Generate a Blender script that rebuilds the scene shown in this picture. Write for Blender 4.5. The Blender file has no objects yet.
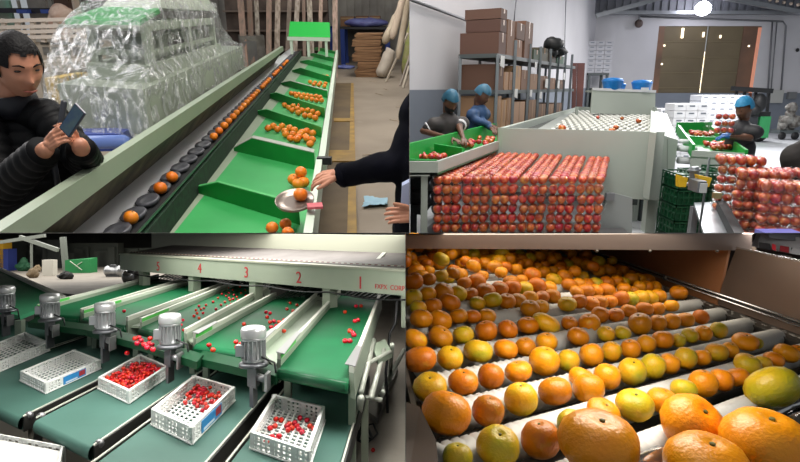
# Four machine halls shown side by side: a two by two set of real rooms seen by one camera.
import bpy, bmesh, math, random
from math import sin, cos, pi, radians, atan, atan2, sqrt
from mathutils import Vector, Matrix, noise
from mathutils.bvhtree import BVHTree
random.seed(7)
F = 560.0                                   # focal length in pixels of the 800 px wide frame
sc = bpy.context.scene
COL = sc.collection
CAM = Vector((0, 0, 2.0))
PITCH = atan((231-87)/F)
RIGHT = Vector((1, 0, 0)); UP = Vector((0, sin(PITCH), cos(PITCH))); FWD = Vector((0, cos(PITCH), -sin(PITCH)))

# ------------------------------------------------------------------ rooms
class Room:
    """A level hall: hy = height of its horizon, H = eye height above its floor."""
    def __init__(s, hy, H, slope=0.0):
        d1 = FWD*F + UP*(231-hy); d2 = RIGHT - UP*slope
        s.X = d2.normalized(); s.Z = s.X.cross(d1.normalized()).normalized(); s.Y = s.Z.cross(s.X)
        s.H = H
        s.M = Matrix.Translation(CAM) @ Matrix((s.X, s.Y, s.Z)).transposed().to_4x4() @ Matrix.Translation((0, 0, -H))
        s.objs = []
    def ray(s, px, py):
        d = RIGHT*(px-400) + UP*(231-py) + FWD*F
        return Vector((d.dot(s.X), d.dot(s.Y), d.dot(s.Z)))
    def P(s, px, py, z=0.0):
        d = s.ray(px, py); t = (z-s.H)/d.z
        return Vector((d.x*t, d.y*t, z))
    def D(s, px, py, y):
        d = s.ray(px, py); t = y/d.y
        return Vector((d.x*t, y, s.H+d.z*t))
    def up(s, p, py):
        """height at the plan position of p that stands at row py"""
        a = Vector((p[0], p[1], -s.H)); e = s.Z
        c = s.X*p[0] + s.Y*p[1]
        # (c + Z*h) -> row: 231 - F*dot(UP)/dot(FWD)
        k = (231-py)/F
        h = (k*c.dot(FWD) - c.dot(UP))/(e.dot(UP) - k*e.dot(FWD))
        return s.H + h
    def pix(s, p):
        w = s.X*p[0] + s.Y*p[1] + s.Z*(p[2]-s.H)
        f = w.dot(FWD)
        return 400+F*w.dot(RIGHT)/f, 231-F*w.dot(UP)/f
    def mpp(s, p):
        """metres per picture step at p"""
        w = s.X*p[0] + s.Y*p[1] + s.Z*(p[2]-s.H)
        return w.dot(FWD)/F

R1 = Room(13, 1.87); R2 = Room(87, 1.72); R3 = Room(227, 2.05); R4 = Room(169, 1.28, 0.0927)

# ------------------------------------------------------------------ materials
def lin(c):
    return c/12.92 if c <= .04045 else ((c+.055)/1.055)**2.4
def hexc(h):
    if not isinstance(h, str): return tuple(h)
    return tuple(lin(int(h[i:i+2], 16)/255) for i in (0, 2, 4))
MATS = {}
def mat(name, c, rough=.5, metal=0., c2=None, ns=5., nd=3., c3=None, bump=0., bs=None, spec=.5, emit=None, es=1., vary=0., trans=0., alpha=1., coat=0., coord='Object', stretch=None, thr=(.35, .65), hue=0.):
    if name in MATS: return MATS[name]
    m = bpy.data.materials.new(name); m.use_nodes = True; nt = m.node_tree; N = nt.nodes; L = nt.links
    b = N['Principled BSDF']; col = hexc(c)+(1,)
    b.inputs['Base Color'].default_value = col
    b.inputs['Roughness'].default_value = rough; b.inputs['Metallic'].default_value = metal
    b.inputs['Specular IOR Level'].default_value = spec
    b.inputs['Transmission Weight'].default_value = trans; b.inputs['Alpha'].default_value = alpha
    b.inputs['Coat Weight'].default_value = coat
    out = None
    tc = N.new('ShaderNodeTexCoord'); src = tc.outputs[coord]
    if stretch:
        mp = N.new('ShaderNodeMapping'); mp.inputs['Scale'].default_value = stretch; L.new(src, mp.inputs[0]); src = mp.outputs[0]
    if vary or hue:
        oi = N.new('ShaderNodeObjectInfo')
        ad = N.new('ShaderNodeVectorMath'); ad.operation = 'ADD'; cmb = N.new('ShaderNodeVectorMath'); cmb.operation = 'SCALE'
        L.new(oi.outputs['Random'], cmb.inputs['Scale']); cmb.inputs[0].default_value = (37., 61., 17.)
        L.new(src, ad.inputs[0]); L.new(cmb.outputs[0], ad.inputs[1]); src = ad.outputs[0]
    if c2 is not None:
        nz = N.new('ShaderNodeTexNoise'); nz.inputs['Scale'].default_value = ns; nz.inputs['Detail'].default_value = nd
        L.new(src, nz.inputs['Vector'])
        r = N.new('ShaderNodeValToRGB'); L.new(nz.outputs['Fac'], r.inputs[0])
        r.color_ramp.elements[0].position = thr[0]; r.color_ramp.elements[1].position = thr[1]
        r.color_ramp.elements[0].color = col; r.color_ramp.elements[1].color = hexc(c2)+(1,)
        if c3 is not None:
            e = r.color_ramp.elements.new(min(.98, thr[1]+.12)); e.color = hexc(c3)+(1,)
        out = r.outputs[0]
    if vary or hue:
        hs = N.new('ShaderNodeHueSaturation')
        if out: L.new(out, hs.inputs['Color'])
        else: hs.inputs['Color'].default_value = col
        mr = N.new('ShaderNodeMapRange'); L.new(oi.outputs['Random'], mr.inputs[0]); mr.inputs[3].default_value = 1-vary; mr.inputs[4].default_value = 1+vary
        L.new(mr.outputs[0], hs.inputs['Value'])
        if hue:
            mu = N.new('ShaderNodeMath'); mu.operation = 'MULTIPLY'; mu.inputs[1].default_value = 7.31; L.new(oi.outputs['Random'], mu.inputs[0])
            fr = N.new('ShaderNodeMath'); fr.operation = 'FRACT'; L.new(mu.outputs[0], fr.inputs[0])
            m2 = N.new('ShaderNodeMapRange'); L.new(fr.outputs[0], m2.inputs[0]); m2.inputs[3].default_value = .5-hue; m2.inputs[4].default_value = .5+hue
            L.new(m2.outputs[0], hs.inputs['Hue'])
        out = hs.outputs[0]
    if out: L.new(out, b.inputs['Base Color'])
    if bump:
        nb = N.new('ShaderNodeTexNoise'); nb.inputs['Scale'].default_value = bs or ns*4; nb.inputs['Detail'].default_value = 3
        L.new(src, nb.inputs['Vector'])
        bp = N.new('ShaderNodeBump'); bp.inputs['Strength'].default_value = bump; bp.inputs['Distance'].default_value = .01
        L.new(nb.outputs['Fac'], bp.inputs['Height']); L.new(bp.outputs[0], b.inputs['Normal'])
    if emit:
        b.inputs['Emission Color'].default_value = hexc(emit)+(1,); b.inputs['Emission Strength'].default_value = es
    MATS[name] = m
    return m

# ------------------------------------------------------------------ mesh builder (coordinates in the room's own metres)
class G:
    def __init__(s): s.v = []; s.f = []; s.m = []; s.sm = []; s.cur = 0
    def add(s, vs, fs, smooth=False):
        b = len(s.v); s.v += [Vector(v) for v in vs]
        for f in fs: s.f.append(tuple(b+i for i in f)); s.m.append(s.cur); s.sm.append(smooth)
        return s
    def mt(s, i): s.cur = i; return s
    def hexa(s, b, t):
        n = len(b)
        return s.add(list(b)+list(t), [tuple(range(n))[::-1], tuple(range(n, 2*n))]+[(i, (i+1) % n, n+(i+1) % n, n+i) for i in range(n)])
    def box(s, a, b):
        x0, y0, z0 = a; x1, y1, z1 = b
        return s.hexa([(x0, y0, z0), (x1, y0, z0), (x1, y1, z0), (x0, y1, z0)], [(x0, y0, z1), (x1, y0, z1), (x1, y1, z1), (x0, y1, z1)])
    def obox(s, c, ax, ay, h, sx, sy):
        """box on base centre c, ax / ay plan unit vectors"""
        c = Vector(c); ax = Vector(ax); ay = Vector(ay)
        q = [c-ax*sx/2-ay*sy/2, c+ax*sx/2-ay*sy/2, c+ax*sx/2+ay*sy/2, c-ax*sx/2+ay*sy/2]
        return s.hexa(q, [p+Vector((0, 0, h)) for p in q])
    def beam(s, a, b, w, h, up=(0, 0, 1)):
        """rectangular bar from a to b (centres)"""
        a = Vector(a); b = Vector(b); d = (b-a).normalized(); up = Vector(up)
        sd = d.cross(up)
        if sd.length < 1e-4: sd = d.cross(Vector((1, 0, 0)))
        sd.normalize(); u = sd.cross(d)
        q = lambda p: [p-sd*w/2-u*h/2, p+sd*w/2-u*h/2, p+sd*w/2+u*h/2, p-sd*w/2+u*h/2]
        return s.hexa(q(a), q(b))
    def tube(s, pts, r, n=8, smooth=True, caps=True):
        pts = [Vector(p) for p in pts]; rs = r if isinstance(r, (list, tuple)) else [r]*len(pts)
        rings = []; pu = None
        for i, p in enumerate(pts):
            d = (pts[min(i+1, len(pts)-1)]-pts[max(i-1, 0)]).normalized()
            if pu is None: pu = d.orthogonal().normalized()
            u = (pu-d*pu.dot(d)).normalized(); pu = u; w = d.cross(u)
            rings.append([p+u*rs[i]*cos(2*pi*k/n)+w*rs[i]*sin(2*pi*k/n) for k in range(n)])
        vs = [v for r_ in rings for v in r_]; fs = []
        for i in range(len(pts)-1):
            for k in range(n): fs.append((i*n+k, i*n+(k+1) % n, (i+1)*n+(k+1) % n, (i+1)*n+k))
        if caps: fs += [tuple(range(n))[::-1], tuple((len(pts)-1)*n+k for k in range(n))]
        return s.add(vs, fs, smooth)
    def lathe(s, prof, n=16, M=None, smooth=True, sx=1, sy=1):
        """prof: (r, z) list bottom to top"""
        M = M or Matrix.Identity(4); vs = []; fs = []
        for r, z in prof:
            for k in range(n): vs.append(M @ Vector((r*sx*cos(2*pi*k/n), r*sy*sin(2*pi*k/n), z)))
        for i in range(len(prof)-1):
            for k in range(n): fs.append((i*n+k, i*n+(k+1) % n, (i+1)*n+(k+1) % n, (i+1)*n+k))
        fs += [tuple(range(n))[::-1], tuple((len(prof)-1)*n+k for k in range(n))]
        return s.add(vs, fs, smooth)
    def ell(s, c, r, nu=12, nv=8, M=None):
        r = (r, r, r) if isinstance(r, (int, float)) else r
        M = M or Matrix.Identity(4); c = Vector(c); vs = [c+M @ Vector((0, 0, -r[2]))]
        for j in range(1, nv):
            a = -pi/2+pi*j/nv
            for k in range(nu): vs.append(c+M @ Vector((r[0]*cos(a)*cos(2*pi*k/nu), r[1]*cos(a)*sin(2*pi*k/nu), r[2]*sin(a))))
        vs.append(c+M @ Vector((0, 0, r[2]))); fs = []
        for k in range(nu):
            fs.append((0, 1+(k+1) % nu, 1+k)); t = len(vs)-1; b = 1+(nv-2)*nu
            fs.append((t, b+k, b+(k+1) % nu))
            for j in range(nv-2): fs.append((1+j*nu+k, 1+j*nu+(k+1) % nu, 1+(j+1)*nu+(k+1) % nu, 1+(j+1)*nu+k))
        return s.add(vs, fs, True)
    def cap(s, a, ra, b, rb, n=12):
        """tapered capsule"""
        a = Vector(a); b = Vector(b); L = (b-a).length or 1e-4; d = (b-a)/L
        q = d.to_track_quat('Z', 'Y').to_matrix().to_4x4(); M = Matrix.Translation(a) @ q
        prof = [(ra*sin(pi/2*i/4)+1e-5, -ra*cos(pi/2*i/4)) for i in range(5)]+[(rb*cos(pi/2*i/4)+1e-5, L+rb*sin(pi/2*i/4)) for i in range(5)]
        return s.lathe(prof, n, M)
    def chain(s, pts, rs, n=12):
        for i in range(len(pts)-1): s.cap(pts[i], rs[i], pts[i+1], rs[i+1], n)
        return s
    def sheet(s, rows, smooth=True, close=False):
        n = len(rows[0]); vs = [v for r in rows for v in r]; fs = []
        for i in range(len(rows)-1):
            for k in range(n if close else n-1): fs.append((i*n+k, i*n+(k+1) % n, (i+1)*n+(k+1) % n, (i+1)*n+k))
        return s.add(vs, fs, smooth)
    def slab(s, quad, th):
        """flat plate under quad (top corners, anticlockwise from above)"""
        q = [Vector(p) for p in quad]
        nr = (q[1]-q[0]).cross(q[-1]-q[0]).normalized()
        if nr.z < 0: nr = -nr
        return s.hexa([p-nr*th for p in q], q)
    def mesh(s, name, mats, org=(0, 0, 0), rz=0):
        org = Vector(org); Mi = (Matrix.Translation(org) @ Matrix.Rotation(rz, 4, 'Z')).inverted()
        me = bpy.data.meshes.new(name); me.from_pydata([Mi @ v for v in s.v], [], s.f); me.update()
        for m in mats if isinstance(mats, (list, tuple)) else [mats]: me.materials.append(m)
        me.polygons.foreach_set('material_index', s.m); me.polygons.foreach_set('use_smooth', s.sm)
        bm = bmesh.new(); bm.from_mesh(me); bmesh.ops.recalc_face_normals(bm, faces=bm.faces); bm.to_mesh(me); bm.free()
        return me

def fuse(g, name, vox, smooth=4, dec=None):
    """weld overlapping shapes of g into one continuous surface"""
    me = g.mesh(name, []); o = bpy.data.objects.new('tmp', me); COL.objects.link(o)
    r = o.modifiers.new('r', 'REMESH'); r.mode = 'VOXEL'; r.voxel_size = vox; r.use_smooth_shade = True
    s_ = o.modifiers.new('s', 'SMOOTH'); s_.factor = .5; s_.iterations = smooth
    bpy.context.view_layer.update(); dg = bpy.context.evaluated_depsgraph_get()
    m2 = bpy.data.meshes.new_from_object(o.evaluated_get(dg)); bpy.data.objects.remove(o)
    g2 = G(); g2.v = [v.co.copy() for v in m2.vertices]; g2.f = [tuple(p.vertices) for p in m2.polygons]; g2.m = [0]*len(g2.f); g2.sm = [True]*len(g2.f)
    bpy.data.meshes.remove(m2)
    return g2

# ------------------------------------------------------------------ objects
ROOM_OF = {}
def props(o, label=None, cat=None, group=None, kind=None):
    if label: o['label'] = label
    if cat: o['category'] = cat
    if group: o['group'] = group
    if kind: o['kind'] = kind
    return o
def root(room, name, label, cat, base=(0, 0, 0), group=None, rz=0):
    o = bpy.data.objects.new(name, None); o.empty_display_size = .1; COL.objects.link(o)
    o.matrix_world = room.M @ Matrix.Translation(Vector(base)) @ Matrix.Rotation(rz, 4, 'Z')
    o['_b'] = [*base, rz]; ROOM_OF[o.name] = room; room.objs.append(o)
    return props(o, label, cat, group)
def base_of(o):
    while o.parent: o = o.parent
    b = o['_b']; return Vector(b[:3]), b[3]
def part(parent, name, g, mats, label=None, kind=None):
    b, rz = base_of(parent)
    o = bpy.data.objects.new(name, g.mesh(name, mats, b, rz)); COL.objects.link(o); o.parent = parent
    if label: o['label'] = label
    if kind: o['kind'] = kind
    return o
def single(room, name, g, mats, label, cat, base=None, group=None, kind=None, rz=0):
    if base is None:
        n = len(g.v); base = Vector((sum(v.x for v in g.v)/n, sum(v.y for v in g.v)/n, min(v.z for v in g.v)))
    o = bpy.data.objects.new(name, g.mesh(name, mats, base, rz)); COL.objects.link(o)
    o.matrix_world = room.M @ Matrix.Translation(Vector(base)) @ Matrix.Rotation(rz, 4, 'Z')
    o['_b'] = [*base, rz]; room.objs.append(o)
    return props(o, label, cat, group, kind)
def setting(room, name, g, mats):
    o = single(room, name, g, mats, None, None, base=(0, 0, 0)); o['kind'] = 'structure'; return o
def place(room, o, p, rot=None, scale=1.):
    o.matrix_world = room.M @ Matrix.Translation(Vector(p)) @ (rot or Matrix.Identity(4)) @ Matrix.Diagonal((scale, scale, scale, 1)) if not isinstance(scale, tuple) else room.M @ Matrix.Translation(Vector(p)) @ (rot or Matrix.Identity(4)) @ Matrix.Diagonal((*scale, 1))
    o['_b'] = [*p, 0]
def copy_of(room, src, p, rot=None, scale=1., label=None, group=None):
    """a copy of a thing with copies of its parts and their sub-parts"""
    r = src.copy(); COL.objects.link(r); place(room, r, p, rot, scale); room.objs.append(r)
    if label: r['label'] = label
    if group: r['group'] = group
    for ch in src.children:
        c = ch.copy(); COL.objects.link(c); c.parent = r
        for g_ in ch.children:
            d = g_.copy(); COL.objects.link(d); d.parent = c
    return r
def rrot(amt=pi, tilt=.5):
    return Matrix.Rotation(random.uniform(-amt, amt), 4, 'Z') @ Matrix.Rotation(random.uniform(-tilt, tilt), 4, 'X') @ Matrix.Rotation(random.uniform(-tilt, tilt), 4, 'Y')
def V(*a): return Vector(a)
def lerp(a, b, t): return Vector(a)*(1-t)+Vector(b)*t

def text_part(parent, name, s, p, xd, zd, size, m, depth=.002, font_bold=False):
    """raised lettering with its lower left corner at p"""
    c = bpy.data.curves.new(name, 'FONT'); c.body = s; c.size = size; c.extrude = depth
    if font_bold: c.offset = size*.015
    o = bpy.data.objects.new('tmp', c); COL.objects.link(o); bpy.context.view_layer.update()
    me = bpy.data.meshes.new_from_object(o.evaluated_get(bpy.context.evaluated_depsgraph_get())); bpy.data.objects.remove(o)
    xd = Vector(xd).normalized(); zd = Vector(zd).normalized(); nd = xd.cross(zd)
    g = G(); g.add([Vector(p)+xd*v.co.x+zd*v.co.y+nd*v.co.z for v in me.vertices], [tuple(q.vertices) for q in me.polygons])
    return part(parent, name, g, m)

# ------------------------------------------------------------------ people
def head_geo(c, yaw, pitch, s=1., roll=0., mask=False):
    """head with face; returns G of skin, hair shell function basis"""
    M = Matrix.Translation(Vector(c)) @ Matrix.Rotation(yaw, 4, 'Z') @ Matrix.Rotation(pitch, 4, 'X') @ Matrix.Rotation(roll, 4, 'Y') @ Matrix.Scale(s, 4)
    def rad(th, ph):    # th azimuth, 0 = face (-Y), ph elevation
        d = Vector((sin(th)*cos(ph), -cos(th)*cos(ph), sin(ph)))
        p = Vector((d.x*.076, d.y*.096, d.z*.118))
        if d.y < 0 and p.z < 0:
            t = min(1, -p.z/.118); p.x *= 1-.30*t**1.3; p.y *= 1+.06*t
        if p.z < -.02 and d.y > 0: p.y *= 1-.35*min(1, (-p.z-.02)/.09)
        fx, fz = p.x, p.z
        if d.y < 0:
            f = lambda x, z, sx, sz: math.exp(-((fx-x)/sx)**2-((fz-z)/sz)**2)
            p.y -= .025*f(0, -.026, .011, .012)+.015*f(0, -.008, .008, .024)     # nose
            p.y -= .006*f(0, .030, .045, .010)                                   # brow
            for sx in (-1, 1): p.y += .011*f(sx*.030, .010, .017, .011); p.y -= .005*f(sx*.040, -.020, .018, .014)
            p.y -= .008*f(0, -.058, .022, .007)+.006*f(0, -.067, .018, .006)     # lips
            p.y += .004*f(0, -.0625, .022, .002)
            p.y -= .008*f(0, -.092, .022, .014)                                  # chin
        return p
    return M, rad
def head_mesh(g, M, rad, nu=48, nv=36, lo=-pi/2, hi=pi/2, grow=1., keep=None):
    rows = []
    for j in range(nv+1):
        ph = lo+(hi-lo)*j/nv
        rows.append([M @ (rad(2*pi*k/nu-pi, ph*.9999)*grow) for k in range(nu)])
    n = nu; vs = [v for r in rows for v in r]; fs = []
    for j in range(nv):
        for k in range(nu):
            th = 2*pi*(k+.5)/nu-pi; ph = lo+(hi-lo)*(j+.5)/nv
            if keep and not keep(th, ph): continue
            fs.append((j*n+k, j*n+(k+1) % n, (j+1)*n+(k+1) % n, (j+1)*n+k))
    g.add(vs, fs, True); return g
def hand_geo(g, wrist, dirv, normal, side, curl=.5, s=1., spread=.12, thumb=None, curls=None):
    """palm with five fingers; dirv = where the fingers point, normal = back of the hand, side = +1 thumb towards dirv x normal"""
    w = Vector(wrist); d = Vector(dirv).normalized(); n = Vector(normal); n = (n-d*n.dot(d)).normalized(); x = d.cross(n)*side
    g.cap(w-d*.02*s, .026*s, w+d*.02*s, .026*s)
    for t in (-.030, -.012, .010, .030):
        g.cap(w+d*.018*s+x*t*.7*s, .0165*s, w+d*.082*s+x*t*s, .0125*s, 8)
    lens = [(.030, (.040, .024, .020)), (.010, (.045, .028, .021)), (-.012, (.042, .026, .020)), (-.030, (.033, .020, .018))]
    for i, (t, ls) in enumerate(lens):
        p = w+d*.084*s+x*t*s; a = 0; r = .0098*s
        cu = curls[i] if curls else curl
        for k, l in enumerate(ls):
            a += cu*(.7 if k == 0 else 1.)
            dd = (d*cos(a)-n*sin(a)+x*(t/.03)*spread*(.6 if k == 0 else .3)).normalized()
            q = p+dd*l*s; g.cap(p, r, q, r*.9, 8); p = q; r *= .9
    td = thumb or (d*.55+x*.75-n*.35)
    td = Vector(td).normalized(); p = w+d*.022*s+x*.024*s
    q = p+td*.042*s; g.cap(p, .0155*s, q, .012*s, 8)
    td2 = (td*.8+d*.5-n*.2).normalized(); q2 = q+td2*.032*s; g.cap(q, .012*s, q2, .0105*s, 8)
    q3 = q2+(td2*.8+d*.3).normalized()*.024*s; g.cap(q2, .0105*s, q3, .0088*s, 8)
    return g
# ================================================================== HALL 1: orange sorting line, wrapped machine, two men
def Z1(x, y, z=0.): return R1.P(x/1.951, y/1.951, z)
dL = R1.ray(334, 13); dL = Vector((dL.x, dL.y, 0)).normalized()
dC = V(dL.y, -dL.x, 0)
m_rail = mat('pale_green_paint', '96a18c', .4, c2='8d9984', ns=2, bump=.03)
m_railtop = m_rail
m_steel = mat('brushed_steel', '9b9b9b', .32, .75, c2='8a8a8c', ns=3, stretch=(1, .05, 1))
m_steel2 = mat('worn_steel', '8f8d88', .4, .7, c2='77736c', ns=6)
m_green = mat('tray_green', '158a37', .45, c2='127d30', ns=4, bump=.02)
m_green_lt = mat('tray_floor_green', '38a457', .5, c2='30984e', ns=3)
m_dkgreen = mat('dark_green_plastic', '0f4526', .5)
m_black = mat('black_rubber', '17181a', .55)
m_cup = mat('cup_grey', '4b4c52', .5)
m_rim = mat('rim_white', 'c9d6c4', .45)
m_greytop = mat('divider_grey_edge', 'a9aba0', .5)
m_conc1 = mat('hall_concrete', 'a39585', .7, c2='938676', ns=.9, nd=8, c3='b0a493', bump=.08, bs=9)
m_orange = mat('orange_peel', 'f07c14', .42, c2='ee8a22', ns=9, vary=.06, hue=.006, bump=.12, bs=70)
m_stem = mat('stem_button', '5d5a22', .7)

# ---- setting
g = G(); g.box((-15, .3, -.05), (10, 26, 0)); setting(R1, 'floor', g, m_conc1)
m_wall1 = mat('corrugated_sheet', 'a09b92', .6, c2='86817a', ns=1.2)
g = G()
for i in range(90):
    x = -14+i*.3; g.box((x, 24.0, 0), (x+.18, 24.12, 6)); g.box((x+.15, 24.05, 0), (x+.3, 24.1, 6))
setting(R1, 'wall_back', g, m_wall1)
# timber shoulder beside the line with yellow kerb
tw = R1.P
m_ply = mat('dusty_plywood', '6f5b3c', .7, c2='5b4930', ns=2, nd=6)
m_yel = mat('yellow_kerb_paint', 'b08a35', .6, c2='8f6f31', ns=5)
t = root(R1, 'timber_platform', 'low dusty plywood platform with yellow kerb beside the green trays', 'platform', R1.P(345, 160, 0))
h = .16
a = [R1.P(300, 240, h), R1.P(347, 240, h), R1.P(351, 83, h), R1.P(335, 83, h)]
g = G(); g.hexa([V(p.x, p.y, .0) for p in a], a); part(t, 'board', g, m_ply)
b = [R1.P(347, 240, h+.01), R1.P(357, 240, h+.01), R1.P(353.5, 83, h+.01), R1.P(351, 83, h+.01)]
g = G(); g.hexa([V(p.x, p.y, .0) for p in b], b); part(t, 'kerb', g, m_yel, 'yellow painted kerb')
for (ya, yb, x0, x1) in ((150, 161, 328, 355.5), (118, 121, 334, 353)):
    q = [R1.P(x0, yb, h+.015), R1.P(x1, yb, h+.015), R1.P(x1-.3, ya, h+.015), R1.P(x0, ya, h+.015)]
    g = G(); g.hexa([V(p.x, p.y, h) for p in q], q); part(t, 'cross_strip', g, m_yel, 'yellow strip across the platform')

# ---- sorting line
line = root(R1, 'sorting_line', 'long pale green sorting line with black cup chain and green outlet trays', 'sorting machine', R1.P(150, 232, 0))
def lon(px, py, z, ya=1.35, far=15.5):
    p = R1.P(px, py, z)
    return p+dL*((ya-p.y)/dL.y), p+dL*((far-p.y)/dL.y)
def strip(name, pts, mats, th=None, far=15.5, near=1.35, label=None, parent=None):
    """section given as (px, py, z) corner list, drawn along the line"""
    ab = [lon(x, y, z, near, far) for x, y, z in pts]
    g = G(); g.hexa([p[0] for p in ab], [p[1] for p in ab])
    return part(parent or line, name, g, mats, label)
zr = 1.28
pa, pb = R1.P(0, 220.6, zr), R1.P(0, 231.8, zr)
ab = [lon(0, 220.6, zr, .9, 11.2), lon(0, 231.8, zr, .9, 11.2)]
g = G(); dn = V(0, 0, -.085)
g.hexa([ab[0][0]+dn, ab[1][0]+dn, ab[1][1]+dn, ab[0][1]+dn], [ab[0][0], ab[1][0], ab[1][1], ab[0][1]]); part(line, 'guide_rail', g, m_rail)
ri0, ri1 = ab[1]
fl0, fl1 = lon(60, 233, .99, .9, 11.2); g = G(); g.hexa([ri0+dn-dC*.05+V(0, 0, -.03), fl0+V(0, 0, -.06), fl1+V(0, 0, -.06), ri1+dn-dC*.05+V(0, 0, -.03)], [ri0+dn-dC*.05, fl0+V(0, 0, -.02), fl1+V(0, 0, -.02), ri1+dn-dC*.05]); part(line, 'inner_ledge', g, mat('dirty_ledge', '6b6350', .7, c2='3c372e', ns=7, nd=5))
strip('steel_cover', [(61, 233, .99), (110, 233, .93), (110, 233, .90), (61, 233, .93)], mat('cover_steel', 'd2d2d4', .42, .15, c2='c4c4c8', ns=3, stretch=(1, .05, 1)))
strip('cover_flange', [(59, 233, 1.0), (62.5, 233, 1.0), (62.5, 233, .93), (59, 233, .93)], mat('bright_edge', 'c6cac6', .35, .3))
strip('chain_bed', [(110, 233, .925), (136, 233, .925), (136, 233, .88), (110, 233, .88)], m_black)
strip('chain_guard', [(136.5, 233, .955), (139.5, 233, .955), (150, 233, .80), (146, 233, .80)], m_dkgreen, label='dark green guard beside the cups')
strip('shadow_fringe', [(139.5, 233, .93), (146, 233, .93), (171, 233, .79), (150, 233, .79)], mat('fringe_shadow_green', '0c2415', .9, c2='123a20', ns=30))  # dark fringe with the guard's shadow put into its colour
# under-structure so the line stands on the floor
ab = [lon(30, 233, .82), lon(300, 233, .78)]
g = G(); g.hexa([V(p.x, p.y, .55) for p in (ab[0][0], ab[1][0], ab[1][1], ab[0][1])], [ab[0][0], ab[1][0], ab[1][1], ab[0][1]]); part(line, 'carcass', g, m_rail)
for k in range(5):
    for q in (0, .72):
        p = lerp(lerp(ab[0][0], ab[1][0], q), lerp(ab[0][1], ab[1][1], q), .06+.2*k); g = G(); g.obox((p.x, p.y, 0), dC, dL, .56, .08, .08); part(line, 'leg', g, m_rail)
# tray floor
zf = .80
fl = [R1.P(171, 233, zf)-dL*.6, R1.P(304, 233, zf)-dL*.6, R1.P(335, 51, zf), R1.P(319, 51, zf)]
g = G(); g.slab(fl, .015); part(line, 'tray_floor', g, m_green_lt, 'light green tray floor')
# rim on the aisle side (white edge, two slightly offset lengths)
zt = .93
def rim(a, b, w1, w2, name='rim'):
    g = G(); p, q = R1.P(*a, zt), R1.P(*b, zt); p2 = R1.P(a[0]+w1, a[1], zt); q2 = R1.P(b[0]+w2, b[1], zt)
    g.hexa([V(v.x, v.y, zt-.17) for v in (p, p2, q2, q)], [p, p2, q2, q]); return part(line, name, g, m_rim, 'white steel rim along the trays')
rim((302, 240), (316.5, 157), 9.5, 6); rim((318.5, 156), (336, 50), 6.5, 2)
g = G(); p = R1.P(317, 157, zt+.01); g.obox(p+V(.05, 0, -.05), (1, 0, 0), (0, 1, 0), .05, .10, .05); part(line, 'rim_clamp', g, m_black)
# tray dividers
DV = [((194, 192), (223, 183), (306, 205), (300, 225), 1), ((234, 151), (255.6, 134.6), (320.5, 153), (315, 170), 3), ((256, 114), (269, 110), (324, 127.5), (322, 138), 1), ((266.5, 97), (279, 93), (326.5, 108.5), (325, 118), 1),
      ((281, 84.6), (292, 81), (328.8, 91), (327.5, 98), 2.2), ((292, 72), (302, 68), (331, 77), (330, 82.5), 1), ((300, 62.5), (310, 60), (333, 66.6), (332, 71), 1), ((307, 55), (314, 53), (335, 58), (334, 62), 1.5), ((313, 49.5), (318, 48), (336, 51.5), (335.5, 54), 1)]
for k, (BL, PK, TR, BR, w) in enumerate(DV):
    bl = R1.P(*BL, zf); br = R1.P(*BR, zf)
    pk = bl+(br-bl)*((PK[0]-BL[0])/(BR[0]-BL[0]))
    zp = min(zt+.01, R1.up(pk, PK[1])); 
    top_r = V(br.x, br.y, min(zt, R1.up(br, TR[1]))); th = dL*.02*w
    lo = V(bl.x, bl.y, zf+.025); hi = V(pk.x, pk.y, max(zp, zf+.09))
    g = G(); g.mt(0)
    g.hexa([bl, br, top_r, hi, lo], [p+th for p in (bl, br, top_r, hi, lo)])
    part(line, 'tray_divider', g, m_green)
    g = G(); e = V(0, 0, .006)
    g.hexa([lo, hi, hi+th*1.6, lo+th*1.6], [p+e for p in (lo, hi, hi+th*1.6, lo+th*1.6)]); g.hexa([hi, top_r, top_r+th*1.6, hi+th*1.6], [p+e for p in (hi, top_r, top_r+th*1.6, hi+th*1.6)])
    part(line, 'divider_edge', g, m_greytop if w > 1.4 else mat('divider_light_edge', '4fae62', .5))
# end hopper at the far end
e0 = R1.P(283, 50, 1.0); 
g = G(); y = e0.y-.6
g.hexa([R1.D(290, 21.5, y), R1.D(329.5, 22.5, y), R1.D(330, 37.5, y-.3), R1.D(288.5, 36.5, y-.3)], [p+V(0, .05, 0) for p in (R1.D(290, 21.5, y), R1.D(329.5, 22.5, y), R1.D(330, 37.5, y-.3), R1.D(288.5, 36.5, y-.3))])
part(line, 'feed_hopper', g, mat('bright_green_sheet', '29c24c', .45), 'bright green sheet at the far feed end')
g = G(); g.beam(R1.D(287.5, 38.5, y-.32), R1.D(330, 39.5, y-.32), .08, .08); 
for px in (291, 308, 326): g.beam(R1.D(px, 38, y-.3), V(R1.D(px, 38, y-.3).x, y-.3, .9), .06, .06)
part(line, 'hopper_frame', g, m_rim)
# cups
ct = .925
c1 = R1.P(160.5, 191.5, ct); c2_ = R1.P(172, 180.5, ct); pitch = (c2_-c1).length
n0 = -int((c1.y-1.5)/dL.y/pitch)
for k in range(n0, int((14.5-c1.y)/dL.y/pitch)):
    p = c1+dL*pitch*k
    if k > 62: break
    g = G(); Mx = Matrix.Translation(p) @ Matrix((dC, dL, V(0, 0, 1))).transposed().to_4x4()
    g.lathe([(.046, 0), (.058, .022), (.050, .034), (.030, .020), (.01, .016)], 12, Mx, sx=1.0, sy=pitch/.125)
    part(line, 'fruit_cup', g, m_cup)

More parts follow.
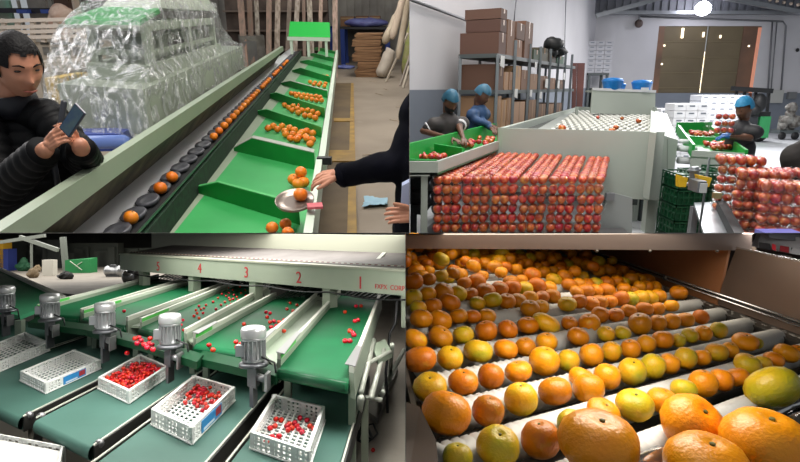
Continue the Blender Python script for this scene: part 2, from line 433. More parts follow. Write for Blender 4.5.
# ---- oranges
def make_orange(room, r, name='orange', m=None, squash=.93):
    g = G(); g.lathe([(r*.06, -r*squash*.93), (r*.35, -r*squash*.95), (r*.68, -r*squash*.75), (r*.92, -r*squash*.4), (r, 0), (r*.93, r*squash*.38), (r*.7, r*squash*.73), (r*.38, r*squash*.93), (r*.14, r*squash*.95), (r*.04, r*squash*.9)], 18)
    t = single(room, name, g, m or m_orange, 'x', 'orange', base=(0, 0, 0))
    g = G(); g.lathe([(r*.12, r*squash*.9), (r*.13, r*squash*.96), (r*.05, r*squash*.99)], 7)
    part(t, 'stem_button', g, m_stem)
    return t
r_o = .0335
proto = make_orange(R1, r_o); used = [False]
def orange(p, s, label, group):
    rot = rrot()
    if not used[0]:
        used[0] = True; place(R1, proto, p, rot, s); proto['label'] = label; proto['group'] = group; return proto
    return copy_of(R1, proto, p, rot, s, label, group)
ti = [0, 1, 2.9]
tr = [(256, 424, 15)]
def orange_px(x, y, z, rpx, label, group):
    p = R1.P(x, y, z); s = rpx*R1.mpp(p)/r_o; orange(p, s, label, group); return p
cz = ct+.045
orange_px(131, 217.5, cz, 7.3, 'orange riding alone in the cup chain closest to the camera', 'lone oranges on the cup chain')
orange_px(160.3, 188, cz, 6.6, 'lower orange of the close pair riding in the cup chain', 'pair of oranges on the cup chain')
orange_px(172, 177, cz, 5.9, 'upper orange of the close pair riding in the cup chain', 'pair of oranges on the cup chain')
k = 0; p = R1.P(214, 136.5, cz)
while k < 34:
    if k not in (13, 19, 20, 25, 27, 28, 31):
        q = p+dL*k*pitch*1.0
        orange(q+V(random.uniform(-.004, .004), 0, 0), random.uniform(.95, 1.05), 'orange in the unbroken file riding up the black cup chain', 'file of oranges on the cup chain')
    k += 1
zo = zf+.035
def pile(pts, rz, label, group, two=False):
    ps = []
    for (x, y) in pts:
        p = R1.P(x/1.951, y/1.951, zo); ps.append(p)
    # push apart where they would run into each other
    for it in range(30):
        for i in range(len(ps)):
            for j in range(i+1, len(ps)):
                d = ps[j]-ps[i]; l = d.length
                if l < 2*rz*.98:
                    if l < 1e-5: d = V(1, 0, 0); l = 1
                    m = d/l*(2*rz*.98-l)/2; m.z = 0; ps[i] -= m; ps[j] += m
    for p in ps: orange(p, rz/r_o*random.uniform(.96, 1.04), label, group)
pile([(531, 444), (557, 437), (562, 454)], .033, 'orange in the closest green tray, under the round dish', 'oranges in the closest tray')
pile([(523, 250), (533, 246), (541, 252), (550, 246), (556, 256), (563, 262), (568, 270), (565, 250), (575, 254), (580, 262), (577, 271), (585, 268), (590, 258), (595, 268), (600, 270), (605, 281), (608, 272), (610, 260), (598, 256), (571, 262)], .034, 'orange in the third tray from the camera, behind the empty tray', 'oranges in the third tray')
pile([(555, 205), (563, 210), (572, 207), (580, 212), (590, 215), (600, 215), (610, 218), (620, 222), (570, 215), (582, 220), (595, 225), (605, 226), (615, 230), (585, 206), (612, 210), (622, 214)], .034, 'orange in the fourth tray from the camera', 'oranges in the fourth tray')
pile([(568, 182), (575, 183), (583, 184), (592, 185), (600, 186), (608, 188), (616, 188), (624, 190), (578, 188), (588, 190), (598, 192), (608, 194), (618, 196), (627, 196)], .034, 'orange in the fifth tray from the camera', 'oranges in the fifth tray')
pile([(605, 160), (615, 161), (625, 162), (635, 163), (612, 165), (622, 166), (633, 168)], .034, 'orange in the sixth tray from the camera', 'oranges in the sixth tray')
pile([(622, 147), (630, 148), (638, 149)], .034, 'orange in the seventh tray from the camera', 'oranges in the seventh tray')
pile([(642, 131)], .034, 'single orange in the eighth tray from the camera', 'oranges in the eighth tray')
# weighing dish with oranges
dp = R1.P(295, 204, zt+.02); rd = 19.5*R1.mpp(dp)
dish = root(R1, 'weighing_dish', 'round steel dish with a pink tag resting on the white rim, holding oranges', 'dish', dp)
TD = Matrix.Translation(dp+V(0,0,.012)) @ Matrix.Rotation(.28, 4, 'X')
g = G(); g.lathe([(rd*.5, -.008), (rd*.96, 0), (rd, .016), (rd*.98, .018), (rd*.93, .006), (rd*.5, .002), (.002, .002)], 36, TD); part(dish, 'plate', g, mat('dish_steel', '9c8f86', .3, .7))
g = G(); q = R1.P(311, 207, zt+.03); g.obox(q+V(.02, 0, 0), (1, .2, 0), (-.2, 1, 0), .012, .075, .07); part(dish, 'tag', g, mat('pink_tag', 'c05a62', .6), 'pink plastic tag')
zd = dp.z+.012
A = [R1.P(300.5, 194.5, zd+.036)]
orange(A[0], 7.2*R1.mpp(A[0])/r_o, 'large orange lying alone on top of the round steel dish', None)
for (x, y) in ((293.5, 179.5), (301, 172), (303.5, 182), (298, 184)):
    p = R1.P(x, y, zf+.05+(.06 if y < 175 else 0)); orange(p, 6.0*R1.mpp(p)/r_o, 'orange in the small heap just beyond the steel dish', 'oranges heaped behind the dish')

# ---- shrink-wrapped machine
m_body = mat('grey_green_body', 'aab3a2', .45, c2='9ca595', ns=1.5)
m_open = mat('dark_opening', '4c4a45', .6)
wm = root(R1, 'wrapped_machine', 'grey-green stepped fruit machine under clear wrapping film behind the sorting line', 'machine', R1.P(150, 140, 0))
zl = 1.22
A = R1.P(143, 89.6, zl); B = R1.P(242, 46, zl); Lp = R1.P(57, 84, zl)
dW = (B-A); nV = (Lp-A)
def wpt(u, v, z): p = A+dW*u+nV*v; return V(p.x, p.y, z)
def wbox(g, u0, u1, v0, v1, z0, z1): return g.hexa([wpt(u0, v0, z0), wpt(u1, v0, z0), wpt(u1, v1, z0), wpt(u0, v1, z0)], [wpt(u0, v0, z1), wpt(u1, v0, z1), wpt(u1, v1, z1), wpt(u0, v1, z1)])
g = G(); wbox(g, 0, 1, 0, 1, .80, zl); part(wm, 'lower_box', g, m_body)
for u in (.0, .2, .45, .7, .99):
    for v in (0, 1):
        p = wpt(u, v, 0); g = G(); g.beam(p, V(p.x, p.y, .8), .1, .1); part(wm, 'leg', g, m_body)
g = G()
for v in (0, 1): g.beam(wpt(0, v, .25), wpt(1, v, .25), .07, .07)
g.beam(wpt(0, 0, .5), wpt(0, 1, .5), .07, .07); part(wm, 'lower_frame', g, m_body)
for k in range(4):
    g = G(); u0 = .02+k*.245; g.hexa([wpt(u0, 0, .86)-dC*-.01, wpt(u0+.225, 0, .86)-dC*-.01, wpt(u0+.225, 0, .86), wpt(u0, 0, .86)], [wpt(u0, 0, 1.16)-dC*-.01, wpt(u0+.225, 0, 1.16)-dC*-.01, wpt(u0+.225, 0, 1.16), wpt(u0, 0, 1.16)])
    part(wm, 'side_panel', g, mat('side_panel_green', '9aa491', .5))
T0 = .10; T1 = .62; V0 = .12; V1 = .80
ztop = R1.up(wpt(T0, V0, 0), 26)
g = G(); wbox(g, T0-.03, T1+.08, V0-.03, V1+.05, zl, zl+.16); part(wm, 'middle_step', g, m_body)
for u in (T0, (T0+T1)/2, T1):
    for v in (V0, V1): g = G(); g.beam(wpt(u, v, zl+.1), wpt(u, v, ztop), .08, .08); part(wm, 'tower_post', g, m_body)
g = G()
for v in (V0, V1):
    g.beam(wpt(T0, v, ztop), wpt(T1, v, ztop), .09, .09); g.beam(wpt(T0, v, (zl+ztop)/2), wpt(T1, v, (zl+ztop)/2), .05, .05)
g.beam(wpt(T0, V0, ztop), wpt(T0, V1, ztop), .09, .09); g.beam(wpt(T0, V0, (zl+ztop)/2), wpt(T0, V1, (zl+ztop)/2), .06, .06); part(wm, 'tower_beams', g, m_body)
g = G(); wbox(g, T0+.06, T1-.04, V0+.1, V1-.1, zl+.16, ztop-.12); part(wm, 'tower_housing', g, mat('housing_dull', '8d9588', .5))
g = G(); wbox(g, T0+.16, T0+.28, V0+.07, V0+.1, zl+.25, ztop-.2); part(wm, 'tower_opening', g, m_open)
# hood: sloping green sheet over the tower, grey top ridge
def hp(u, v, row): p = wpt(u, v, 0); return V(p.x, p.y, R1.up(p, row))
ph = [hp(T0-.03, 1.02, 24.5), hp(T0-.03, .10, 25.5), hp(T0+.10, .14, 13), hp(T0+.10, .94, 11)]
g = G(); g.hexa(ph, [p+V(0, .02, .05) for p in ph]); part(wm, 'green_hood', g, mat('hood_green', '3f9a54', .5), 'sloping green hood sheet')
ph2 = [hp(T0-.045, 1.05, 27.5), hp(T0-.045, .07, 28.5), hp(T0-.045, .07, 25.5), hp(T0-.045, 1.05, 24.5)]
g = G(); g.hexa(ph2, [p+V(.01, .06, 0) for p in ph2]); part(wm, 'hood_ledge', g, m_body)
zr1 = hp(T0+.10, .14, 13).z+.05
g = G(); g.hexa([wpt(T0+.10, .12, zr1), wpt(T1+.1, .12, zr1-.02), wpt(T1+.1, .9, zr1-.02), wpt(T0+.10, .95, zr1)], [wpt(T0+.16, .22, zr1+.22), wpt(T1+.05, .22, zr1+.2), wpt(T1+.05, .8, zr1+.2), wpt(T0+.16, .85, zr1+.22)]); part(wm, 'top_cap', g, m_body)
g = G(); p = R1.P(93, 138, .80); g.obox(p+V(0, .12, -.12), dC, dL, .16, .5, .3); part(wm, 'blue_bin', g, mat('bin_blue', '3c4f9e', .45), 'blue plastic bin at the base')
g = G(); g.lathe([(.04, -.22), (.06, -.18), (.06, .18), (.04, .22)], 14, Matrix.Translation(R1.P(104, 142, .80)) @ dC.to_track_quat('Z', 'Y').to_matrix().to_4x4()); part(wm, 'blue_roller', g, mat('roller_blue', '6b84c8', .4), 'light blue roller')
# film: clear wrap draped round the machine
def film_material():
    m = bpy.data.materials.new('clear_film'); m.use_nodes = True; nt = m.node_tree; N = nt.nodes; L = nt.links
    for n in list(N): N.remove(n)
    out = N.new('ShaderNodeOutputMaterial'); tr_ = N.new('ShaderNodeBsdfTransparent'); gl = N.new('ShaderNodeBsdfGlossy'); df = N.new('ShaderNodeBsdfDiffuse'); df.inputs[0].default_value = (.85, .87, .9, 1)
    gl.inputs[1].default_value = .16; gl.inputs[0].default_value = (1, 1, 1, 1)
    m1 = N.new('ShaderNodeMixShader'); m2 = N.new('ShaderNodeMixShader'); m1.inputs[0].default_value = .45
    L.new(df.outputs[0], m1.inputs[1]); L.new(gl.outputs[0], m1.inputs[2])
    tc = N.new('ShaderNodeTexCoord'); nz = N.new('ShaderNodeTexNoise'); nz.inputs['Scale'].default_value = 3.6; nz.inputs['Detail'].default_value = 9; nz.inputs['Distortion'].default_value = 2.6
    mp = N.new('ShaderNodeMapping'); mp.inputs['Scale'].default_value = (1.6, 1, .8); L.new(tc.outputs['Object'], mp.inputs[0]); L.new(mp.outputs[0], nz.inputs[0])
    rp = N.new('ShaderNodeMapRange'); rp.inputs[1].default_value = .44; rp.inputs[2].default_value = .66; rp.inputs[3].default_value = .06; rp.inputs[4].default_value = .66
    L.new(nz.outputs['Fac'], rp.inputs[0]); L.new(rp.outputs[0], m2.inputs[0])
    L.new(tr_.outputs[0], m2.inputs[1]); L.new(m1.outputs[0], m2.inputs[2]); L.new(m2.outputs[0], out.inputs[0])
    bp = N.new('ShaderNodeBump'); bp.inputs['Strength'].default_value = 1.; bp.inputs['Distance'].default_value = .12
    n2 = N.new('ShaderNodeTexNoise'); n2.inputs['Scale'].default_value = 4; n2.inputs['Detail'].default_value = 6; n2.inputs['Distortion'].default_value = 2.5; L.new(mp.outputs[0], n2.inputs[0])
    L.new(n2.outputs['Fac'], bp.inputs['Height']); L.new(bp.outputs[0], gl.inputs['Normal']); L.new(bp.outputs[0], df.inputs['Normal'])
    MATS['clear_film'] = m; return m
m_film = film_material()
def crumple(p, amt, f=2.2):
    n = noise.noise_vector(p*f)*amt+noise.noise_vector(p*f*3.1)*amt*.45+noise.noise_vector(p*f*8)*amt*.2
    return p+n
def drape(rings, nu, nv):
    """rings of corner points -> finely crumpled surface"""
    out = []
    for a, b in zip(rings[:-1], rings[1:]):
        for j in range(nv):
            t = j/nv; row = []
            for i in range(len(a)):
                for k in range(nu):
                    u = k/nu
                    p = lerp(lerp(a[i], a[(i+1) % len(a)], u), lerp(b[i], b[(i+1) % len(a)], u), t); row.append(crumple(p, .045))
            out.append(row)
    out.append([crumple(lerp(rings[-1][i], rings[-1][(i+1) % len(a)], k/nu), .045) for i in range(len(a)) for k in range(nu)])
    return out
r0 = [wpt(-.03, -.03, .72), wpt(1.03, -.03, .62), wpt(1.03, 1.05, .62), wpt(0, 1.1, .62), wpt(-.06, 1.06, .72)]
r1 = [wpt(-.015, -.03, 1.26), wpt(1.01, -.03, 1.26), wpt(1.01, 1.03, 1.27), wpt(0.05, 1.08, 1.28), wpt(-.03, 1.04, 1.26)]
r2 = [wpt(.05, .04, 1.42), wpt(.86, .04, 1.37), wpt(.86, .95, 1.4), wpt(.1, 1.05, 1.5), wpt(.0, 1.03, 1.5)]
r3 = [wpt(T0-.05, .04, ztop), wpt(T1+.12, .06, ztop-.1), wpt(T1+.12, .9, ztop-.1), wpt(.12, 1.03, ztop), wpt(T0-.06, 1.04, ztop)]
r4 = [wpt(T0+.08, .1, zr1+.12), wpt(T1+.1, .1, zr1+.1), wpt(T1+.1, .9, zr1+.1), wpt(T0+.2, .96, zr1+.15), wpt(T0+.08, .96, zr1+.12)]
g = G(); g.sheet(drape([r0, r1, r2, r3, r4], 14, 9), close=True)
part(wm, 'wrapping_film', g, m_film, 'clear crumpled wrapping film')
fm = MATS['clear_film']
# ---- steel cabinet behind it, small tables
yc = R1.P(252, 78, 0).y
cb = root(R1, 'steel_cabinet', 'dull steel cabinet standing past the end of the wrapped machine', 'cabinet', R1.P(252, 78, 0))
q = [R1.D(239.5, 36, yc), R1.D(264, 33, yc+.3), R1.D(262, 31, yc+1.4), R1.D(238, 33, yc+1.2)]
zc = q[0].z; g = G(); g.hexa([V(p.x, p.y, 0) for p in q], [V(p.x, p.y, zc) for p in q]); part(cb, 'carcass', g, m_steel2)
g = G(); g.hexa([V(q[0].x+.1, q[0].y-.02, .2), V(q[1].x-.1, q[1].y-.02, .2), V(q[1].x-.1, q[1].y, .2), V(q[0].x+.1, q[0].y, .2)], [V(q[0].x+.1, q[0].y-.02, zc-.15), V(q[1].x-.1, q[1].y-.02, zc-.15), V(q[1].x-.1, q[1].y, zc-.15), V(q[0].x+.1, q[0].y, zc-.15)]); d_ = part(cb, 'door', g, m_steel)
g = G(); g.beam(V(q[1].x-.25, q[1].y-.06, .7), V(q[1].x-.25, q[1].y-.06, 1.0), .03, .03); part(d_, 'handle', g, m_black)

# ---- background of hall 1
def rodthing(name, pts, r, m, label, cat, group=None, n=8):
    g = G(); g.tube(pts, r, n); return single(R1, name, g, m, label, cat, group=group)
boards = [(243, 30, 240, -6, 6, 'b08f7e'), (250, 30, 249, -6, 5, '8d7060'), (257, 31, 256, -6, 4, 'd8cdbd'), (266, 30, 269, -6, 5, 'a98a7a'), (274, 32, 278, -6, 5, 'c7b6a6'), (284, 32, 290, -6, 4, '9c8c80'), (291, 30, 298, -6, 4.5, 'b9aca0'), (303, 31, 303.5, -6, 3, '8b6f63'), (311, 30, 309, -6, 5, 'd0c4b4'), (318, 30, 321, -6, 3.5, 'bda090'), (334, 27, 335, -6, 5, 'c0a294')]
names = ['pinkish broad board leaning first from the steel cabinet', 'brown board leaning against the sheet wall', 'pale narrow board above the steel cabinet edge', 'dusky pink board in the leaning row', 'cream board leaning with its top to the right', 'grey-brown board in the middle of the leaning row', 'light grey board leaning beside the green hopper sheet', 'dark thin board behind the green hopper sheet', 'whitish wide board above the green hopper sheet', 'tan thin board at the edge of the hopper', 'pale tan board beside the blue barrel']
yb_ = 17.5
for i, (x0, y0, x1, y1, w, c) in enumerate(boards):
    yy = yb_+.25*(i % 3); p = R1.D(x0, 45, yy); p.z = 0; q = R1.D(x1, y1, yy+.9)
    g = G(); g.beam(p, q, w*R1.mpp(q), .05, (0, 1, .1)); single(R1, 'timber_board', g, mat('board_'+c, c, .7, c2='8a7a6c', ns=3, stretch=(4, 4, .6)), names[i], 'board', group='boards leaning on the sheet wall')
g = G(); p = R1.D(225, -8, 20); q = R1.D(330, 50, 20); g.box((p.x, 19.8, 0), (q.x, 20.1, 2.6))
bs = root(R1, 'dark_rack', 'dark brown rack behind the leaning boards', 'rack', (p.x, 19.8, 0)); part(bs, 'back_panel', g, mat('dark_rack_brown', '6b5c53', .8, c2='4a3f39', ns=2))
for zz in (.7, 1.3, 1.9):
    g = G(); g.box((p.x, 19.5, zz), (q.x, 19.8, zz+.05)); part(bs, 'shelf', g, mat('rack_shelf', '7a6b60', .7))
# blue barrel, blue post, work table with goods
p = R1.P(331.5, 66, 0); yy = p.y
b = root(R1, 'blue_barrel', 'dark blue plastic barrel behind the end of the trays', 'barrel', p)
r_ = 3.9*R1.mpp(p); hh = R1.up(p, 27.5)
g = G(); g.lathe([(r_*.9, 0), (r_, .05), (r_, hh*.3), (r_*1.04, hh*.33), (r_, hh*.36), (r_, hh*.62), (r_*1.04, hh*.65), (r_, hh*.68), (r_*.9, hh)], 18, Matrix.Translation(p)); part(b, 'drum', g, mat('barrel_blue', '1c3479', .4))
g = G(); g.lathe([(r_*.95, hh), (r_*.95, hh+.04), (r_*.5, hh+.05)], 18, Matrix.Translation(p)); part(b, 'lid', g, mat('barrel_lid', '16295f', .4))
tb = root(R1, 'work_table', 'black-topped work table with blue steel legs carrying cartons and a blue bag', 'table', R1.P(360, 72, 0))
y0 = R1.P(343, 66, 0).y
zt_ = R1.D(343, 27, y0).z
a, b_, c_, d_ = R1.D(340, 27.5, y0), R1.D(390, 28.5, y0), None, None
g = G(); g.box((a.x, y0, zt_-.08), (b_.x, y0+1.6, zt_)); part(tb, 'top', g, mat('table_black', '2a2a2c', .5))
for (xx, yo) in ((a.x+.08, .05), (a.x+.08, 1.5), (b_.x-.1, .05), (b_.x-.1, 1.5)):
    g = G(); g.box((xx-.08, y0+yo-.07, 0), (xx+.08, y0+yo+.07, zt_-.08)); part(tb, 'leg', g, mat('leg_blue', '233f8c', .45), 'blue painted steel leg')
g = G(); g.box((a.x+.15, y0+1.4, .25), (b_.x-.1, y0+1.5, zt_-.1)); part(tb, 'back_panel', g, m_open)
g = G(); p = R1.D(366, 22, y0+.5)
bag = G(); bag.ell((p.x, y0+.45, zt_+.14), (.85, .4, .17), 24, 12); bag.v = [crumple(v, .05, 4) for v in bag.v]; 
for v in bag.v: v.z = max(v.z, zt_+.005)
single(R1, 'plastic_bag', bag, mat('bag_violet_blue', '6a68a8', .35, c2='7d86c0', ns=5), 'crumpled violet-blue plastic bag on the black work table', 'bag')
for i, (x0, x1, y_, hgt, c) in enumerate(((341, 355, 20, .36, '8f6a4c'), (356, 369, 20, .38, '7b533f'), (370, 381, 20, .38, '8a6146'))):
    p0, p1 = R1.D(x0, y_, y0+1.2), R1.D(x1, y_, y0+1.2)
    t = root(R1, 'cardboard_carton', ['light brown carton at the post end of the work table', 'reddish brown carton in the middle of the work table', 'brown carton at the far corner of the work table'][i], 'carton', ((p0.x+p1.x)/2, y0+1.2, zt_), 'cartons on the work table')
    g = G(); g.box((p0.x, y0+1.0, zt_), (p1.x-.02, y0+1.5, zt_+hgt)); part(t, 'box', g, mat('carton_'+c, c, .75))
    g = G(); g.box((p0.x+.02, y0+.995, zt_+hgt-.10), (p1.x-.04, y0+1.0, zt_+hgt-.04)); part(t, 'tape', g, mat('carton_tape', 'b09068', .4), 'lighter tape strip')
# folded cardboard bundles
yst = R1.P(365, 77, 0).y
m_card = mat('folded_cardboard', 'a07a58', .8, c2='8c6849', ns=3, stretch=(1, 1, 8))
hs = [0, .26, .48, .70, .92, 1.12, 1.3]
for i in range(6):
    off = [.0, .1, -.05, .04, -.06, .03][i]; z0, z1 = hs[i], hs[i+1]-.01
    x0, x1 = R1.D(354.5, 50, yst).x+off, R1.D(381.5, 50, yst).x+off*.5
    g = G(); n_ = 5
    for k in range(n_):
        za = z0+(z1-z0)*k/n_; o_ = random.uniform(-.03, .03); bend = .05*(1 if k % 2 else .6)
        g.hexa([(x0+o_, yst-.1+o_, za), (x1+o_, yst-.1-o_, za+bend*.3), (x1+o_, yst+.9, za+bend*.3), (x0+o_, yst+.9, za)], [(x0+o_, yst-.1+o_, za+(z1-z0)/n_*.85), (x1+o_, yst-.1-o_, za+bend*.3+(z1-z0)/n_*.8), (x1+o_, yst+.9, za+bend*.3+(z1-z0)/n_*.8), (x0+o_, yst+.9, za+(z1-z0)/n_*.85)])
    single(R1, 'cardboard_bundle', g, m_card, ['bottom', 'second lowest', 'third lowest', 'fourth lowest', 'second highest', 'topmost'][i]+' bundle of folded brown cardboard in the stack before the work table', 'cardboard', group='stack of folded cardboard')
# white sacks and rolls leaning at the side
m_sack = mat('white_sack', 'c9beb0', .6, c2='b3a696', ns=4, bump=.3, bs=12)
m_roll = mat('beige_roll', 'b7a791', .7, c2='a39178', ns=3, bump=.2)
def sack(px0, py0, px1, py1, rpx, m, label, yadd=0, z0=None, group=None, name='white_sack', flat=.8, yy=None):
    p = R1.P(px0, py0, 0) if yy is None else R1.D(px0, py0, yy); q = R1.D(px1, py1, p.y+yadd); r = rpx*R1.mpp(p)
    p = p+V(0, r, r*.3); n = 9; pts = [lerp(p, q+V(0, r, 0), i/n) for i in range(n+1)]
    rs = [r*(.55+.45*min(1, i*1.2), 1)[0] if 0 else r*min(1, .6+.4*i)*(1 if i < n-1 else .8) for i in range(n+1)]
    g = G(); g.tube(pts, rs, 14); g.v = [crumple(v, r*.16, 1.4/r*.25) for v in g.v]
    return single(R1, name, g, m, label, 'sack', group=group)
sack(380, 79, 391, 50, 6.3, m_sack, 'stout white sack standing on the floor against the leaning rolls', .2)
sack(384.5, 44, 399, 12, 4.5, m_roll, 'beige fabric roll leaning above the stout white sack', .7, name='fabric_roll', yy=14.5)
sack(398, 60, 409, -5, 3.2, m_roll, 'long beige roll leaning with its foot behind the sack', .6, name='fabric_roll', yy=13.2)
sack(404, 75, 412, 20, 3.6, mat('khaki_bag', 'a89877', .7, c2='8f9a4e', ns=5), 'khaki padded bag at the edge of the pile of rolls', .5, name='khaki_bag')
sack(392, 40, 405, -8, 3.8, mat('pale_roll', 'c7b39e', .7), 'pale roll with a pinkish end high in the leaning pile', .6, name='fabric_roll', yy=14)
for i, (a, b2, c) in enumerate((((386, 82), (408, 33), 'c9bba8'), ((400, 86), (411, 52), 'a89c90'), ((403, 88), (409, 66), 'c2b6a4'), ((392, 70), (400, 34), '9a9184'))):
    p = R1.P(*a, 0); q = R1.D(*b2, p.y+.5)
    g = G(); g.beam(p, q, .05, .04); single(R1, 'thin_batten', g, mat('batten_'+c, c, .7), ['long thin batten crossing in front of the white sack', 'grey batten leaning at the edge of the pile', 'short pale batten at the foot of the pile', 'grey batten behind the stout sack'][i], 'batten', group='battens in the leaning pile')
# rubbish on the floor
g = G(); p = R1.P(345, 68.5, 0); g.ell(p+V(0, 0, .06), (.34, .3, .07), 16, 8); g.v = [crumple(v, .05, 5) for v in g.v]; single(R1, 'floor_bag', g, mat('floor_bag_blue', '5462ae', .4, c2='8f9ad8', ns=6), 'crumpled blue bag lying on the floor by the cardboard stack', 'bag')
p = R1.P(375.5, 204, 0)
rows = [[crumple(p+V((i-5)*.026, (j-3)*.05, .03+.01*abs(noise.noise(V(i*.5, j*.7, 0)))), .035, 7) for i in range(11)] for j in range(7)]
g = G(); g.sheet(rows); g.sheet([[v+V(0, 0, -.004) for v in r] for r in rows]); single(R1, 'crumpled_tissue', g, mat('tissue_blue', '9fc8dc', .6), 'crumpled pale blue tissue on the concrete aisle', 'tissue')
for i, (x, y, l) in enumerate(((396, 107, .25), (383, 95, .3), (388, 90, .25), (362, 155, .12), (399, 121, .2), (376, 82, .2))):
    p = R1.P(x, y, 0.005); a_ = random.uniform(0, pi); g = G(); g.beam(p, p+V(cos(a_)*l, sin(a_)*l, .01), .02, .01); single(R1, 'wood_scrap', g, mat('scrap', 'b5a48f', .7), ['thin scrap of wood on the concrete near the khaki bag', 'wood scrap near the foot of the sacks', 'short stick on the concrete before the sacks', 'tiny splinter beside the yellow kerb', 'splinter on the concrete close to the edge of the hall', 'wood chip just before the stout sack'][i], 'scrap', group='scraps on the aisle floor')
# far left: pale machines with railings, coloured curtains
m_pale = mat('pale_frame', 'cfc3b6', .5)
def boxpx(room, x0, y0, x1, y1, y, dep, z0=None):
    a = room.D(x0, y0, y); b = room.D(x1, y1, y); zl = min(a.z, b.z) if z0 is None else z0
    g = G(); g.box((a.x, y, zl), (b.x, y+dep, max(a.z, b.z))); return g
yk = 12.
mk = root(R1, 'railed_machine', 'pale railed machine standing behind the wrapped machine', 'machine', (R1.D(50, 30, yk).x, yk, 0))
part(mk, 'body', boxpx(R1, -20, 42, 92, 60, yk, 1.5, 0), mat('machine_beige', 'b3a898', .6, c2='9c9183', ns=2))
for i in range(6): part(mk, 'slot', boxpx(R1, 40+i*11, 42.5, 48+i*11, 44.5, yk-.03, .05), m_open)
for i in range(5): part(mk, 'panel', boxpx(R1, 42+i*10, 47, 50+i*10, 55, yk-.02, .04), m_steel2)
for y_ in (20, 26.5, 31.5, 37):
    g = G(); g.beam(R1.D(-20, y_+1.5, yk-.1), R1.D(96, y_-1.5, yk-.1), .07, .07); part(mk, 'rail', g, m_pale)
for x_ in (4, 18, 33, 44, 56, 70, 84):
    g = G(); g.beam(R1.D(x_, 19, yk-.05), R1.D(x_, 42, yk-.05), .08, .08); part(mk, 'post', g, m_pale)
cols = [(-20, 0, 16, 19, '8ab59e', 'pale green curtain panel high behind the railings'), (16, 0, 25, 19, 'a7a08f', 'beige panel between the coloured curtains'), (25, -6, 52, 19, '7f766e', 'grey-brown panel behind the blue bands')]
for i, (x0, y0, x1, y1, c, lb) in enumerate(cols):
    g = boxpx(R1, x0, y0, x1, y1+14, 16, .1, 0); single(R1, 'hanging_panel', g, mat('panel_'+c, c, .7, c2='9b958c', ns=2), lb, 'panel')
g = boxpx(R1, -20, 8, 52, 13, 15.8, .1); single(R1, 'dark_beam', g, mat('dark_beam', '2c2a33', .6), 'dark horizontal beam before the hanging panels', 'beam')
for i, (x0, x1) in enumerate(((16, 27), (40, 49))):
    g = boxpx(R1, x0, 9.5, x1, 13.4, 15.6, .6); single(R1, 'blue_crate', g, mat('crate_blue', '4058a8', .5), ['blue crate on the dark beam, nearer the green curtain', 'blue crate on the dark beam, nearer the wrapped bundle'][i], 'crate')
g = G(); p = R1.D(61, 14, 13.5); g.ell(p, (.24, .25, .2), 20, 12); g.ell(p+V(-.1, 0, -.2), (.2, .2, .3), 16, 10); g.v = [crumple(v, .06, 4) for v in g.v]
g.box((p.x-.1, 13.4, 0), (p.x+.1, 13.6, p.z)); single(R1, 'wrapped_bundle', g, mat('bundle_cream', 'd8bfae', .6, c2='b9917c', ns=4), 'cream and pink wrapped bundle beside the pale railings', 'bundle')
g = boxpx(R1, 52, -6, 70, 12, 17, .4, 0); single(R1, 'brown_cupboard', g, mat('cup_brown', '5f473c', .7), 'dark brown cupboard behind the wrapped bundle', 'cupboard')
g = boxpx(R1, 70, -6, 76, 14, 16.5, .3, 0); single(R1, 'white_post', g, mat('post_cream', 'dcc9b8', .6), 'cream post beside the brown cupboard', 'post')
for i, (x0, y0, x1, y1, c) in enumerate(((30, 62, 72, 70, '9d9487'), (38, 72, 66, 80, '7b746a'), (44, 78, 60, 86, 'b89a48'))):
    yy = 9.5-i*.7; g = boxpx(R1, x0, y0, x1, y1, yy, .8, 0); single(R1, 'floor_crate', g, mat('fc_'+c, c, .6), ['grey pallet box behind the man\'s shoulder', 'darker grey box between the man and the film', 'yellowish box at the foot of the film'][i], 'box')

# ---- man with the phone
m_skin = mat('skin', 'c48a6e', .5, c2='b87c61', ns=6)
m_hair = mat('black_hair', '0d0a0b', .6, bump=.5, bs=90, spec=.2)
m_puff = mat('black_puffer', '070709', .55, c2='0b0b0d', ns=8, bump=.12, bs=10, spec=.15)
def q1(px, py, y): return R1.D(px, py, y)
ym = 2.42
man = root(R1, 'person', 'man in a black quilted jacket looking down at the phone in his hands', 'person', (R1.D(25, 200, ym).x, ym+.1, 0))
Hc = q1(17.5, 65, ym); sH = 1.12
Mh, rd_ = head_geo(Hc, .92, .34, sH)
g = G(); head_mesh(g, Mh, rd_)
for sx in (-1, 1): g.ell(Mh @ V(sx*.078, .008, .0), (.012*sH, .022*sH, .034*sH), 10, 8)
neck0 = Mh @ V(0, .03, -.08); sh = q1(12, 112, ym+.06)
g.cap(neck0, .058*sH, sh, .062*sH)
g2 = G()
# lower body and torso of the continuous figure
hip = V(sh.x-.02, ym+.12, .98)
g.cap(sh, .06, hip, .12, 14); g.cap(sh+V(-.15, .02, -.06), .05, sh+V(.17, .02, -.06), .05)
for sx in (-1, 1):
    g.cap(hip+V(sx*.09, 0, 0), .10, V(hip.x+sx*.1, ym+.08, .5), .07); g.cap(V(hip.x+sx*.1, ym+.08, .5), .065, V(hip.x+sx*.1, ym+.14, .09), .045); g.cap(V(hip.x+sx*.1, ym+.15, .05), .045, V(hip.x+sx*.11, ym-.05, .04), .04)
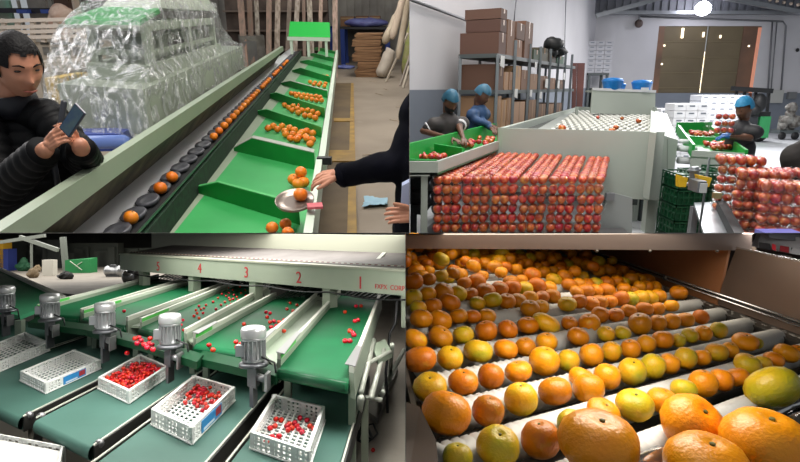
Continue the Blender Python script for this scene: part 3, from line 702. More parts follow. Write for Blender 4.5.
# arms: his left (picture side of the machine), his right
SL, EL, HL = q1(46, 116, ym+.04), q1(86, 163, ym-.06), q1(80, 145, ym-.33)
SR, ER, HR = q1(-18, 118, ym), q1(0, 192, ym-.18), q1(46, 149, ym-.36)
g.cap(SL, .055, EL, .045); g.cap(EL, .045, HL, .03); g.cap(SR, .055, ER, .045); g.cap(ER, .045, HR, .03); g.cap(sh+V(.12, 0, -.04), .06, SL, .055); g.cap(sh+V(-.1, 0, -.04), .06, SR, .055)
hg = G()
hand_geo(hg, q1(47, 146, ym-.36), q1(64, 131, ym-.36)-q1(47, 146, ym-.33), V(-.25, -.95, .25), -1, s=.72, curls=(.6, .7, .75, .8), thumb=V(.7, -.1, .75))
hand_geo(hg, q1(78, 146, ym-.30), q1(66, 129, ym-.34)-q1(78, 146, ym-.30), V(.5, -.35, .6), 1, s=.68, curl=.6, thumb=V(.2, -.3, .9))
body = fuse(g, 'b', .009, 2); hands = fuse(hg, 'h', .0028, 2)
body.add(hands.v, hands.f, True)
bd = part(man, 'body', body, m_skin)
# face details
for sx in (-1, 1): g = G(); g.ell(Mh @ V(sx*.030, -.0775, .010), (.0135*sH, .010*sH, .0045*sH), 12, 8, Matrix.Rotation(.92, 4, 'Z')); part(man, 'eye', g, mat('eye_dark', '1d1412', .3))
for sx in (-1, 1):
    g = G(); g.tube([Mh @ V(sx*.014, -.0935, .029), Mh @ V(sx*.030, -.0905, .036), Mh @ V(sx*.048, -.078, .031)], [.0025*sH, .0032*sH, .0015*sH], 6)
    part(man, 'eyebrow', g, m_hair)
g = G(); g.tube([Mh @ V(-.024, -.090, -.062), Mh @ V(-.010, -.102, -.0605), Mh @ V(0, -.103, -.062), Mh @ V(.010, -.102, -.0605), Mh @ V(.024, -.090, -.062)], [.002*sH, .0042*sH, .0045*sH, .0042*sH, .002*sH], 6); part(man, 'lips', g, mat('lip', 'a35a4b', .5))
g = G()
head_mesh(g, Mh, lambda th, ph: rad_hair(th, ph), keep=lambda th, ph: ph > (.50 if abs(th) < .85 else (.10 if abs(th) < 1.25 else (-.25 if abs(th) < 1.7 else -.62)))) if 0 else None
def hair_shell(M, rad, th_, grow=1.065, front=.60):
    g = G()
    def rr(th, ph):
        p = rad(th, ph); k = grow+.03*noise.noise(Vector((th*6, ph*9, 1)))
        return Vector((p.x*k, p.y*k, p.z*(grow if p.z > 0 else 1)))
    head_mesh(g, M, rr, 64, 40, keep=lambda th, ph: ph > (front+.05*sin(th*9) if abs(th) < .80 else (.18 if abs(th) < 1.15 else (-.22 if abs(th) < 1.5 else (.05 if abs(th) < 1.8 else -.62)))))
    return g
part(man, 'hair', hair_shell(Mh, rd_, 0), m_hair)
# jacket: quilted tubes
def puffer(g, pts, rs, pitch_=.055, n=20, amp=.011, flat=1.):
    """quilted sleeve or body along a path"""
    P_ = []; R_ = []
    tot = sum((Vector(pts[i+1])-Vector(pts[i])).length for i in range(len(pts)-1)); N_ = max(6, int(tot/.009)); 
    for k in range(N_+1):
        s_ = tot*k/N_; d = s_
        for i in range(len(pts)-1):
            L_ = (Vector(pts[i+1])-Vector(pts[i])).length
            if d <= L_+1e-6 or i == len(pts)-2:
                t_ = min(1, d/L_); P_.append(lerp(pts[i], pts[i+1], t_)); r = rs[i]*(1-t_)+rs[i+1]*t_; R_.append(r+amp*(abs(sin(pi*s_/pitch_))**.6-.5)); break
            d -= L_
    # soften the joints
    for it in range(6): P_ = [P_[0]]+[(P_[i-1]+P_[i]*2+P_[i+1])/4 for i in range(1, len(P_)-1)]+[P_[-1]]
    g.tube(P_, R_, n); g.ell(P_[0], R_[0], 14, 10)
    return g
g = G()
puffer(g, [SL, EL, HL+(HL-EL)*-.18], [.080, .070, .050]); 
gs = G(); puffer(gs, [SR, ER, HR+(HR-ER)*-.05], [.092, .078, .056])
tj = G()
top = sh+V(.01, .03, -.02); bt = V(hip.x-.02, ym+.10, .86)
N_ = 90; rows = []
for j in range(N_+1):
    t_ = j/N_; c0 = lerp(top, bt, t_); w_ = (.10+.15*min(1, t_*5)**.7) if t_ < .2 else .25+.0*t_; dp_ = (.09+.06*min(1, t_*5)) if t_ < .2 else .15
    q = .010*(abs(sin(pi*t_*11))**.6-.5)
    rows.append([c0+V((w_+q)*cos(a_), (dp_+q)*sin(a_), 0) for a_ in [2*pi*k/36 for k in range(36)]])
tj.sheet(rows, close=True)
for v in tj.v: pass
jk = part(man, 'jacket', tj, m_puff, 'black quilted puffer jacket')
part(jk, 'sleeve', g, m_puff); part(jk, 'sleeve', gs, m_puff)
# shoulders of the jacket and collar
g = G(); g.chain([SL, sh+V(.10, .0, -.02), sh+V(0, .02, .0), sh+V(-.11, 0, -.02), SR], [.080, .078, .085, .085, .09]); gq = fuse(g, 'q', .012, 3); part(jk, 'yoke', gq, m_puff)
g = G(); g.lathe([(.082, -.05), (.092, -.0), (.086, .045), (.076, .045), (.078, 0), (.07, -.05)], 28, Matrix.Translation(sh+V(.03, -.01, .045)) @ Matrix.Rotation(.2, 4, 'X')); part(jk, 'collar', g, mat('navy_collar', '15161f', .6))
g = G(); g.chain([q1(64, 103, ym-.14), q1(60, 130, ym-.17), q1(54, 165, ym-.16), q1(58, 185, ym-.14)], [.012, .012, .012, .012]); part(jk, 'strap', g, mat('strap_shiny', '32343a', .3), 'shiny black strap across the chest')
g = G()
for sx in (-1, 1): g.cap(hip+V(sx*.09, 0, -.08), .125, V(hip.x+sx*.1, ym+.08, .5), .095); g.cap(V(hip.x+sx*.1, ym+.08, .5), .095, V(hip.x+sx*.1, ym+.14, .12), .075)
part(man, 'trousers', fuse(g, 't', .014, 3), mat('dark_trousers', '1c1d22', .7))
# phone: held upright between the hands, top towards the machine
ph = root(R1, 'smartphone', 'dark blue smartphone held in the hands of the man in black', 'phone', q1(74, 122, ym-.42))
a, b = q1(67.5, 130, ym-.42), q1(80, 111, ym-.42)
ud = (b-a).normalized(); L_ = (b-a).length
xd = V(.80, -.15, .25); xd = (xd-ud*xd.dot(ud)).normalized(); nd = xd.cross(ud)
w2 = .026
g = G(); c = (a+b)/2
def pl(u, v, n_): return c+xd*u+ud*v+nd*n_
h2 = L_/2+.012
g.hexa([pl(-w2, -h2, 0), pl(w2, -h2, 0), pl(w2, h2, 0), pl(-w2, h2, 0)], [pl(-w2, -h2, .009), pl(w2, -h2, .009), pl(w2, h2, .009), pl(-w2, h2, .009)]); part(ph, 'casing', g, mat('phone_navy', '141c38', .3))
nf = 1 if (R1.M.to_3x3() @ nd).dot(CAM-(R1.M @ c)) > 0 else -1
z0, z1 = (.0092, .0098) if nf > 0 else (-.0008, -.0002)
g = G(); g.hexa([pl(-w2*.9, -h2*.94, z0), pl(w2*.9, -h2*.94, z0), pl(w2*.9, h2*.94, z0), pl(-w2*.9, h2*.94, z0)], [pl(-w2*.9, -h2*.94, z1), pl(w2*.9, -h2*.94, z1), pl(w2*.9, h2*.94, z1), pl(-w2*.9, h2*.94, z1)]); part(ph, 'screen', g, mat('phone_glass', '2c4668', .15, c2='4a5f66', ns=20))

# ---- the reaching man at the aisle: arm, jacket front, second hand
ya = 2.45
m_navy = mat('navy_jacket', '07080e', .9, c2='0b0c15', ns=6, bump=.15, bs=14, spec=.08)
per = root(R1, 'person', 'man in a dark navy jacket reaching one hand towards the oranges', 'person', (R1.D(430, 200, ya).x, ya, 0))
S2, E2, W2 = q1(438, 96, ya+.05), q1(402, 164, ya-.02), q1(343, 175, ya+.05)
g = G(); g.cap(E2, .045, W2, .032); g.cap(S2, .06, E2, .045)
tors = q1(445, 120, ya); g.cap(tors, .13, V(tors.x, ya, .95), .15)
g.cap(tors+V(0, 0, .15), .06, tors+V(0, 0, .25), .06); g.ell(tors+V(0, 0, .42), (.078, .1, .12))
for sx in (-1, 1): g.cap(V(tors.x+sx*.09, ya, .95), .1, V(tors.x+sx*.1, ya, .5), .07); g.cap(V(tors.x+sx*.1, ya, .5), .065, V(tors.x+sx*.1, ya+.04, .08), .045); g.cap(V(tors.x+sx*.1, ya+.04, .05), .045, V(tors.x+sx*.1, ya-.15, .04), .04)
hg = G(); hand_geo(hg, q1(339, 174, ya+.04), q1(318, 178, ya+.05)-q1(339, 174, ya+.05), V(.05, -.45, .9), -1, s=.92, curls=(.38, .45, .5, .55), thumb=V(-.75, -.35, -.45))
W3 = q1(424, 216, ya-.30); g.cap(q1(440, 190, ya-.1), .045, W3, .03)
hand_geo(hg, q1(417, 215, ya-.30), V(-1, -.1, .05), V(.0, -.85, .5), 1, s=.85, curl=.5, thumb=V(-.7, -.3, .5))
body = fuse(g, 'b2', .011, 2); hands = fuse(hg, 'h2', .0028, 2); body.add(hands.v, hands.f, True); part(per, 'body', body, m_skin)
g = G(); g.chain([S2, E2, W2-(W2-E2)*.02], [.115, .078, .055], 16); g.chain([q1(450, 108, ya+.02), q1(438, 160, ya), q1(432, 240, ya-.02), q1(430, 300, ya)], [.17, .18, .19, .2], 18)
g.chain([S2, q1(420, 115, ya+.03)], [.11, .10])
jg = fuse(g, 'j2', .011, 3); jg.v = [v+noise.noise_vector(v*14)*.009 for v in jg.v]
j2 = part(per, 'jacket', jg, m_navy)
g = G(); d_ = (W2-E2).normalized(); q = d_.to_track_quat('Z', 'Y').to_matrix().to_4x4(); g.lathe([(.056, -.02), (.059, 0), (.056, .014), (.042, .014)], 20, Matrix.Translation(W2) @ q); part(j2, 'cuff', g, m_navy)
g = G(); a_ = [q1(402, 186, ya-.19), q1(413, 180, ya-.19), q1(414, 222, ya-.21), q1(400, 222, ya-.21)]; g.hexa(a_, [p+V(0, .05, 0) for p in a_]); part(per, 'shirt', g, mat('pale_shirt', 'a9b2cf', .7), 'pale blue shirt showing in the open jacket')
g = G()
for sx in (-1, 1): g.cap(V(tors.x+sx*.09, ya, .95), .13, V(tors.x+sx*.1, ya, .5), .095); g.cap(V(tors.x+sx*.1, ya, .5), .095, V(tors.x+sx*.1, ya+.04, .1), .075)
part(per, 'trousers', fuse(g, 't2', .016, 3), mat('dark_trousers', '1c1d22', .7))
# ================================================================== HALL 2: apple packing hall
m_w2 = mat('hall_white_wall', 'c2c1c5', .8, c2='b8b7bb', ns=.5)
m_g2 = mat('hall_grey_dado', '747b86', .7, c2='6c737e', ns=.7)
m_body2 = mat('machine_pale_grey', 'abb3aa', .5, c2='a3aba2', ns=1)
m_flr2 = mat('hall_floor', 'c3c6ca', .4, c2='b4b7bc', ns=.6, nd=6)
m_metal2 = mat('galvanised', '8f9296', .4, .6)
m_gr2 = mat('bin_green', '1c9a3e', .45)
m_grd2 = mat('crate_dark_green', '0f4a2c', .5)
YB = 22.0
# corner of left wall and back wall stands at column 591; left wall runs towards (640, 87)
cB = R2.P(588, 150, 0); cB = R2.D(588, 120, YB); cB.z = 0
dL2 = R2.ray(700, 87); dL2 = V(dL2.x, dL2.y, 0).normalized()
cx_, cy_ = cB.x, cB.y
near = V(cx_, cy_, 0)-dL2*21.5
g = G(); nrm = V(-dL2.y, dL2.x, 0)
g.hexa([near, V(cx_, cy_, 0), V(cx_, cy_, 0)+nrm*.1, near+nrm*.1], [v+V(0, 0, 2.05) for v in (near, V(cx_, cy_, 0), V(cx_, cy_, 0)+nrm*.1, near+nrm*.1)]); 
zd = R2.up(R2.P(447, 150, 0), 88)
# dado height from the picture: level line near eye height
ZD = 1.68
g = G(); q = (near, V(cx_, cy_, 0), V(cx_, cy_, 0)+nrm*.1, near+nrm*.1)
g.hexa(q, [v+V(0, 0, ZD) for v in q]); g.mt(1); g.hexa([v+V(0, 0, ZD) for v in q], [v+V(0, 0, 5.2) for v in q]); setting(R2, 'wall_left', g, [m_g2, m_w2])
xr = R2.D(806, 100, YB).x+3
g = G(); g.box((cx_-.1, YB, 0), (xr, YB+.15, 1.5)); g.mt(1)
dx0, dx1 = R2.D(655.5, 60, YB).x, R2.D(757, 60, YB).x; dzt = R2.D(700, 26, YB).z
g.box((cx_-.1, YB, 1.5), (dx0, YB+.15, 5.2)); g.box((dx1, YB, 1.5), (xr, YB+.15, 5.2)); g.box((dx0, YB, dzt), (dx1, YB+.15, 5.2)); setting(R2, 'wall_back', g, [m_g2, m_w2])
g = G(); g.box((-9, .3, -.05), (xr, YB, 0)); setting(R2, 'floor', g, m_flr2)
g = G(); zc = R2.D(700, 15, YB).z
m_roof = mat('roof_sheet', '6f7178', .6)
for i in range(60):
    x = cx_-2+i*.28; g.box((x, YB-.4, zc), (x+.15, YB+.2, zc+1.8)); g.box((x+.13, YB-.35, zc), (x+.28, YB+.15, zc+1.8))
setting(R2, 'trim_1', g, m_roof)
g = G(); q = [V(cx_-1, YB-.4, zc+.7), V(xr, YB-.4, zc+.7), V(xr, 1, zc+3.4), V(cx_-8, 1, zc+3.4)]; g.slab(q, .05); setting(R2, 'ceiling', g, m_roof)
rb = root(R2, 'roof_beam', 'grey steel roof beam along the top of the sheet wall', 'beam', (cx_, YB-.5, zc+.2))
g = G(); g.beam(V(cx_, YB-.55, zc+.02), V(xr, YB-.55, zc+.02), .12, .12); part(rb, 'chord', g, m_metal2)
g = G(); 
a = R2.D(596, 16, YB-.9); b = R2.D(640, 2, YB-1.6); c = R2.D(800, 12, YB-.9)
g.beam(a, R2.D(665, -3, YB-1.2), .14, .14); g.beam(c, R2.D(720, -3, YB-1.2), .14, .14); part(rb, 'brace', g, m_metal2)
for i in range(6):
    p = R2.D(770+i*7, 0+i*1.2, YB-1); g = G(); g.ell(p, (.06, .06, .06), 8, 6); part(rb, 'bolt_head', g, mat('bolt_light', 'cbb8a8', .5))
# big sliding door: two leaves with a lit gap
m_door = mat('door_olive', '6b5f48', .7, c2='5d523e', ns=.6, nd=5)
m_door2 = mat('door_brown', '5e4c42', .7, c2='53443a', ns=.8)
xg = R2.D(705, 60, YB).x; 
for nm, x0, x1 in (('door_1', dx0, xg-.035), ('door_2', xg+.035, dx1)):
    g = G(); g.box((x0, YB+.05, 0), (x1, YB+.12, dzt)); o = setting(R2, nm, g, m_door)
    w_ = x1-x0
    for k in range(7):
        zz = dzt*k/7; gg = G(); gg.box((x0, YB+.03, zz), (x1, YB+.05, zz+.03)); part(o, 'panel_seam', gg, mat('seam', '71654d', .7))
    xa, xb = (x0, x0+w_*.13) if nm == 'door_1' else (x1-w_*.34, x1)
    gg = G(); gg.box((xa, YB+.02, 0), (xb, YB+.05, dzt)); part(o, 'edge_panel', gg, mat('door_edge_rust', '7c5a46', .7, c2='5f4a3c', ns=1))
m_day = mat('daylight_gap', 'fff2d8', .5, emit='ffeccb', es=2.2)
g = G(); g.box((xg-.05, YB+.16, .05), (xg+.05, YB+.18, dzt-.9)); setting(R2, 'window_1', g, m_day)
for i, (px, y0, y1) in enumerate(((683, 28, 38), (704, 32, 37), (721, 35, 38))):
    a = R2.D(px-.6, y0, YB-.03); b = R2.D(px+.6, y1, YB-.03); g = G(); g.box((a.x, YB+.0, b.z), (b.x, YB+.02, a.z)); setting(R2, 'window_%d' % (i+2), g, m_day)
m_dawn = mat('reddish_daylight', 'ffb090', .5, emit='b86c52', es=.22)
g = G(); g.box((dx1-.12, YB+.0, dzt*.32), (dx1, YB+.02, dzt-.05)); setting(R2, 'window_5', g, m_dawn)
for i, (px, py) in enumerate(((664.5, 45.5), (749, 46), (662, 64))):
    p = R2.D(px, py, YB); g = G(); g.box((p.x-.03, YB+.0, p.z-.03), (p.x+.03, YB+.02, p.z+.03)); setting(R2, 'window_%d' % (i+6), g, m_day)
# bright lamp under the roof
lp = R2.D(703, 8.5, YB-1.2)
l_ = root(R2, 'hall_light', 'glaring white lamp hanging under the roof above the big door', 'lamp', lp)
g = G(); g.ell(lp, (.26, .26, .24), 16, 10); part(l_, 'bulb', g, mat('lamp_glow', 'ffffff', .5, emit='f2f2ff', es=25))
g = G(); g.lathe([(.17, .05), (.10, .2), (.04, .3), (.04, .6)], 16, Matrix.Translation(lp)); part(l_, 'housing', g, m_metal2)
# conduit pipes and bell
def pipe(pts, r, label, nm='conduit_pipe', m=None):
    g = G(); g.tube(pts, r, 6); return single(R2, nm, g, m or mat('pipe_grey', '6d6e72', .5, .3), label, 'pipe')
wl = lambda px, py: None
def onleft(px, py, off=.05):
    """point on the left wall"""
    d = R2.ray(px, py); n = nrm; c = V(cx_, cy_, 0)-nrm*off; e = V(0, 0, R2.H)
    t = (c-e).dot(n)/V(d.x, d.y, d.z).dot(n); return e+d*t
pipe([onleft(409, -1), onleft(467, 20.5)], .025, 'dark pipe sloping down the white side wall to the topmost cartons')
pipe([onleft(516.5, -3), onleft(514, 22)], .012, 'thin cable dropping behind the tall cartons')
pipe([onleft(566, -3), onleft(564.5, 52)], .012, 'thin cable on the side wall above the far rack')
pipe([R2.D(590, -2, YB-.06), R2.D(588, 60, YB-.06)], .05, 'grey downpipe in the corner of the two walls')
pipe([R2.D(639, 16.5, YB-.08), R2.D(783, 21.5, YB-.08), R2.D(786, 26, YB-.08), R2.D(781, 92, YB-.08)], .03, 'pipe running along the top of the back wall and down beside the switch box')
pipe([R2.D(772.5, 21, YB-.08), R2.D(768, 90, YB-.08)], .03, 'first vertical pipe beside the big door')
pipe([R2.D(777, 21, YB-.08), R2.D(771, 90, YB-.08)], .02, 'thin second vertical pipe beside the big door')
bl = root(R2, 'alarm_bell', 'round dark alarm bell hanging from the high pipe', 'bell', R2.D(639, 24, YB-.15))
g = G(); p = R2.D(639, 23.5, YB-.15); g.lathe([(.02, -.06), (.12, -.05), (.15, 0), (.15, .03)], 14, Matrix.Translation(p) @ Matrix.Rotation(-pi/2, 4, 'X')); part(bl, 'gong', g, mat('bell_brown', '4c3d38', .5))
g = G(); g.beam(p, p+V(0, 0, .28), .04, .04); part(bl, 'bracket', g, m_metal2)
g = G(); a = R2.D(772, 90, YB-.1); b = R2.D(782, 103, YB-.1); g.box((a.x, YB-.12, b.z), (b.x, YB, a.z)); single(R2, 'switch_box', g, mat('box_grey', 'a9aaa6', .5), 'small grey switch box under the pipes', 'switch box')
g = G(); a = R2.D(789, 92, YB-.1); b = R2.D(796, 99, YB-.1); g.box((a.x, YB-.12, b.z), (b.x, YB, a.z)); single(R2, 'meter_box', g, mat('box_dark', '6d6f70', .5), 'small dark-faced meter box beside the switch box', 'meter box')
g = G(); p = R2.D(797.5, 50, YB-.06); g.ell(p, (.07, .04, .07), 10, 8); single(R2, 'wall_knob', g, m_black, 'small dark round fitting high on the white back wall', 'fitting')

# ---- shelving rack with cartons along the left wall
m_up = mat('rack_upright', '70767a', .5, .3)
m_shelf = mat('rack_beam', '4a5152', .5)
cols2 = ['6d4c3c', '7a5643', '644536', '85604a', '5b4032', '74543f']
rk = root(R2, 'shelf_rack', 'long grey steel rack along the side wall packed with brown cartons', 'rack', onleft(500, 150))
off = .95
def rackpt(px, z, o_=None):
    """point over the front line of the rack at picture column px and height z"""
    d = R2.ray(px, 87); n = nrm; c = V(cx_, cy_, 0)-nrm*(off if o_ is None else o_); e = V(0, 0, 0)
    t = (c-e).dot(n)/V(d.x, d.y, 0).dot(n); p = V(d.x*t, d.y*t, 0); p.z = z; return p
zs = R2.up(rackpt(497, 0), 53.5); zs2 = R2.up(rackpt(497, 0), 90)
hs2 = [zs, zs2, .75]
for px in (496.5, 513.5, 528, 538.5, 548.5, 556.5, 563.5, 570):
    a = rackpt(px, 0); top_z = zs+(.25 if px > 500 else -.02); 
    g = G(); g.beam(a, V(a.x, a.y, top_z), .045, .045); part(rk, 'upright', g, m_up)
    b = a+nrm*.6; g = G(); g.beam(b, V(b.x, b.y, top_z), .045, .045); part(rk, 'upright', g, m_up)
s0, s1 = rackpt(496, 0), rackpt(574, 0)
for z in hs2:
    g = G(); g.hexa([s0+V(0, 0, z-.06), s1+V(0, 0, z-.06), s1+nrm*.62+V(0, 0, z-.06), s0+nrm*.62+V(0, 0, z-.06)], [s0+V(0, 0, z), s1+V(0, 0, z), s1+nrm*.62+V(0, 0, z), s0+nrm*.62+V(0, 0, z)]); part(rk, 'shelf', g, m_shelf)
axr = dL2
cl_n = [0]
def rcarton(px0, px1, z0, h, label, c=None, o_=None, dep=.6, group=None, flap=False):
    a = rackpt(px0, z0, o_); b = rackpt(px1, z0, o_); cl_n[0] += 1
    c = c or cols2[cl_n[0] % 6]
    t = root(R2, 'cardboard_carton', label, 'carton', (a+b)/2, group)
    q = [a, b, b+nrm*dep, a+nrm*dep]; m = mat('carton2_'+c, c, .75, c2=c, ns=3)
    g = G(); g.hexa(q, [v+V(0, 0, h) for v in q]); part(t, 'box', g, m)
    g = G(); mid = (a+b)/2-nrm*.004; w_ = axr*.03; g.hexa([mid-w_+V(0, 0, h*.55), mid+w_+V(0, 0, h*.55), mid+w_+nrm*.003+V(0, 0, h*.55), mid-w_+nrm*.003+V(0, 0, h*.55)], [mid-w_+V(0, 0, h+.001), mid+w_+V(0, 0, h+.001), mid+w_+nrm*.003+V(0, 0, h+.001), mid-w_+nrm*.003+V(0, 0, h+.001)]); part(t, 'tape', g, mat('tape_tan', '96755a', .5))
    return t
def zat(px, py, o_=None): return R2.up(rackpt(px, 0, o_), py)
rcarton(497, 504, zs, zat(498, 32)-zs, 'big brown carton at the aisle end of the top shelf, below the topmost pair', '5d4136', off, dep=.62)
rcarton(498, 504, zat(498, 32)+.01, (zat(500, 10)-zat(498, 32))*.55, 'middle carton of the tall pile at the aisle end of the rack', '563c33', off, dep=.55)
rcarton(498, 504, zat(498, 32)+.02+(zat(500, 10)-zat(498, 32))*.55, (zat(500, 10)-zat(498, 32))*.45, 'topmost carton of the tall pile at the aisle end of the rack', '5f4438', off, dep=.57)
rcarton(505, 512, zs, zat(508, 20)-zs, 'tall narrow carton behind the tall pile on the top shelf', '75543f')
rcarton(514, 520, zs, zat(517, 40)-zs, 'open carton low on the top shelf beside the tall narrow one', '8a654e')
rcarton(514, 522, zat(517, 40)+.01, zat(518, 24)-zat(517, 40), 'carton standing on the open carton of the top shelf', '5f4436')
rcarton(522.5, 530, zs, zat(526, 22)-zs, 'last tall brown carton before the dark crates', '6a4b3b')
for i, (a, b, y, c) in enumerate(((532, 538, 50, '3c4a3a'), (539, 546, 48, '4a4536'), (547, 554, 54, '3a332c'), (555, 562, 56, '35513f'))):
    t = rcarton(a, b, zs, zat((a+b)/2, y)-zs, ['dark green crate first beyond the tall cartons', 'olive crate second beyond the tall cartons', 'small black-brown box third on the far top shelf', 'green crate near the far end of the top shelf'][i], c); t.name = 'storage_crate'; t['category'] = 'crate'
g = G(); p = rackpt(551, zat(551, 44)); g.ell(p, (.22, .2, .14), 14, 8); g.ell(p+axr*.35+V(0, 0, -.12), (.2, .2, .12), 14, 8); g.v = [crumple(v, .04, 5) for v in g.v]
g.ell(p+V(0, 0, -.16), (.1, .1, .1), 8, 6)
single(R2, 'black_bag', g, m_black, 'lumpy black bag lying on the far crates of the top shelf', 'bag')
# lower bays
rcarton(497.5, 503, zs2, zat(498, 64)-zs2, 'wide brown carton at the aisle end of the middle shelf', '5e4234', dep=.6)
bays = [(504, 508, 72), (509, 512, 72), (515, 520, 66), (521, 527, 70), (530, 537, 74), (540, 547, 76), (550, 555, 78), (558, 563, 80)]
for i, (a, b, y) in enumerate(bays):
    rcarton(a, b, zs2, zat((a+b)/2, y)-zs2, ['carton just behind the first upright on the middle shelf', 'second carton on the middle shelf', 'narrow carton with its flap open on the middle shelf', 'carton beside the open one on the middle shelf', 'carton in the third bay of the middle shelf', 'carton in the fourth bay of the middle shelf', 'carton in the fifth bay of the middle shelf', 'carton in the far bay of the middle shelf'][i], ['a07b5c', '8d6a4e', 'a9845f', '765540', '8b6a50', '6d5040', '7a5a45', '5b463a'][i])
for i, (a, b, y) in enumerate(((497.5, 502, 96), (503, 507, 100), (508, 512, 98), (515, 526, 102), (530, 537, 100), (540, 547, 104), (550, 555, 104), (558, 564, 103))):
    rcarton(a, b, .75, max(.2, zat((a+b)/2, y)-.75), ['carton on the bottom shelf behind the blue-capped workers', 'first carton on the bottom shelf past the first upright', 'second carton on the bottom shelf past the first upright', 'wide carton on the bottom shelf of the second bay', 'carton on the bottom shelf of the third bay', 'carton on the bottom shelf of the fourth bay', 'carton on the bottom shelf of the fifth bay', 'carton on the bottom shelf of the far bay'][i], ['9a7859', 'ab8763', '93704f', 'a9866a', '7d6048', '6e5542', '8a6d55', '655044'][i])
for i, (px, py, w) in enumerate(((501, 61, 5), (534.5, 65, 3), (546, 83, 4), (516, 93, 4), (531, 93, 3), (541, 95, 3), (558, 84, 3.5), (563, 76, 3))):
    p = R2.D(px, py, 1); q = rackpt(px, 0, off+.03); q.z = R2.up(q, py); u = R2.mpp(q)
    g = G(); g.hexa([q-axr*w*u*1.2+V(0, 0, -w*u), q+axr*w*u*1.2+V(0, 0, -w*u*1.3), q+axr*w*u*1.2-nrm*.01+V(0, 0, -w*u*1.3), q-axr*w*u*1.2-nrm*.01+V(0, 0, -w*u)], [q-axr*w*u*.9+V(0, 0, w*u), q+axr*w*u*1.3+V(0, 0, w*u), q+axr*w*u*1.3-nrm*.01+V(0, 0, w*u), q-axr*w*u*.9-nrm*.01+V(0, 0, w*u)])
    single(R2, 'shelf_tag', g, mat('paper_white', 'd0d0cf', .7), 'small white paper tag hanging on the rack beams', 'tag', group='paper tags on the rack')

# ---- far corner: stack of white trays, stand, red sheets
m_wt = mat('white_box', 'dcdde0', .6); m_wt2 = mat('white_box_shade', 'c4c6cb', .6)
def boxstack(x0, y0, x1, y1, yy, nr, nc, name, label, dep=.6, m=None, zb=0, group=None, pad=.0):
    """stack of boxes filling the picture area, each box a thing"""
    a = R2.D(x0, y0, yy); b = R2.D(x1, y1, yy); zt_ = a.z; w_ = (b.x-a.x)/nc; h_ = (zt_-zb)/nr
    src = None; out = []
    for r in range(nr):
        for c in range(nc):
            p = V(a.x+w_*(c+.5), yy+dep/2, zb+h_*r)
            if p.z+h_ < -.0: continue
            if src is None:
                src = root(R2, name, label, 'box', p, group)
                g = G(); g.box((p.x-w_*.48, yy, p.z+.004), (p.x+w_*.48, yy+dep, p.z+h_*.96)); part(src, 'carton_body', g, m or m_wt)
                g = G(); g.box((p.x-w_*.22, yy-.006, p.z+h_*.55), (p.x+w_*.22, yy+.004, p.z+h_*.74)); part(src, 'hand_hole', g, mat('hole_grey', '6f7680', .7), 'dark grip hole')
            else: copy_of(R2, src, p, label=label, group=group)
    return src
boxstack(588.5, 41, 611, 73, YB-1.0, 7, 3, 'white_tray_box', 'white fruit box stacked on the dark stand in the far corner', .6, mat('corner_box', 'b4b4ba', .6), zb=R2.D(590, 73, YB-1.0).z, group='white boxes in the far corner')
st = root(R2, 'dark_stand', 'dark stand in the far corner carrying the stack of white boxes', 'stand', R2.D(598, 100, YB-1.0))
a = R2.D(588.5, 73, YB-1.05); b = R2.D(612, 76, YB-1.35)
g = G(); g.box((a.x, YB-1.05, a.z-.07), (b.x, YB-.3, a.z-.002)); part(st, 'top', g, m_shelf)
for xx in (a.x+.05, b.x-.05):
    for yy in (YB-1.0, YB-.4): g = G(); g.box((xx-.04, yy-.04, 0), (xx+.04, yy+.04, a.z-.07)); part(st, 'leg', g, m_shelf)
g = G(); a = R2.D(591, 88, YB-.8); g.box((a.x, YB-.9, 0), (b.x-.2, YB-.5, a.z)); single(R2, 'dark_drum', g, mat('drum_dark', '2e3a36', .6), 'dark green block standing under the corner stand', 'block')
for i, (x0, x1, xt0, xt1) in enumerate(((573.5, 577.5, 573, 577), (578.5, 582.5, 577.5, 585))):
    p0 = R2.D(x0, 118, 14.6); p1 = R2.D(x1, 118, 14.6); t0 = R2.D(xt0, 63, 15); t1 = R2.D(xt1, 63, 15)
    g = G(); q = [V(p0.x, p0.y, 0), V(p1.x, p1.y, 0), V(p1.x, p1.y+.04, 0), V(p0.x, p0.y+.04, 0)]; g.hexa(q, [t0, t1, t1+V(0, .04, 0), t0+V(0, .04, 0)])
    single(R2, 'red_sheet', g, mat('red_sheet', '4a241f', .6, c2='5e3028', ns=2), ['rust-red sheet leaning at the end of the rack, the narrow one', 'rust-red sheet leaning with a bright edge beside the narrow one'][i], 'sheet')

# ---- washing / grading machine
mach = root(R2, 'grading_machine', 'big pale grey grading machine with a roller bed and raised back cover', 'machine', R2.P(600, 230, 0))
zt2 = 1.22
k_ = lambda x, y, z=zt2: R2.P(x, y, z)
fl_, fr_ = k_(498.5, 128), k_(665, 132)     # front upper edge
fr2 = k_(680, 141); bl_, br_ = k_(575, 107.5), k_(655, 112)
f0, f1 = fl_, fr_
g = G(); zb = .42
# front wall
g.hexa([V(f0.x, f0.y, zb), V(f1.x, f1.y, zb), V(f1.x, f1.y+.05, zb), V(f0.x, f0.y+.05, zb)], [f0, f1, f1+V(0, .05, 0), f0+V(0, .05, 0)]); part(mach, 'front_panel', g, m_body2)
def wallp(name, a, b, th, z0, z1, m=m_body2, label=None):
    a = Vector(a); b = Vector(b); d = (b-a); d.z = 0; n = V(-d.y, d.x, 0).normalized()*th
    g = G(); q = [V(a.x, a.y, z0), V(b.x, b.y, z0), V(b.x, b.y, z0)+n, V(a.x, a.y, z0)+n]; g.hexa(q, [V(v.x, v.y, z1) for v in q]); return part(mach, name, g, m, label)
wallp('side_wall', f0, bl_, -.06, zb, zt2)
wallp('back_wall', bl_, k_(657, 110), .05, zb, zt2+.02)
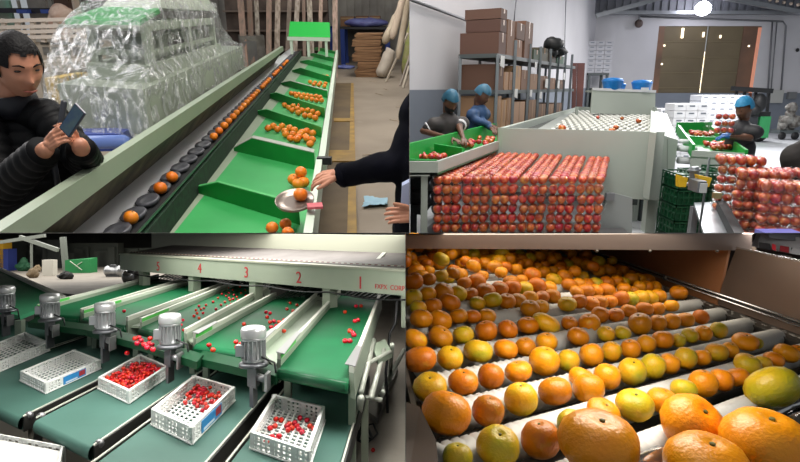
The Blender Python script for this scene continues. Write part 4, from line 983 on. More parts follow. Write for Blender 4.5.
# broad right side: rounded box deck
rt = k_(653, 112, zt2+.02); rt2 = k_(663, 112, zt2+.02)
q = [k_(652, 131), k_(667, 133), k_(662, 112), k_(651, 110)]; 
q = [k_(650, 132, 1.26), k_(656.5, 133, 1.26), k_(655, 112, 1.26), k_(651, 110, 1.26)]
g = G(); g.hexa([V(v.x, v.y, zb+.14) for v in q], q); part(mach, 'side_channel', g, m_body2)
yA = f0.y-.06; q = [R2.D(656.5, 133, yA), R2.D(678, 140, yA), k_(667, 114, 1.2), k_(655, 111, 1.26)]
# outer access cover on the right
g = G(); a, b = V(q[0].x, q[0].y, 0), V(q[1].x, q[1].y, 0); zbt = R2.up(a, 208)
q0 = [V(a.x, a.y, zbt), V(b.x, b.y, zbt), V(q[2].x, q[2].y, zbt), V(q[3].x, q[3].y, zbt)]; g.hexa(q0, [V(q0[0].x, q0[0].y, q[0].z), V(q0[1].x, q0[1].y, q[1].z), V(q0[2].x, q0[2].y, 1.2), V(q0[3].x, q0[3].y, 1.26)]); ac = part(mach, 'access_cover', g, m_body2)
g = G(); p = R2.D(665, 205, a.y-.02); g.ell(p, .02, 8, 6); part(ac, 'lock', g, m_metal2)
g = G(); g.beam(R2.D(667.5, 139, a.y-.005), R2.D(667, 207, a.y-.005), .012, .01); part(ac, 'door_gap', g, mat('gap_dark', '8d968d', .6))
# legs
for (px, w) in ((634, 5), (640, 3), (651, 7), (620, 4)):
    p = R2.D(px, 215, f0.y+.1); g = G(); u = R2.mpp(p)*w/2; g.box((p.x-u, f0.y+.06, 0), (p.x+u, f0.y+.16, zb+.02)); part(mach, 'leg', g, m_body2 if w > 4 else m_shelf)
for p in (f0, f1, bl_, rt2): g = G(); g.box((p.x-.06, p.y+.1, 0), (p.x+.06, p.y+.22, zb)); part(mach, 'leg', g, m_body2)
g = G(); g.hexa([V(f0.x+.1, f0.y+.3, .3), V(f1.x-.1, f1.y+.3, .3), V(f1.x-.1, f1.y+.4, .3), V(f0.x+.1, f0.y+.4, .3)], [V(f0.x+.1, f0.y+.3, .42), V(f1.x-.1, f1.y+.3, .42), V(f1.x-.1, f1.y+.4, .42), V(f0.x+.1, f0.y+.4, .42)]); part(mach, 'cross_beam', g, m_shelf)
# bed sunk a little with white rollers
zbd = zt2-.10
bd0, bd1, bd2, bd3 = [k_(*p, zbd) for p in ((508, 132), (652, 137), (650, 112), (572, 110))]
g = G(); g.slab([bd0, bd1, bd2, bd3], .02); part(mach, 'bed', g, mat('bed_dark', '3f4340', .6))  # dark grey plate under the rollers
m_rol = mat('roller_white', 'e2e3dc', .4, c2='d6d7cf', ns=5)
nrol = 15
ra, rb_ = k_(550, 129.5, zbd+.03), k_(651, 133, zbd+.03); rc, rd2 = k_(575, 111, zbd+.03), k_(650, 113.5, zbd+.03)
for i in range(nrol):
    t_ = i/(nrol-1); a = lerp(ra, rc, t_); b = lerp(rb_, rd2, t_); g = G()
    n_ = 14
    for k in range(n_):
        p, q_ = lerp(a, b, (k+.14+.5*(i % 2))/n_), lerp(a, b, min(1, (k+.80+.5*(i % 2))/n_)); g.tube([p, lerp(p, q_, .15), lerp(p, q_, .85), q_], [.008, .027, .027, .008], 8)
    g.tube([a, b], .010, 6)
    part(mach, 'roller', g, m_rol)
g = G(); q = [k_(530, 133, zbd+.02), k_(550, 133, zbd+.02), k_(575, 110.5, zbd+.02), k_(571, 110, zbd+.02)]; g.slab(q, .015); part(mach, 'slope_plate', g, mat('plate_dull', 'a5aaa6', .45, .3))
# raised back cover
yb2 = k_(600, 112).y
q = [R2.D(590.5, 113, yb2-.02), R2.D(655, 116, yb2-.02), R2.D(655.5, 91.5, yb2+.12), R2.D(592.5, 89, yb2+.12)]
g = G(); g.hexa([v+V(0, .05, 0) for v in q], q); part(mach, 'back_cover', g, m_body2, 'raised pale green-grey back cover')
g = G(); g.beam(q[3], q[2], .06, .05); part(mach, 'cover_lip', g, m_wt)
for (px0, px1) in ((577, 578), (655, 656)): g = G(); p = R2.D(px0, 108, yb2); g.beam(V(p.x, p.y, 1.0), V(p.x, p.y, zt2+.1), .05, .05); part(mach, 'post', g, m_body2)
# blue tubs on top
m_blue = mat('tub_blue', '1f7fcf', .35)
def tub(px, py, rx, label, lid=False):
    p = R2.D(px, py, yb2+.25); u = R2.mpp(p); r = rx*u
    t = root(R2, 'blue_tub', label, 'tub', p)
    g = G(); g.lathe([(r*.72, 0), (r*.8, .02), (r*.97, r*.75), (r*1.0, r*.8), (r*.95, r*.85), (r*.9, r*.8), (r*.75, .05), (.001, .04)], 24, Matrix.Translation(p)); part(t, 'shell', g, m_blue)
    g = G(); g.lathe([(r*1.0, r*.80), (r*1.03, r*.84), (r*1.0, r*.9), (r*.96, r*.9)], 24, Matrix.Translation(p)); part(t, 'rim', g, m_blue)
    g = G(); g.lathe([(r*.98, r*.88), (r*.8, r*1.06), (r*.4, r*1.12), (.001, r*1.14)], 24, Matrix.Translation(p)); part(t, 'cover', g, m_blue)
    return t
tub(612, 90, 10.5, 'bright blue tub on the back cover, the one with a second rim')
tub(619.5, 90, 6, 'smaller blue tub tucked behind the tub with a second rim')
t = tub(641, 91.5, 10, 'bright blue tub alone near the door side of the back cover')
g = G(); p = R2.D(641, 89, yb2+.25); r = 10*R2.mpp(p); g.box((p.x-.08, p.y-r*.96, p.z-.05), (p.x+.08, p.y-r*.9, p.z+.03)); part(t, 'sticker', g, m_wt, 'white sticker')
g = G(); q = R2.D(592.5, 89.5, yb2+.1); q2 = R2.D(655, 92, yb2+.1); g.box((q.x, yb2+.1, q.z-.06), (q2.x, yb2+.55, q.z-.02)); part(mach, 'top_tray', g, m_body2)

# ---- apples
m_apple = mat('apple_skin', 'a8261a', .28, c2='cf6a34', ns=26, nd=5, c3='e3b065', vary=.2, hue=.02, thr=(.42, .62), coat=.4)
def make_apple(r, label):
    g = G(); g.lathe([(r*.05, -r*.70), (r*.30, -r*.80), (r*.62, -r*.66), (r*.88, -r*.30), (r, .08*r), (r*.95, r*.42), (r*.72, r*.74), (r*.42, r*.84), (r*.16, r*.74), (r*.03, r*.60)], 14)
    t = single(R2, 'apple', g, m_apple, label, 'apple', base=(0, 0, 0))
    return t
ra_ = .0405
ap0 = make_apple(ra_, 'x'); apu = [False, 0]
def apple(p, label, group, s=1., tilt=.5, stem=False):
    rot = rrot(pi, tilt) if not isinstance(s, tuple) else Matrix.Diagonal((*s, 1)) @ rrot(pi, tilt)
    if isinstance(s, tuple): s = 1.
    apu[1] += 1
    if not apu[0]: apu[0] = True; place(R2, ap0, p, rot, s); ap0['label'] = label; ap0['group'] = group; return
    copy_of(R2, ap0, p, rot, s, label, group)
# loose apples on the roller bed
for (x, y, s, lb) in ((562, 128.5, 1.3, 'red apple lying loose on the front left rollers of the grading machine'), (612, 131, 1., 'dark red apple at the front middle of the roller bed'), (616, 127.5, .9, 'red apple just behind the dark one on the roller bed'), (638.5, 121, 1.05, 'red apple near the door side of the roller bed'), (598, 117.5, .8, 'small red apple at the back of the roller bed'), (622, 118.5, .8, 'small red apple at the back of the roller bed, nearer the door')):
    apple(R2.P(x, y, zbd+.09), lb, None, s)

# ---- packed apples: clear boxes of three by five in stacks
def film2():
    m = bpy.data.materials.new('clear_plastic'); m.use_nodes = True; nt = m.node_tree; N = nt.nodes; L = nt.links
    for n in list(N): N.remove(n)
    o = N.new('ShaderNodeOutputMaterial'); a = N.new('ShaderNodeBsdfTransparent'); b = N.new('ShaderNodeBsdfGlossy'); b.inputs[1].default_value = .12; mx = N.new('ShaderNodeMixShader')
    fr = N.new('ShaderNodeFresnel'); fr.inputs[0].default_value = 1.5; ad = N.new('ShaderNodeMath'); ad.operation = 'ADD'; ad.inputs[1].default_value = .015
    mx.inputs[0].default_value = .075; L.new(a.outputs[0], mx.inputs[1]); L.new(b.outputs[0], mx.inputs[2]); L.new(mx.outputs[0], o.inputs[0])
    tc = N.new('ShaderNodeTexCoord'); nz = N.new('ShaderNodeTexNoise'); nz.inputs['Scale'].default_value = 22; L.new(tc.outputs['Object'], nz.inputs[0]); bp = N.new('ShaderNodeBump'); bp.inputs['Strength'].default_value = .7; bp.inputs['Distance'].default_value = .02
    L.new(nz.outputs['Fac'], bp.inputs['Height']); L.new(bp.outputs[0], b.inputs['Normal']); return m
m_clear = film2()
# main stack: front face columns in plan; corner points from the picture
ZT = .95                                     # top of the main stack
S_fl, S_fr = R2.P(431, 175.5, ZT), R2.P(606, 175.5, ZT)
hb = .0895                                    # height of one layer
yF = (S_fl.y+S_fr.y)/2
ncol = 6; cw = (S_fr.x-S_fl.x)/ncol
# long direction of the packs, seen running up and to the right
s_bl, s_br = R2.P(478, 149, ZT), R2.P(612, 155, ZT)
Lv = (s_br-S_fr); nlen = 5; 
dF = V(Lv.x, Lv.y, 0); 
class Box: pass
n_layers = 8
trays = {}
ind = 0
stuff_pts = []
ax_ = V(1, 0, 0)
dirs = []
for c in range(ncol):
    t_ = (c+.5)/ncol
    d = lerp(s_bl-S_fl, s_br-S_fr, t_); d.z = 0
    dirs.append(d)
for lay in range(n_layers):
    z = ZT-hb*(lay+1)
    for c in range(ncol):
        base = V(S_fl.x+cw*(c+.5), yF, z)+V(random.uniform(-.006, .006), random.uniform(-.02, .02), 0)
        d = dirs[c]; L_ = d.length; dn = d.normalized(); npk = 3
        for kk in range(npk if lay == 0 else 1):
            ln = L_/npk; o0 = base+dn*(ln*kk+.005)
            lab = 'clear pack of red apples on top of the tall stack' if lay == 0 else 'clear pack of red apples in the face of the tall stack'
            w_ = cw*.95; a_ = o0-ax_*w_/2; b_ = o0+ax_*w_/2; dd = dn*ln*.97
            key = (c, 0)
            g = G(); q = [a_, b_, b_+dd, a_+dd]; q2 = [v+V(0, 0, hb*.93) for v in q]
            g.hexa([lerp(v, o0+dd/2, .08) for v in q], q2)
            t = single(R2, 'apple_pack', g, m_clear, lab, 'pack of fruit', base=o0, group='packs on top of the tall stack' if lay == 0 else 'packs in the face of the tall stack')
            nr_ = max(2, int(round(ln/(ra_*2.0*1.7))))
            rows_ = nr_ if lay == 0 else 2
            for r in range(rows_):
                for j in (-1, 0, 1):
                    p = o0+ax_*j*w_/3*.98+dn*(ra_*1.05+(r*(ln-ra_*.2)/nr_ if lay == 0 else r*ra_*2))+V(0, 0, ra_*.98)
                    front = (lay > 0) or kk == 0 or True
                    u = random.random()
                    stuff_pts.append((lay, kk, r, p, c))
# those that show largest become single apples: the front face and the front packs on top
stuff_pts.sort(key=lambda q: (q[0] > 0 and q[3].z < ZT-hb*6, q[3].y, ))
NA = 175
face = [q for q in stuff_pts if (q[0] > 0 and q[0] < 7 and q[2] == 0) or (q[0] == 0 and q[1] == 0 and q[2] < 3)]
rest = [q for q in stuff_pts if q not in face]
for q in face[:200]:
    apple(q[3], 'red and yellow apple at the edge of the top packs of the tall stack' if q[0] == 0 else 'red apple showing through the front packs of the tall stack', 'apples at the edge of the top packs' if q[0] == 0 else 'apples in the front packs', (lambda u: (u, u*(1.3 if q[0] == 0 else 1.), u*(1.05 if q[0] == 0 else 1.2)))(random.uniform(.96, 1.05)), .25)
def mass(pts, name, label, cat, s=1.):
    g = G()
    for p in pts:
        sc_ = random.uniform(.95, 1.05); rm = (Matrix.Diagonal((1, 1.3*s, 1.08)) @ rrot(pi, .25).to_3x3())
        b = len(g.v); r = ra_*sc_
        gg = G(); gg.lathe([(r*.05, -r*.70), (r*.62, -r*.66), (r, .08*r), (r*.95, r*.42), (r*.5, r*.84), (r*.03, r*.62)], 10); g.add([p+rm @ v for v in gg.v], gg.f, True)
    return single(R2, name, g, m_apple_s, label, cat, kind='stuff')
# mass material: colour by position instead of by object
m_apple_s = mat('apple_skin_mass', 'a8261a', .28, c2='cf6a34', ns=24, nd=5, c3='e3b065', thr=(.42, .62), coat=.4)
mass([q[3] for q in rest+face[200:]], 'packed_apples', 'mass of red apples in the packs further back on the tall stack', 'apples')
# trolley deck under the stack
dk = root(R2, 'steel_table', 'grey steel packing table under the tall stack of apple packs', 'table', R2.P(500, 250, 0))
zd_ = ZT-hb*n_layers-.005
q = [R2.P(405, 290, zd_), R2.P(640, 290, zd_), R2.P(640, 166, zd_), R2.P(470, 150, zd_)]
zk = zd_
q = [V(S_fl.x-.5, yF-.6, zk), V(S_fr.x+.42, yF-.6, zk), V(S_fr.x+.62, yF+1.2, zk), V(S_fl.x+.1, yF+1.2, zk)]
g = G(); g.slab(q, .04); part(dk, 'top', g, mat('table_steel_dark', '7d7b7b', .35, .6))
for v in q:
    g = G(); v = lerp(v, (q[0]+q[2])/2, .05); g.box((v.x-.04, v.y-.04, 0), (v.x+.04, v.y+.04, zk-.04)); part(dk, 'leg', g, m_metal2)
# steel shield beside the stack
g = G(); a = R2.D(596, 233, yF+.95); b = R2.D(632, 233, yF+.95); c = R2.D(632.5, 198, yF+.95); d = R2.D(610, 192, yF+.95)
g.hexa([a, b, c, d], [v+V(0, .03, 0) for v in (a, b, c, d)]); g.hexa([V(a.x, a.y, 0), V(b.x, b.y, 0), V(b.x, b.y+.03, 0), V(a.x, a.y+.03, 0)], [a, b, b+V(0, .03, 0), a+V(0, .03, 0)])
single(R2, 'steel_shield', g, mat('shield_grey', 'a3a9a8', .4, .3), 'plain grey steel panel standing between the tall stack and the machine legs', 'panel')
g = G(); p = R2.D(611, 197, yF+.9); g.box((p.x-.05, p.y, p.z-.04), (p.x+.04, p.y+.04, p.z+.04)); single(R2, 'small_latch', g, m_metal2, 'small dark latch at the top of the plain grey panel', 'latch')
# dark folded crates at the wall side of the stack
for i, (y0, y1) in enumerate(((176, 190), (190, 203), (203, 214))):
    yy = yF+.45; a = R2.D(411, y0, yy); b = R2.D(432, y1, yy)
    g = G(); g.hexa([V(a.x, yy, b.z), V(b.x-.08, yy-.05, b.z), V(b.x-.08, yy+.4, b.z), V(a.x, yy+.4, b.z)], [V(a.x, yy, a.z-.02), V(b.x, yy-.05, a.z), V(b.x, yy+.4, a.z), V(a.x, yy+.4, a.z-.02)])
    if i == 2: g.box((a.x, yy, 0), (b.x-.15, yy+.3, b.z))
    single(R2, 'dark_crate', g, mat('crate_black', '20242a', .55), ['topmost black crate beside the tall apple stack', 'middle black crate beside the tall apple stack', 'lowest black crate beside the tall apple stack'][i], 'crate', group='black crates beside the stack')

# ---- sorting bins on the left with apples
bn = root(R2, 'sorting_bench', 'grey bench with green apple troughs in front of the two workers', 'bench', R2.P(440, 200, 0))
zb1 = 1.08
q = [R2.P(411, 161, zb1), R2.P(452, 156, zb1), R2.P(498, 138, zb1), R2.P(480, 128, zb1), R2.P(411, 148, zb1)]
a, b, c, d = R2.P(405, 160, zb1), R2.P(437, 160, zb1), R2.P(499, 141, zb1), R2.P(495, 128, zb1)
lA, lB = R2.P(400, 161.5, zb1), R2.P(438, 161.5, zb1)
rN = R2.P(499, 141, zb1); wA = R2.P(405, 153, zb1+.02); wB = R2.P(497, 128, zb1+.02)
def bwall(a, b, z0, z1, th=.03, m=m_gr2, nm='trough_wall', par=None):
    a = Vector(a); b = Vector(b); d = b-a; d.z = 0; n = V(-d.y, d.x, 0).normalized()*th
    g = G(); q = [V(a.x, a.y, z0), V(b.x, b.y, z0), V(b.x, b.y, z0)+n, V(a.x, a.y, z0)+n]; g.hexa(q, [V(v.x, v.y, z1) for v in q]); return part(par or bn, nm, g, m)
fl = [lA, lB, rN, wB, wA]; zf2 = zb1-.10
g = G(); g.hexa([V(v.x, v.y, zf2-.02) for v in fl], [V(v.x, v.y, zf2) for v in fl]); part(bn, 'trough_floor', g, mat('trough_floor', '1d8a3a', .5))
bwall(wA, wB, zf2, zb1+.10, m=m_gr2); bwall(lA, R2.P(430, 161.5, zb1), zf2-.03, zb1, m=m_body2, nm='bench_front'); bwall(R2.P(430, 161.5, zb1), lB, zf2-.02, zb1, m=m_body2, nm='bench_front'); bwall(lB, rN, zf2-.02, zb1, m=m_body2, nm='bench_side')
mid_a = R2.P(432, 149, zb1); mid_b = R2.P(470, 156, zb1); 
bwall(R2.P(434, 147.5, zb1), R2.P(462, 152, zb1), zf2, zb1+.04, nm='trough_divider')
bwall(R2.P(405, 159, zb1), R2.P(437, 160, zb1), zf2, zb1, nm='trough_lip')
for p in (lA, R2.P(425, 161.5, zb1), wA, wB): g = G(); g.box((p.x-.03, p.y+.06, 0), (p.x+.03, p.y+.12, .97)); part(bn, 'leg', g, m_body2)
def scatter(px_list, z, rz, label, group, s=1.):
    ps = [R2.P(x, y, z) for x, y in px_list]
    for it in range(20):
        for i in range(len(ps)):
            for j in range(i+1, len(ps)):
                d = ps[j]-ps[i]; l = d.length
                if l < rz*1.95:
                    if l < 1e-5: d = V(1, .3, 0); l = 1
                    m = d/l*(rz*1.95-l)/2; m.z = 0; ps[i] -= m; ps[j] += m
    for p in ps: apple(p, label, group, s*random.uniform(.92, 1.08))
random.seed(11)
scatter([(414+i*4.2, 158.5-random.uniform(0, 3.5)) for i in range(8)]+[(438, 152), (441, 153.5), (445, 152), (448, 154), (429, 152), (434, 155)], zf2+.04, .036, 'red apple in the green trough compartment closer to the hall edge', 'apples in the near trough')
scatter([(462+random.uniform(0, 30), 146-random.uniform(0, 9)) for i in range(24)], zf2+.05, .036, 'red apple in the green trough beside the grading machine', 'apples in the trough beside the machine')

# ---- right side: green bins, boxes, motor, table, crates
bn2 = root(R2, 'outlet_bench', 'pale bench with two green apple troughs before the worker in the blue cap', 'bench', R2.P(700, 200, 0))
zb3 = 1.0; zf3 = .92
A_, B_, C_, D_ = R2.P(677, 128, zb3), R2.P(712, 127.5, zb3), R2.P(748, 152.5, zb3), R2.P(692, 149.5, zb3)
fl = [D_, C_, B_, A_]
g = G(); g.hexa([V(v.x, v.y, zf3-.02) for v in fl], [V(v.x, v.y, zf3) for v in fl]); part(bn2, 'trough_floor', g, mat('trough_floor', '1d8a3a', .5))
bwall(A_, D_, zf3, zb3+.06, par=bn2); bwall(C_, B_, zf3, zb3+.03, th=.03, par=bn2); bwall(A_, B_, zf3, zb3+.1, par=bn2)
bwall(R2.P(686, 138, zb3), R2.P(730, 140, zb3), zf3, zb3+.03, par=bn2, nm='trough_divider')
bwall(D_, C_, zf3-.30, zb3-.01, par=bn2, m=m_body2, nm='bench_front')
for p in (A_, D_, C_): g = G(); g.box((p.x-.03, p.y+.04, 0), (p.x+.03, p.y+.1, .65)); part(bn2, 'leg', g, m_body2)
scatter([(689+random.uniform(0, 25), 132.5+random.uniform(-.8, 2.5)) for i in range(20)], zf3+.04, .034, 'apple in the farther green outlet trough', 'apples in the farther outlet trough', .9)
scatter([(698+random.uniform(0, 24)+k*3.4, 141+k*1.6+random.uniform(-1.2, 1.2)) for k in range(5) for i in range(7)], zf3+.04, .034, 'apple in the closer green outlet trough', 'apples in the closer outlet trough', .9)
# outlet chute stubs and rollers of the machine
for i, (x0, y0, x1, y1, r) in enumerate(((678, 148, 696, 150, 3.2), (678, 160, 700, 161.5, 3.6), (680, 141, 690, 142, 2.2))):
    a, b = R2.D(x0, y0, f0.y+.1), R2.D(x1, y1, f0.y+.1); g = G(); g.tube([a, b], r*R2.mpp(a), 12); part(mach, 'outlet_roller', g, m_wt)
# gear motor with yellow cover, on post
mt_ = root(R2, 'gear_motor', 'grey gear motor with yellow covers hanging beside the machine', 'motor', R2.D(695, 190, 5.2))
y5 = R2.D(695, 190, 4.0).y
P5 = lambda x, y, o_=0: R2.D(x, y, 3.9+o_)
g = G(); a, b = P5(689.5, 190), P5(699.5, 179); g.box((a.x, 3.8, a.z), (b.x, 3.93, b.z)); g.tube([P5(694.5, 179, .15), P5(694.5, 167, .15)], [.035, .03], 14); g.tube([P5(694.5, 171, .15), P5(694.5, 169, .15)], .045, 14); part(mt_, 'gearbox', g, mat('motor_grey', '70757a', .4, .4))
g = G(); g.box((P5(691.5, 189).x, 3.785, P5(0, 190).z), (P5(698, 189).x, 3.8, P5(0, 181).z)); part(mt_, 'nameplate', g, mat('plate_lt', 'b5b9bb', .4))
for x0, x1, x2, x3 in ((679, 686, 688, 681), (702, 709, 712, 700)):
    g = G(); q = [P5(x0 if x0 < 690 else x0-2, 187), P5(x1, 187), P5(x2, 178), P5(x3-2, 175)]; g.hexa(q, [v+V(0, .05, 0) for v in q]); part(mt_, 'yellow_guard', g, mat('guard_yellow', 'dfb31c', .5), 'yellow plastic guard')
g = G(); g.tube([P5(686, 184, .1), P5(704, 184, .1)], .012, 8); part(mt_, 'shaft', g, m_metal2)
g = G(); p = P5(709, 160, .4); g.tube([V(p.x, p.y, 0), V(p.x, p.y, P5(0, 158, .4).z)], .009, 8); part(mt_, 'post', g, m_shelf)
# steel slide table and black belt
tbl = root(R2, 'slide_table', 'bright steel slide table with a black roller edge beside the small apple stack', 'table', R2.P(710, 232, 0))
zs3 = .62
q = [R2.P(705, 236, zs3), R2.P(738, 240, zs3), R2.P(716, 202, zs3), R2.P(694, 202.5, zs3)]
g = G(); g.slab(q, .03); part(tbl, 'top', g, mat('steel_bright', 'b9bfc4', .28, .7))
g = G(); g.beam(R2.P(745, 250, zs3+.05), R2.P(717, 198, zs3+.05), .07, .08); part(tbl, 'roller_edge', g, m_black)
for v in q: g = G(); v = lerp(v, (q[0]+q[2])/2, .08); g.box((v.x-.03, v.y-.03, 0), (v.x+.03, v.y+.03, zs3-.03)); part(tbl, 'leg', g, m_metal2)
g = G(); p = R2.D(717, 194, 3.7); g.obox((p.x, p.y, p.z-.03), (1, 0, 0), (0, 1, 0), .04, .05, .03); part(tbl, 'bracket', g, mat('bracket_brass', '8b7f5c', .4, .5))
# green crates (stacked, seen under the bench)
def mesh_crate(g, x0, x1, y, dep, z, h, m0=0):
    t = .012
    for zz in (z, z+h*.48, z+h*.9): 
        for (a, b) in (((x0, y, zz), (x1, y+t, zz+h*.10)), ((x0, y+dep-t, zz), (x1, y+dep, zz+h*.10)), ((x0, y, zz), (x0+t, y+dep, zz+h*.10)), ((x1-t, y, zz), (x1, y+dep, zz+h*.10))): g.box(a, b)
    n_ = max(3, int((x1-x0)/.06))
    for i in range(n_+1):
        x = x0+(x1-x0-t)*i/n_; g.box((x, y+.001, z), (x+t, y+t-.001, z+h)); 
    for i in range(6):
        yy = y+(dep-t)*i/5; g.box((x0, yy, z), (x0+t, yy+t, z+h)); g.box((x1-t, yy, z), (x1, yy+t, z+h))
    g.box((x0, y, z), (x1, y+dep, z+.01))
k = 0
for ci, px in enumerate((677, 692, 703.5, 716)):
    for r in range(5):
        yy = 5.75+.12*ci; a = R2.D(px, 200, yy); w_ = .33; h = .17; z = .17*r
        if ci == 2 and r > 3: continue
        g = G(); mesh_crate(g, a.x, a.x+w_*.93, yy, .4, z, h*.97); g.box((a.x+.014, yy+.02, z+.012), (a.x+w_*.93-.014, yy+.38, z+h*.8))
        single(R2, 'green_crate', g, m_grd2, ['green slatted crate in the pile next to the machine leg', 'green slatted crate in the pile under the grey motor', 'green slatted crate in the lower pile under the outlet bench', 'green slatted crate in the pile under the bench end'][ci], 'crate', group=['crates next to the machine leg', 'crates under the grey motor', 'crates in the lower pile', 'crates under the bench end'][ci])
# white box walls
boxstack(675, 103.5, 707, 130, 13.5, 8, 3, 'white_fruit_box', 'white fruit box in the bright stack under the door gap', .5, mat('box_bright', 'eeeef0', .6), group='white boxes under the door gap')
boxstack(702, 95, 740, 135, 15., 10, 5, 'white_fruit_box', 'white ventilated box in the tall stack behind the capped worker', .6, mat('box_cool', 'd5d8df', .6), group='boxes behind the capped worker')
boxstack(661, 108.5, 674, 130, 14.2, 6, 2, 'white_fruit_box', 'white box in the low stack next to the grading machine', .5, m_wt, group='white boxes next to the machine')
# forklift
fk = root(R2, 'forklift', 'black and green forklift truck parked at the back wall', 'forklift', R2.P(760, 130, 0))
yf = 18.0; D_ = lambda x, y, o_=0: R2.D(x, y, yf+o_)
g = G(); a, b = D_(758, 134), D_(771.5, 116.5); g.box((a.x, yf, .15), (b.x, yf+1.1, b.z)); part(fk, 'body', g, mat('fork_green', '2f8a52', .45), 'green rear body')
g = G(); a, b = D_(757.5, 117), D_(772, 112); g.box((a.x, yf+.05, a.z), (b.x, yf+1.0, b.z)); part(fk, 'counterweight', g, m_black)
for px, tx in ((734, 737), (744, 745), (757, 756), (770, 769)):
    g = G(); g.beam(V(D_(px, 130).x, yf+.2, .2), D_(tx, 89.5, .2), .07, .07); part(fk, 'mast_bar', g, m_black)
g = G(); g.beam(D_(732, 88.5, .1), D_(772, 91, .1), .14, .14); part(fk, 'roof_guard', g, m_black)
g = G(); g.ell(D_(759, 103), (.22, .2, .3), 14, 10); g.ell(D_(753, 110), (.22, .25, .2), 12, 8); part(fk, 'seat', g, m_black)
g = G(); g.box((D_(735, 120).x, yf-.05, .25), (D_(757, 120).x, yf+.3, D_(0, 99).z)); part(fk, 'mast_plate', g, mat('mast_dark', '2c2f33', .5))
for px in (741, 765):
    g = G(); p = V(D_(px, 130).x, yf+.3, .28); g.lathe([(.26, -.1), (.28, -.06), (.28, .06), (.26, .1)], 18, Matrix.Translation(p) @ Matrix.Rotation(pi/2, 4, 'X')); part(fk, 'wheel', g, m_black)
# dark bicycle-like trolley and odds at the far side
tr_ = root(R2, 'tool_trolley', 'dark cluttered trolley with small wheels against the grey lower wall', 'trolley', R2.P(790, 130, 0))
yt = 19.0; D_ = lambda x, y, o_=0: R2.D(x, y, yt+o_)
g = G(); g.box((D_(780, 130).x, yt, .2), (D_(799, 130).x, yt+.5, .32)); part(tr_, 'deck', g, m_shelf)
g = G()
for (x, y, r) in ((792, 108, .2), (790, 114, .16), (787, 120, .2), (795, 122, .22), (783, 126, .15)): g.ell(D_(x, y), (r, r*.8, r*.9), 10, 8)
g.box((D_(785, 120).x, yt+.1, .3), (D_(798, 120).x, yt+.3, D_(0, 116).z)); g.v = [crumple(v, .06, 3) for v in g.v]; part(tr_, 'load', g, mat('load_brown', '4b4540', .7, c2='8a8a86', ns=6))
for px in (783, 796): g = G(); g.lathe([(.12, -.03), (.13, .0), (.12, .03)], 14, Matrix.Translation(V(D_(px, 130).x, yt, .13)) @ Matrix.Rotation(pi/2, 4, 'X')); part(tr_, 'wheel', g, m_black)

# ---- small stack of packs at the right front
ZQ = .98
def pack_stack(px0, py0, ax, nn, layers, ztop, label, group, wpk=.30, lpk=.42, hb=.086, org=None):
    """column of clear packs: org = top centre; ax heading"""
    ca, sa = cos(ax), sin(ax); X_ = V(ca, sa, 0); Y_ = V(-sa, ca, 0)
    top = org; out = []
    src = None
    for l in range(layers):
        z = ztop-hb*(l+1); j = V(random.uniform(-.012, .012), random.uniform(-.012, .012), 0)
        o = V(top.x, top.y, z)+j
        g = G(); q = [o-X_*wpk/2-Y_*lpk/2, o+X_*wpk/2-Y_*lpk/2, o+X_*wpk/2+Y_*lpk/2, o-X_*wpk/2+Y_*lpk/2]
        lo = [lerp(v, o, .10) for v in q]; q2 = [v+V(0, 0, hb*.62) for v in q]; q3 = [lerp(v, o, .06)+V(0, 0, hb*.95) for v in q]
        g.hexa(lo, q2); g.sheet([q2+q2[:1], q3+q3[:1]], False); g.add(q3, [(0, 1, 2, 3)])
        single(R2, 'apple_pack', g, m_clear, label, 'pack of fruit', base=o, group=group)
        for r in range(5):
            for c in range(3): out.append((l, r, c, o+X_*(c-1)*wpk/3*.93+Y_*(r-2)*lpk/5*.96+V(0, 0, ra_*1.0)))
    return out
stk = []
o1 = R2.P(741, 152, 1.13); o1 = R2.D(740, 152, 3.15)
defs = [((742, 155), 5.1, 1.0, 'clear apple pack in the tall narrow column of the small stack', 'packs in the tall narrow column', 11),
        ((762, 169), 4.75, .8, 'clear apple pack in the middle column of the small stack', 'packs in the middle column', 10),
        ((790, 168), 5.15, .8, 'clear apple pack in the back column of the small stack', 'packs in the back column', 9),
        ((788, 181), 4.35, .9, 'clear apple pack in the front column of the small stack', 'packs in the front column', 10)]
zs_ = []
for (px, yy, ax, lb, gp, nl) in defs:
    o = R2.D(px[0], px[1], yy); o.z = o.z
    ss = pack_stack(0, 0, -.40+pi/2, 0, nl, o.z, lb, gp, wpk=.27, lpk=.40, org=o); stk.append(ss)
flat = [(q, i) for i, ss in enumerate(stk) for q in ss if (q[0] == 0) or (q[1] == 0) or q[2] == 0]
flat.sort(key=lambda a: (a[0][0], a[0][1]))
lbs = ['tall narrow', 'middle', 'back', 'front']
for q, i in flat[:90]: apple(q[3], 'red apple inside the packs of the %s column of the small stack' % lbs[i], 'apples in the %s column' % lbs[i], (.98, .98, 1.2), .3)
mass([q[3] for q, i in flat[90:]], 'packed_apples', 'mass of red apples deeper in the packs of the small stack', 'apples')
bt = root(R2, 'pack_pallet', 'low dark pallet under the small stack of apple packs', 'pallet', R2.P(780, 260, 0))
g = G(); g.box((R2.D(725, 232, 4.5).x, 3.9, 0), (R2.D(850, 232, 4.5).x, 5.6, .05)); part(bt, 'deck', g, m_shelf)
g = G(); p = R2.D(775, 233, 4.0); g.box((p.x-.12, 3.9, p.z-.02), (p.x+.15, 4.05, p.z+.02)); g.box((p.x, 3.95, 0), (p.x+.05, 4.0, p.z)); single(R2, 'violet_wrapper', g, mat('violet', '6f6fb8', .5), 'violet-blue wrapper strip before the small apple stack', 'wrapper')

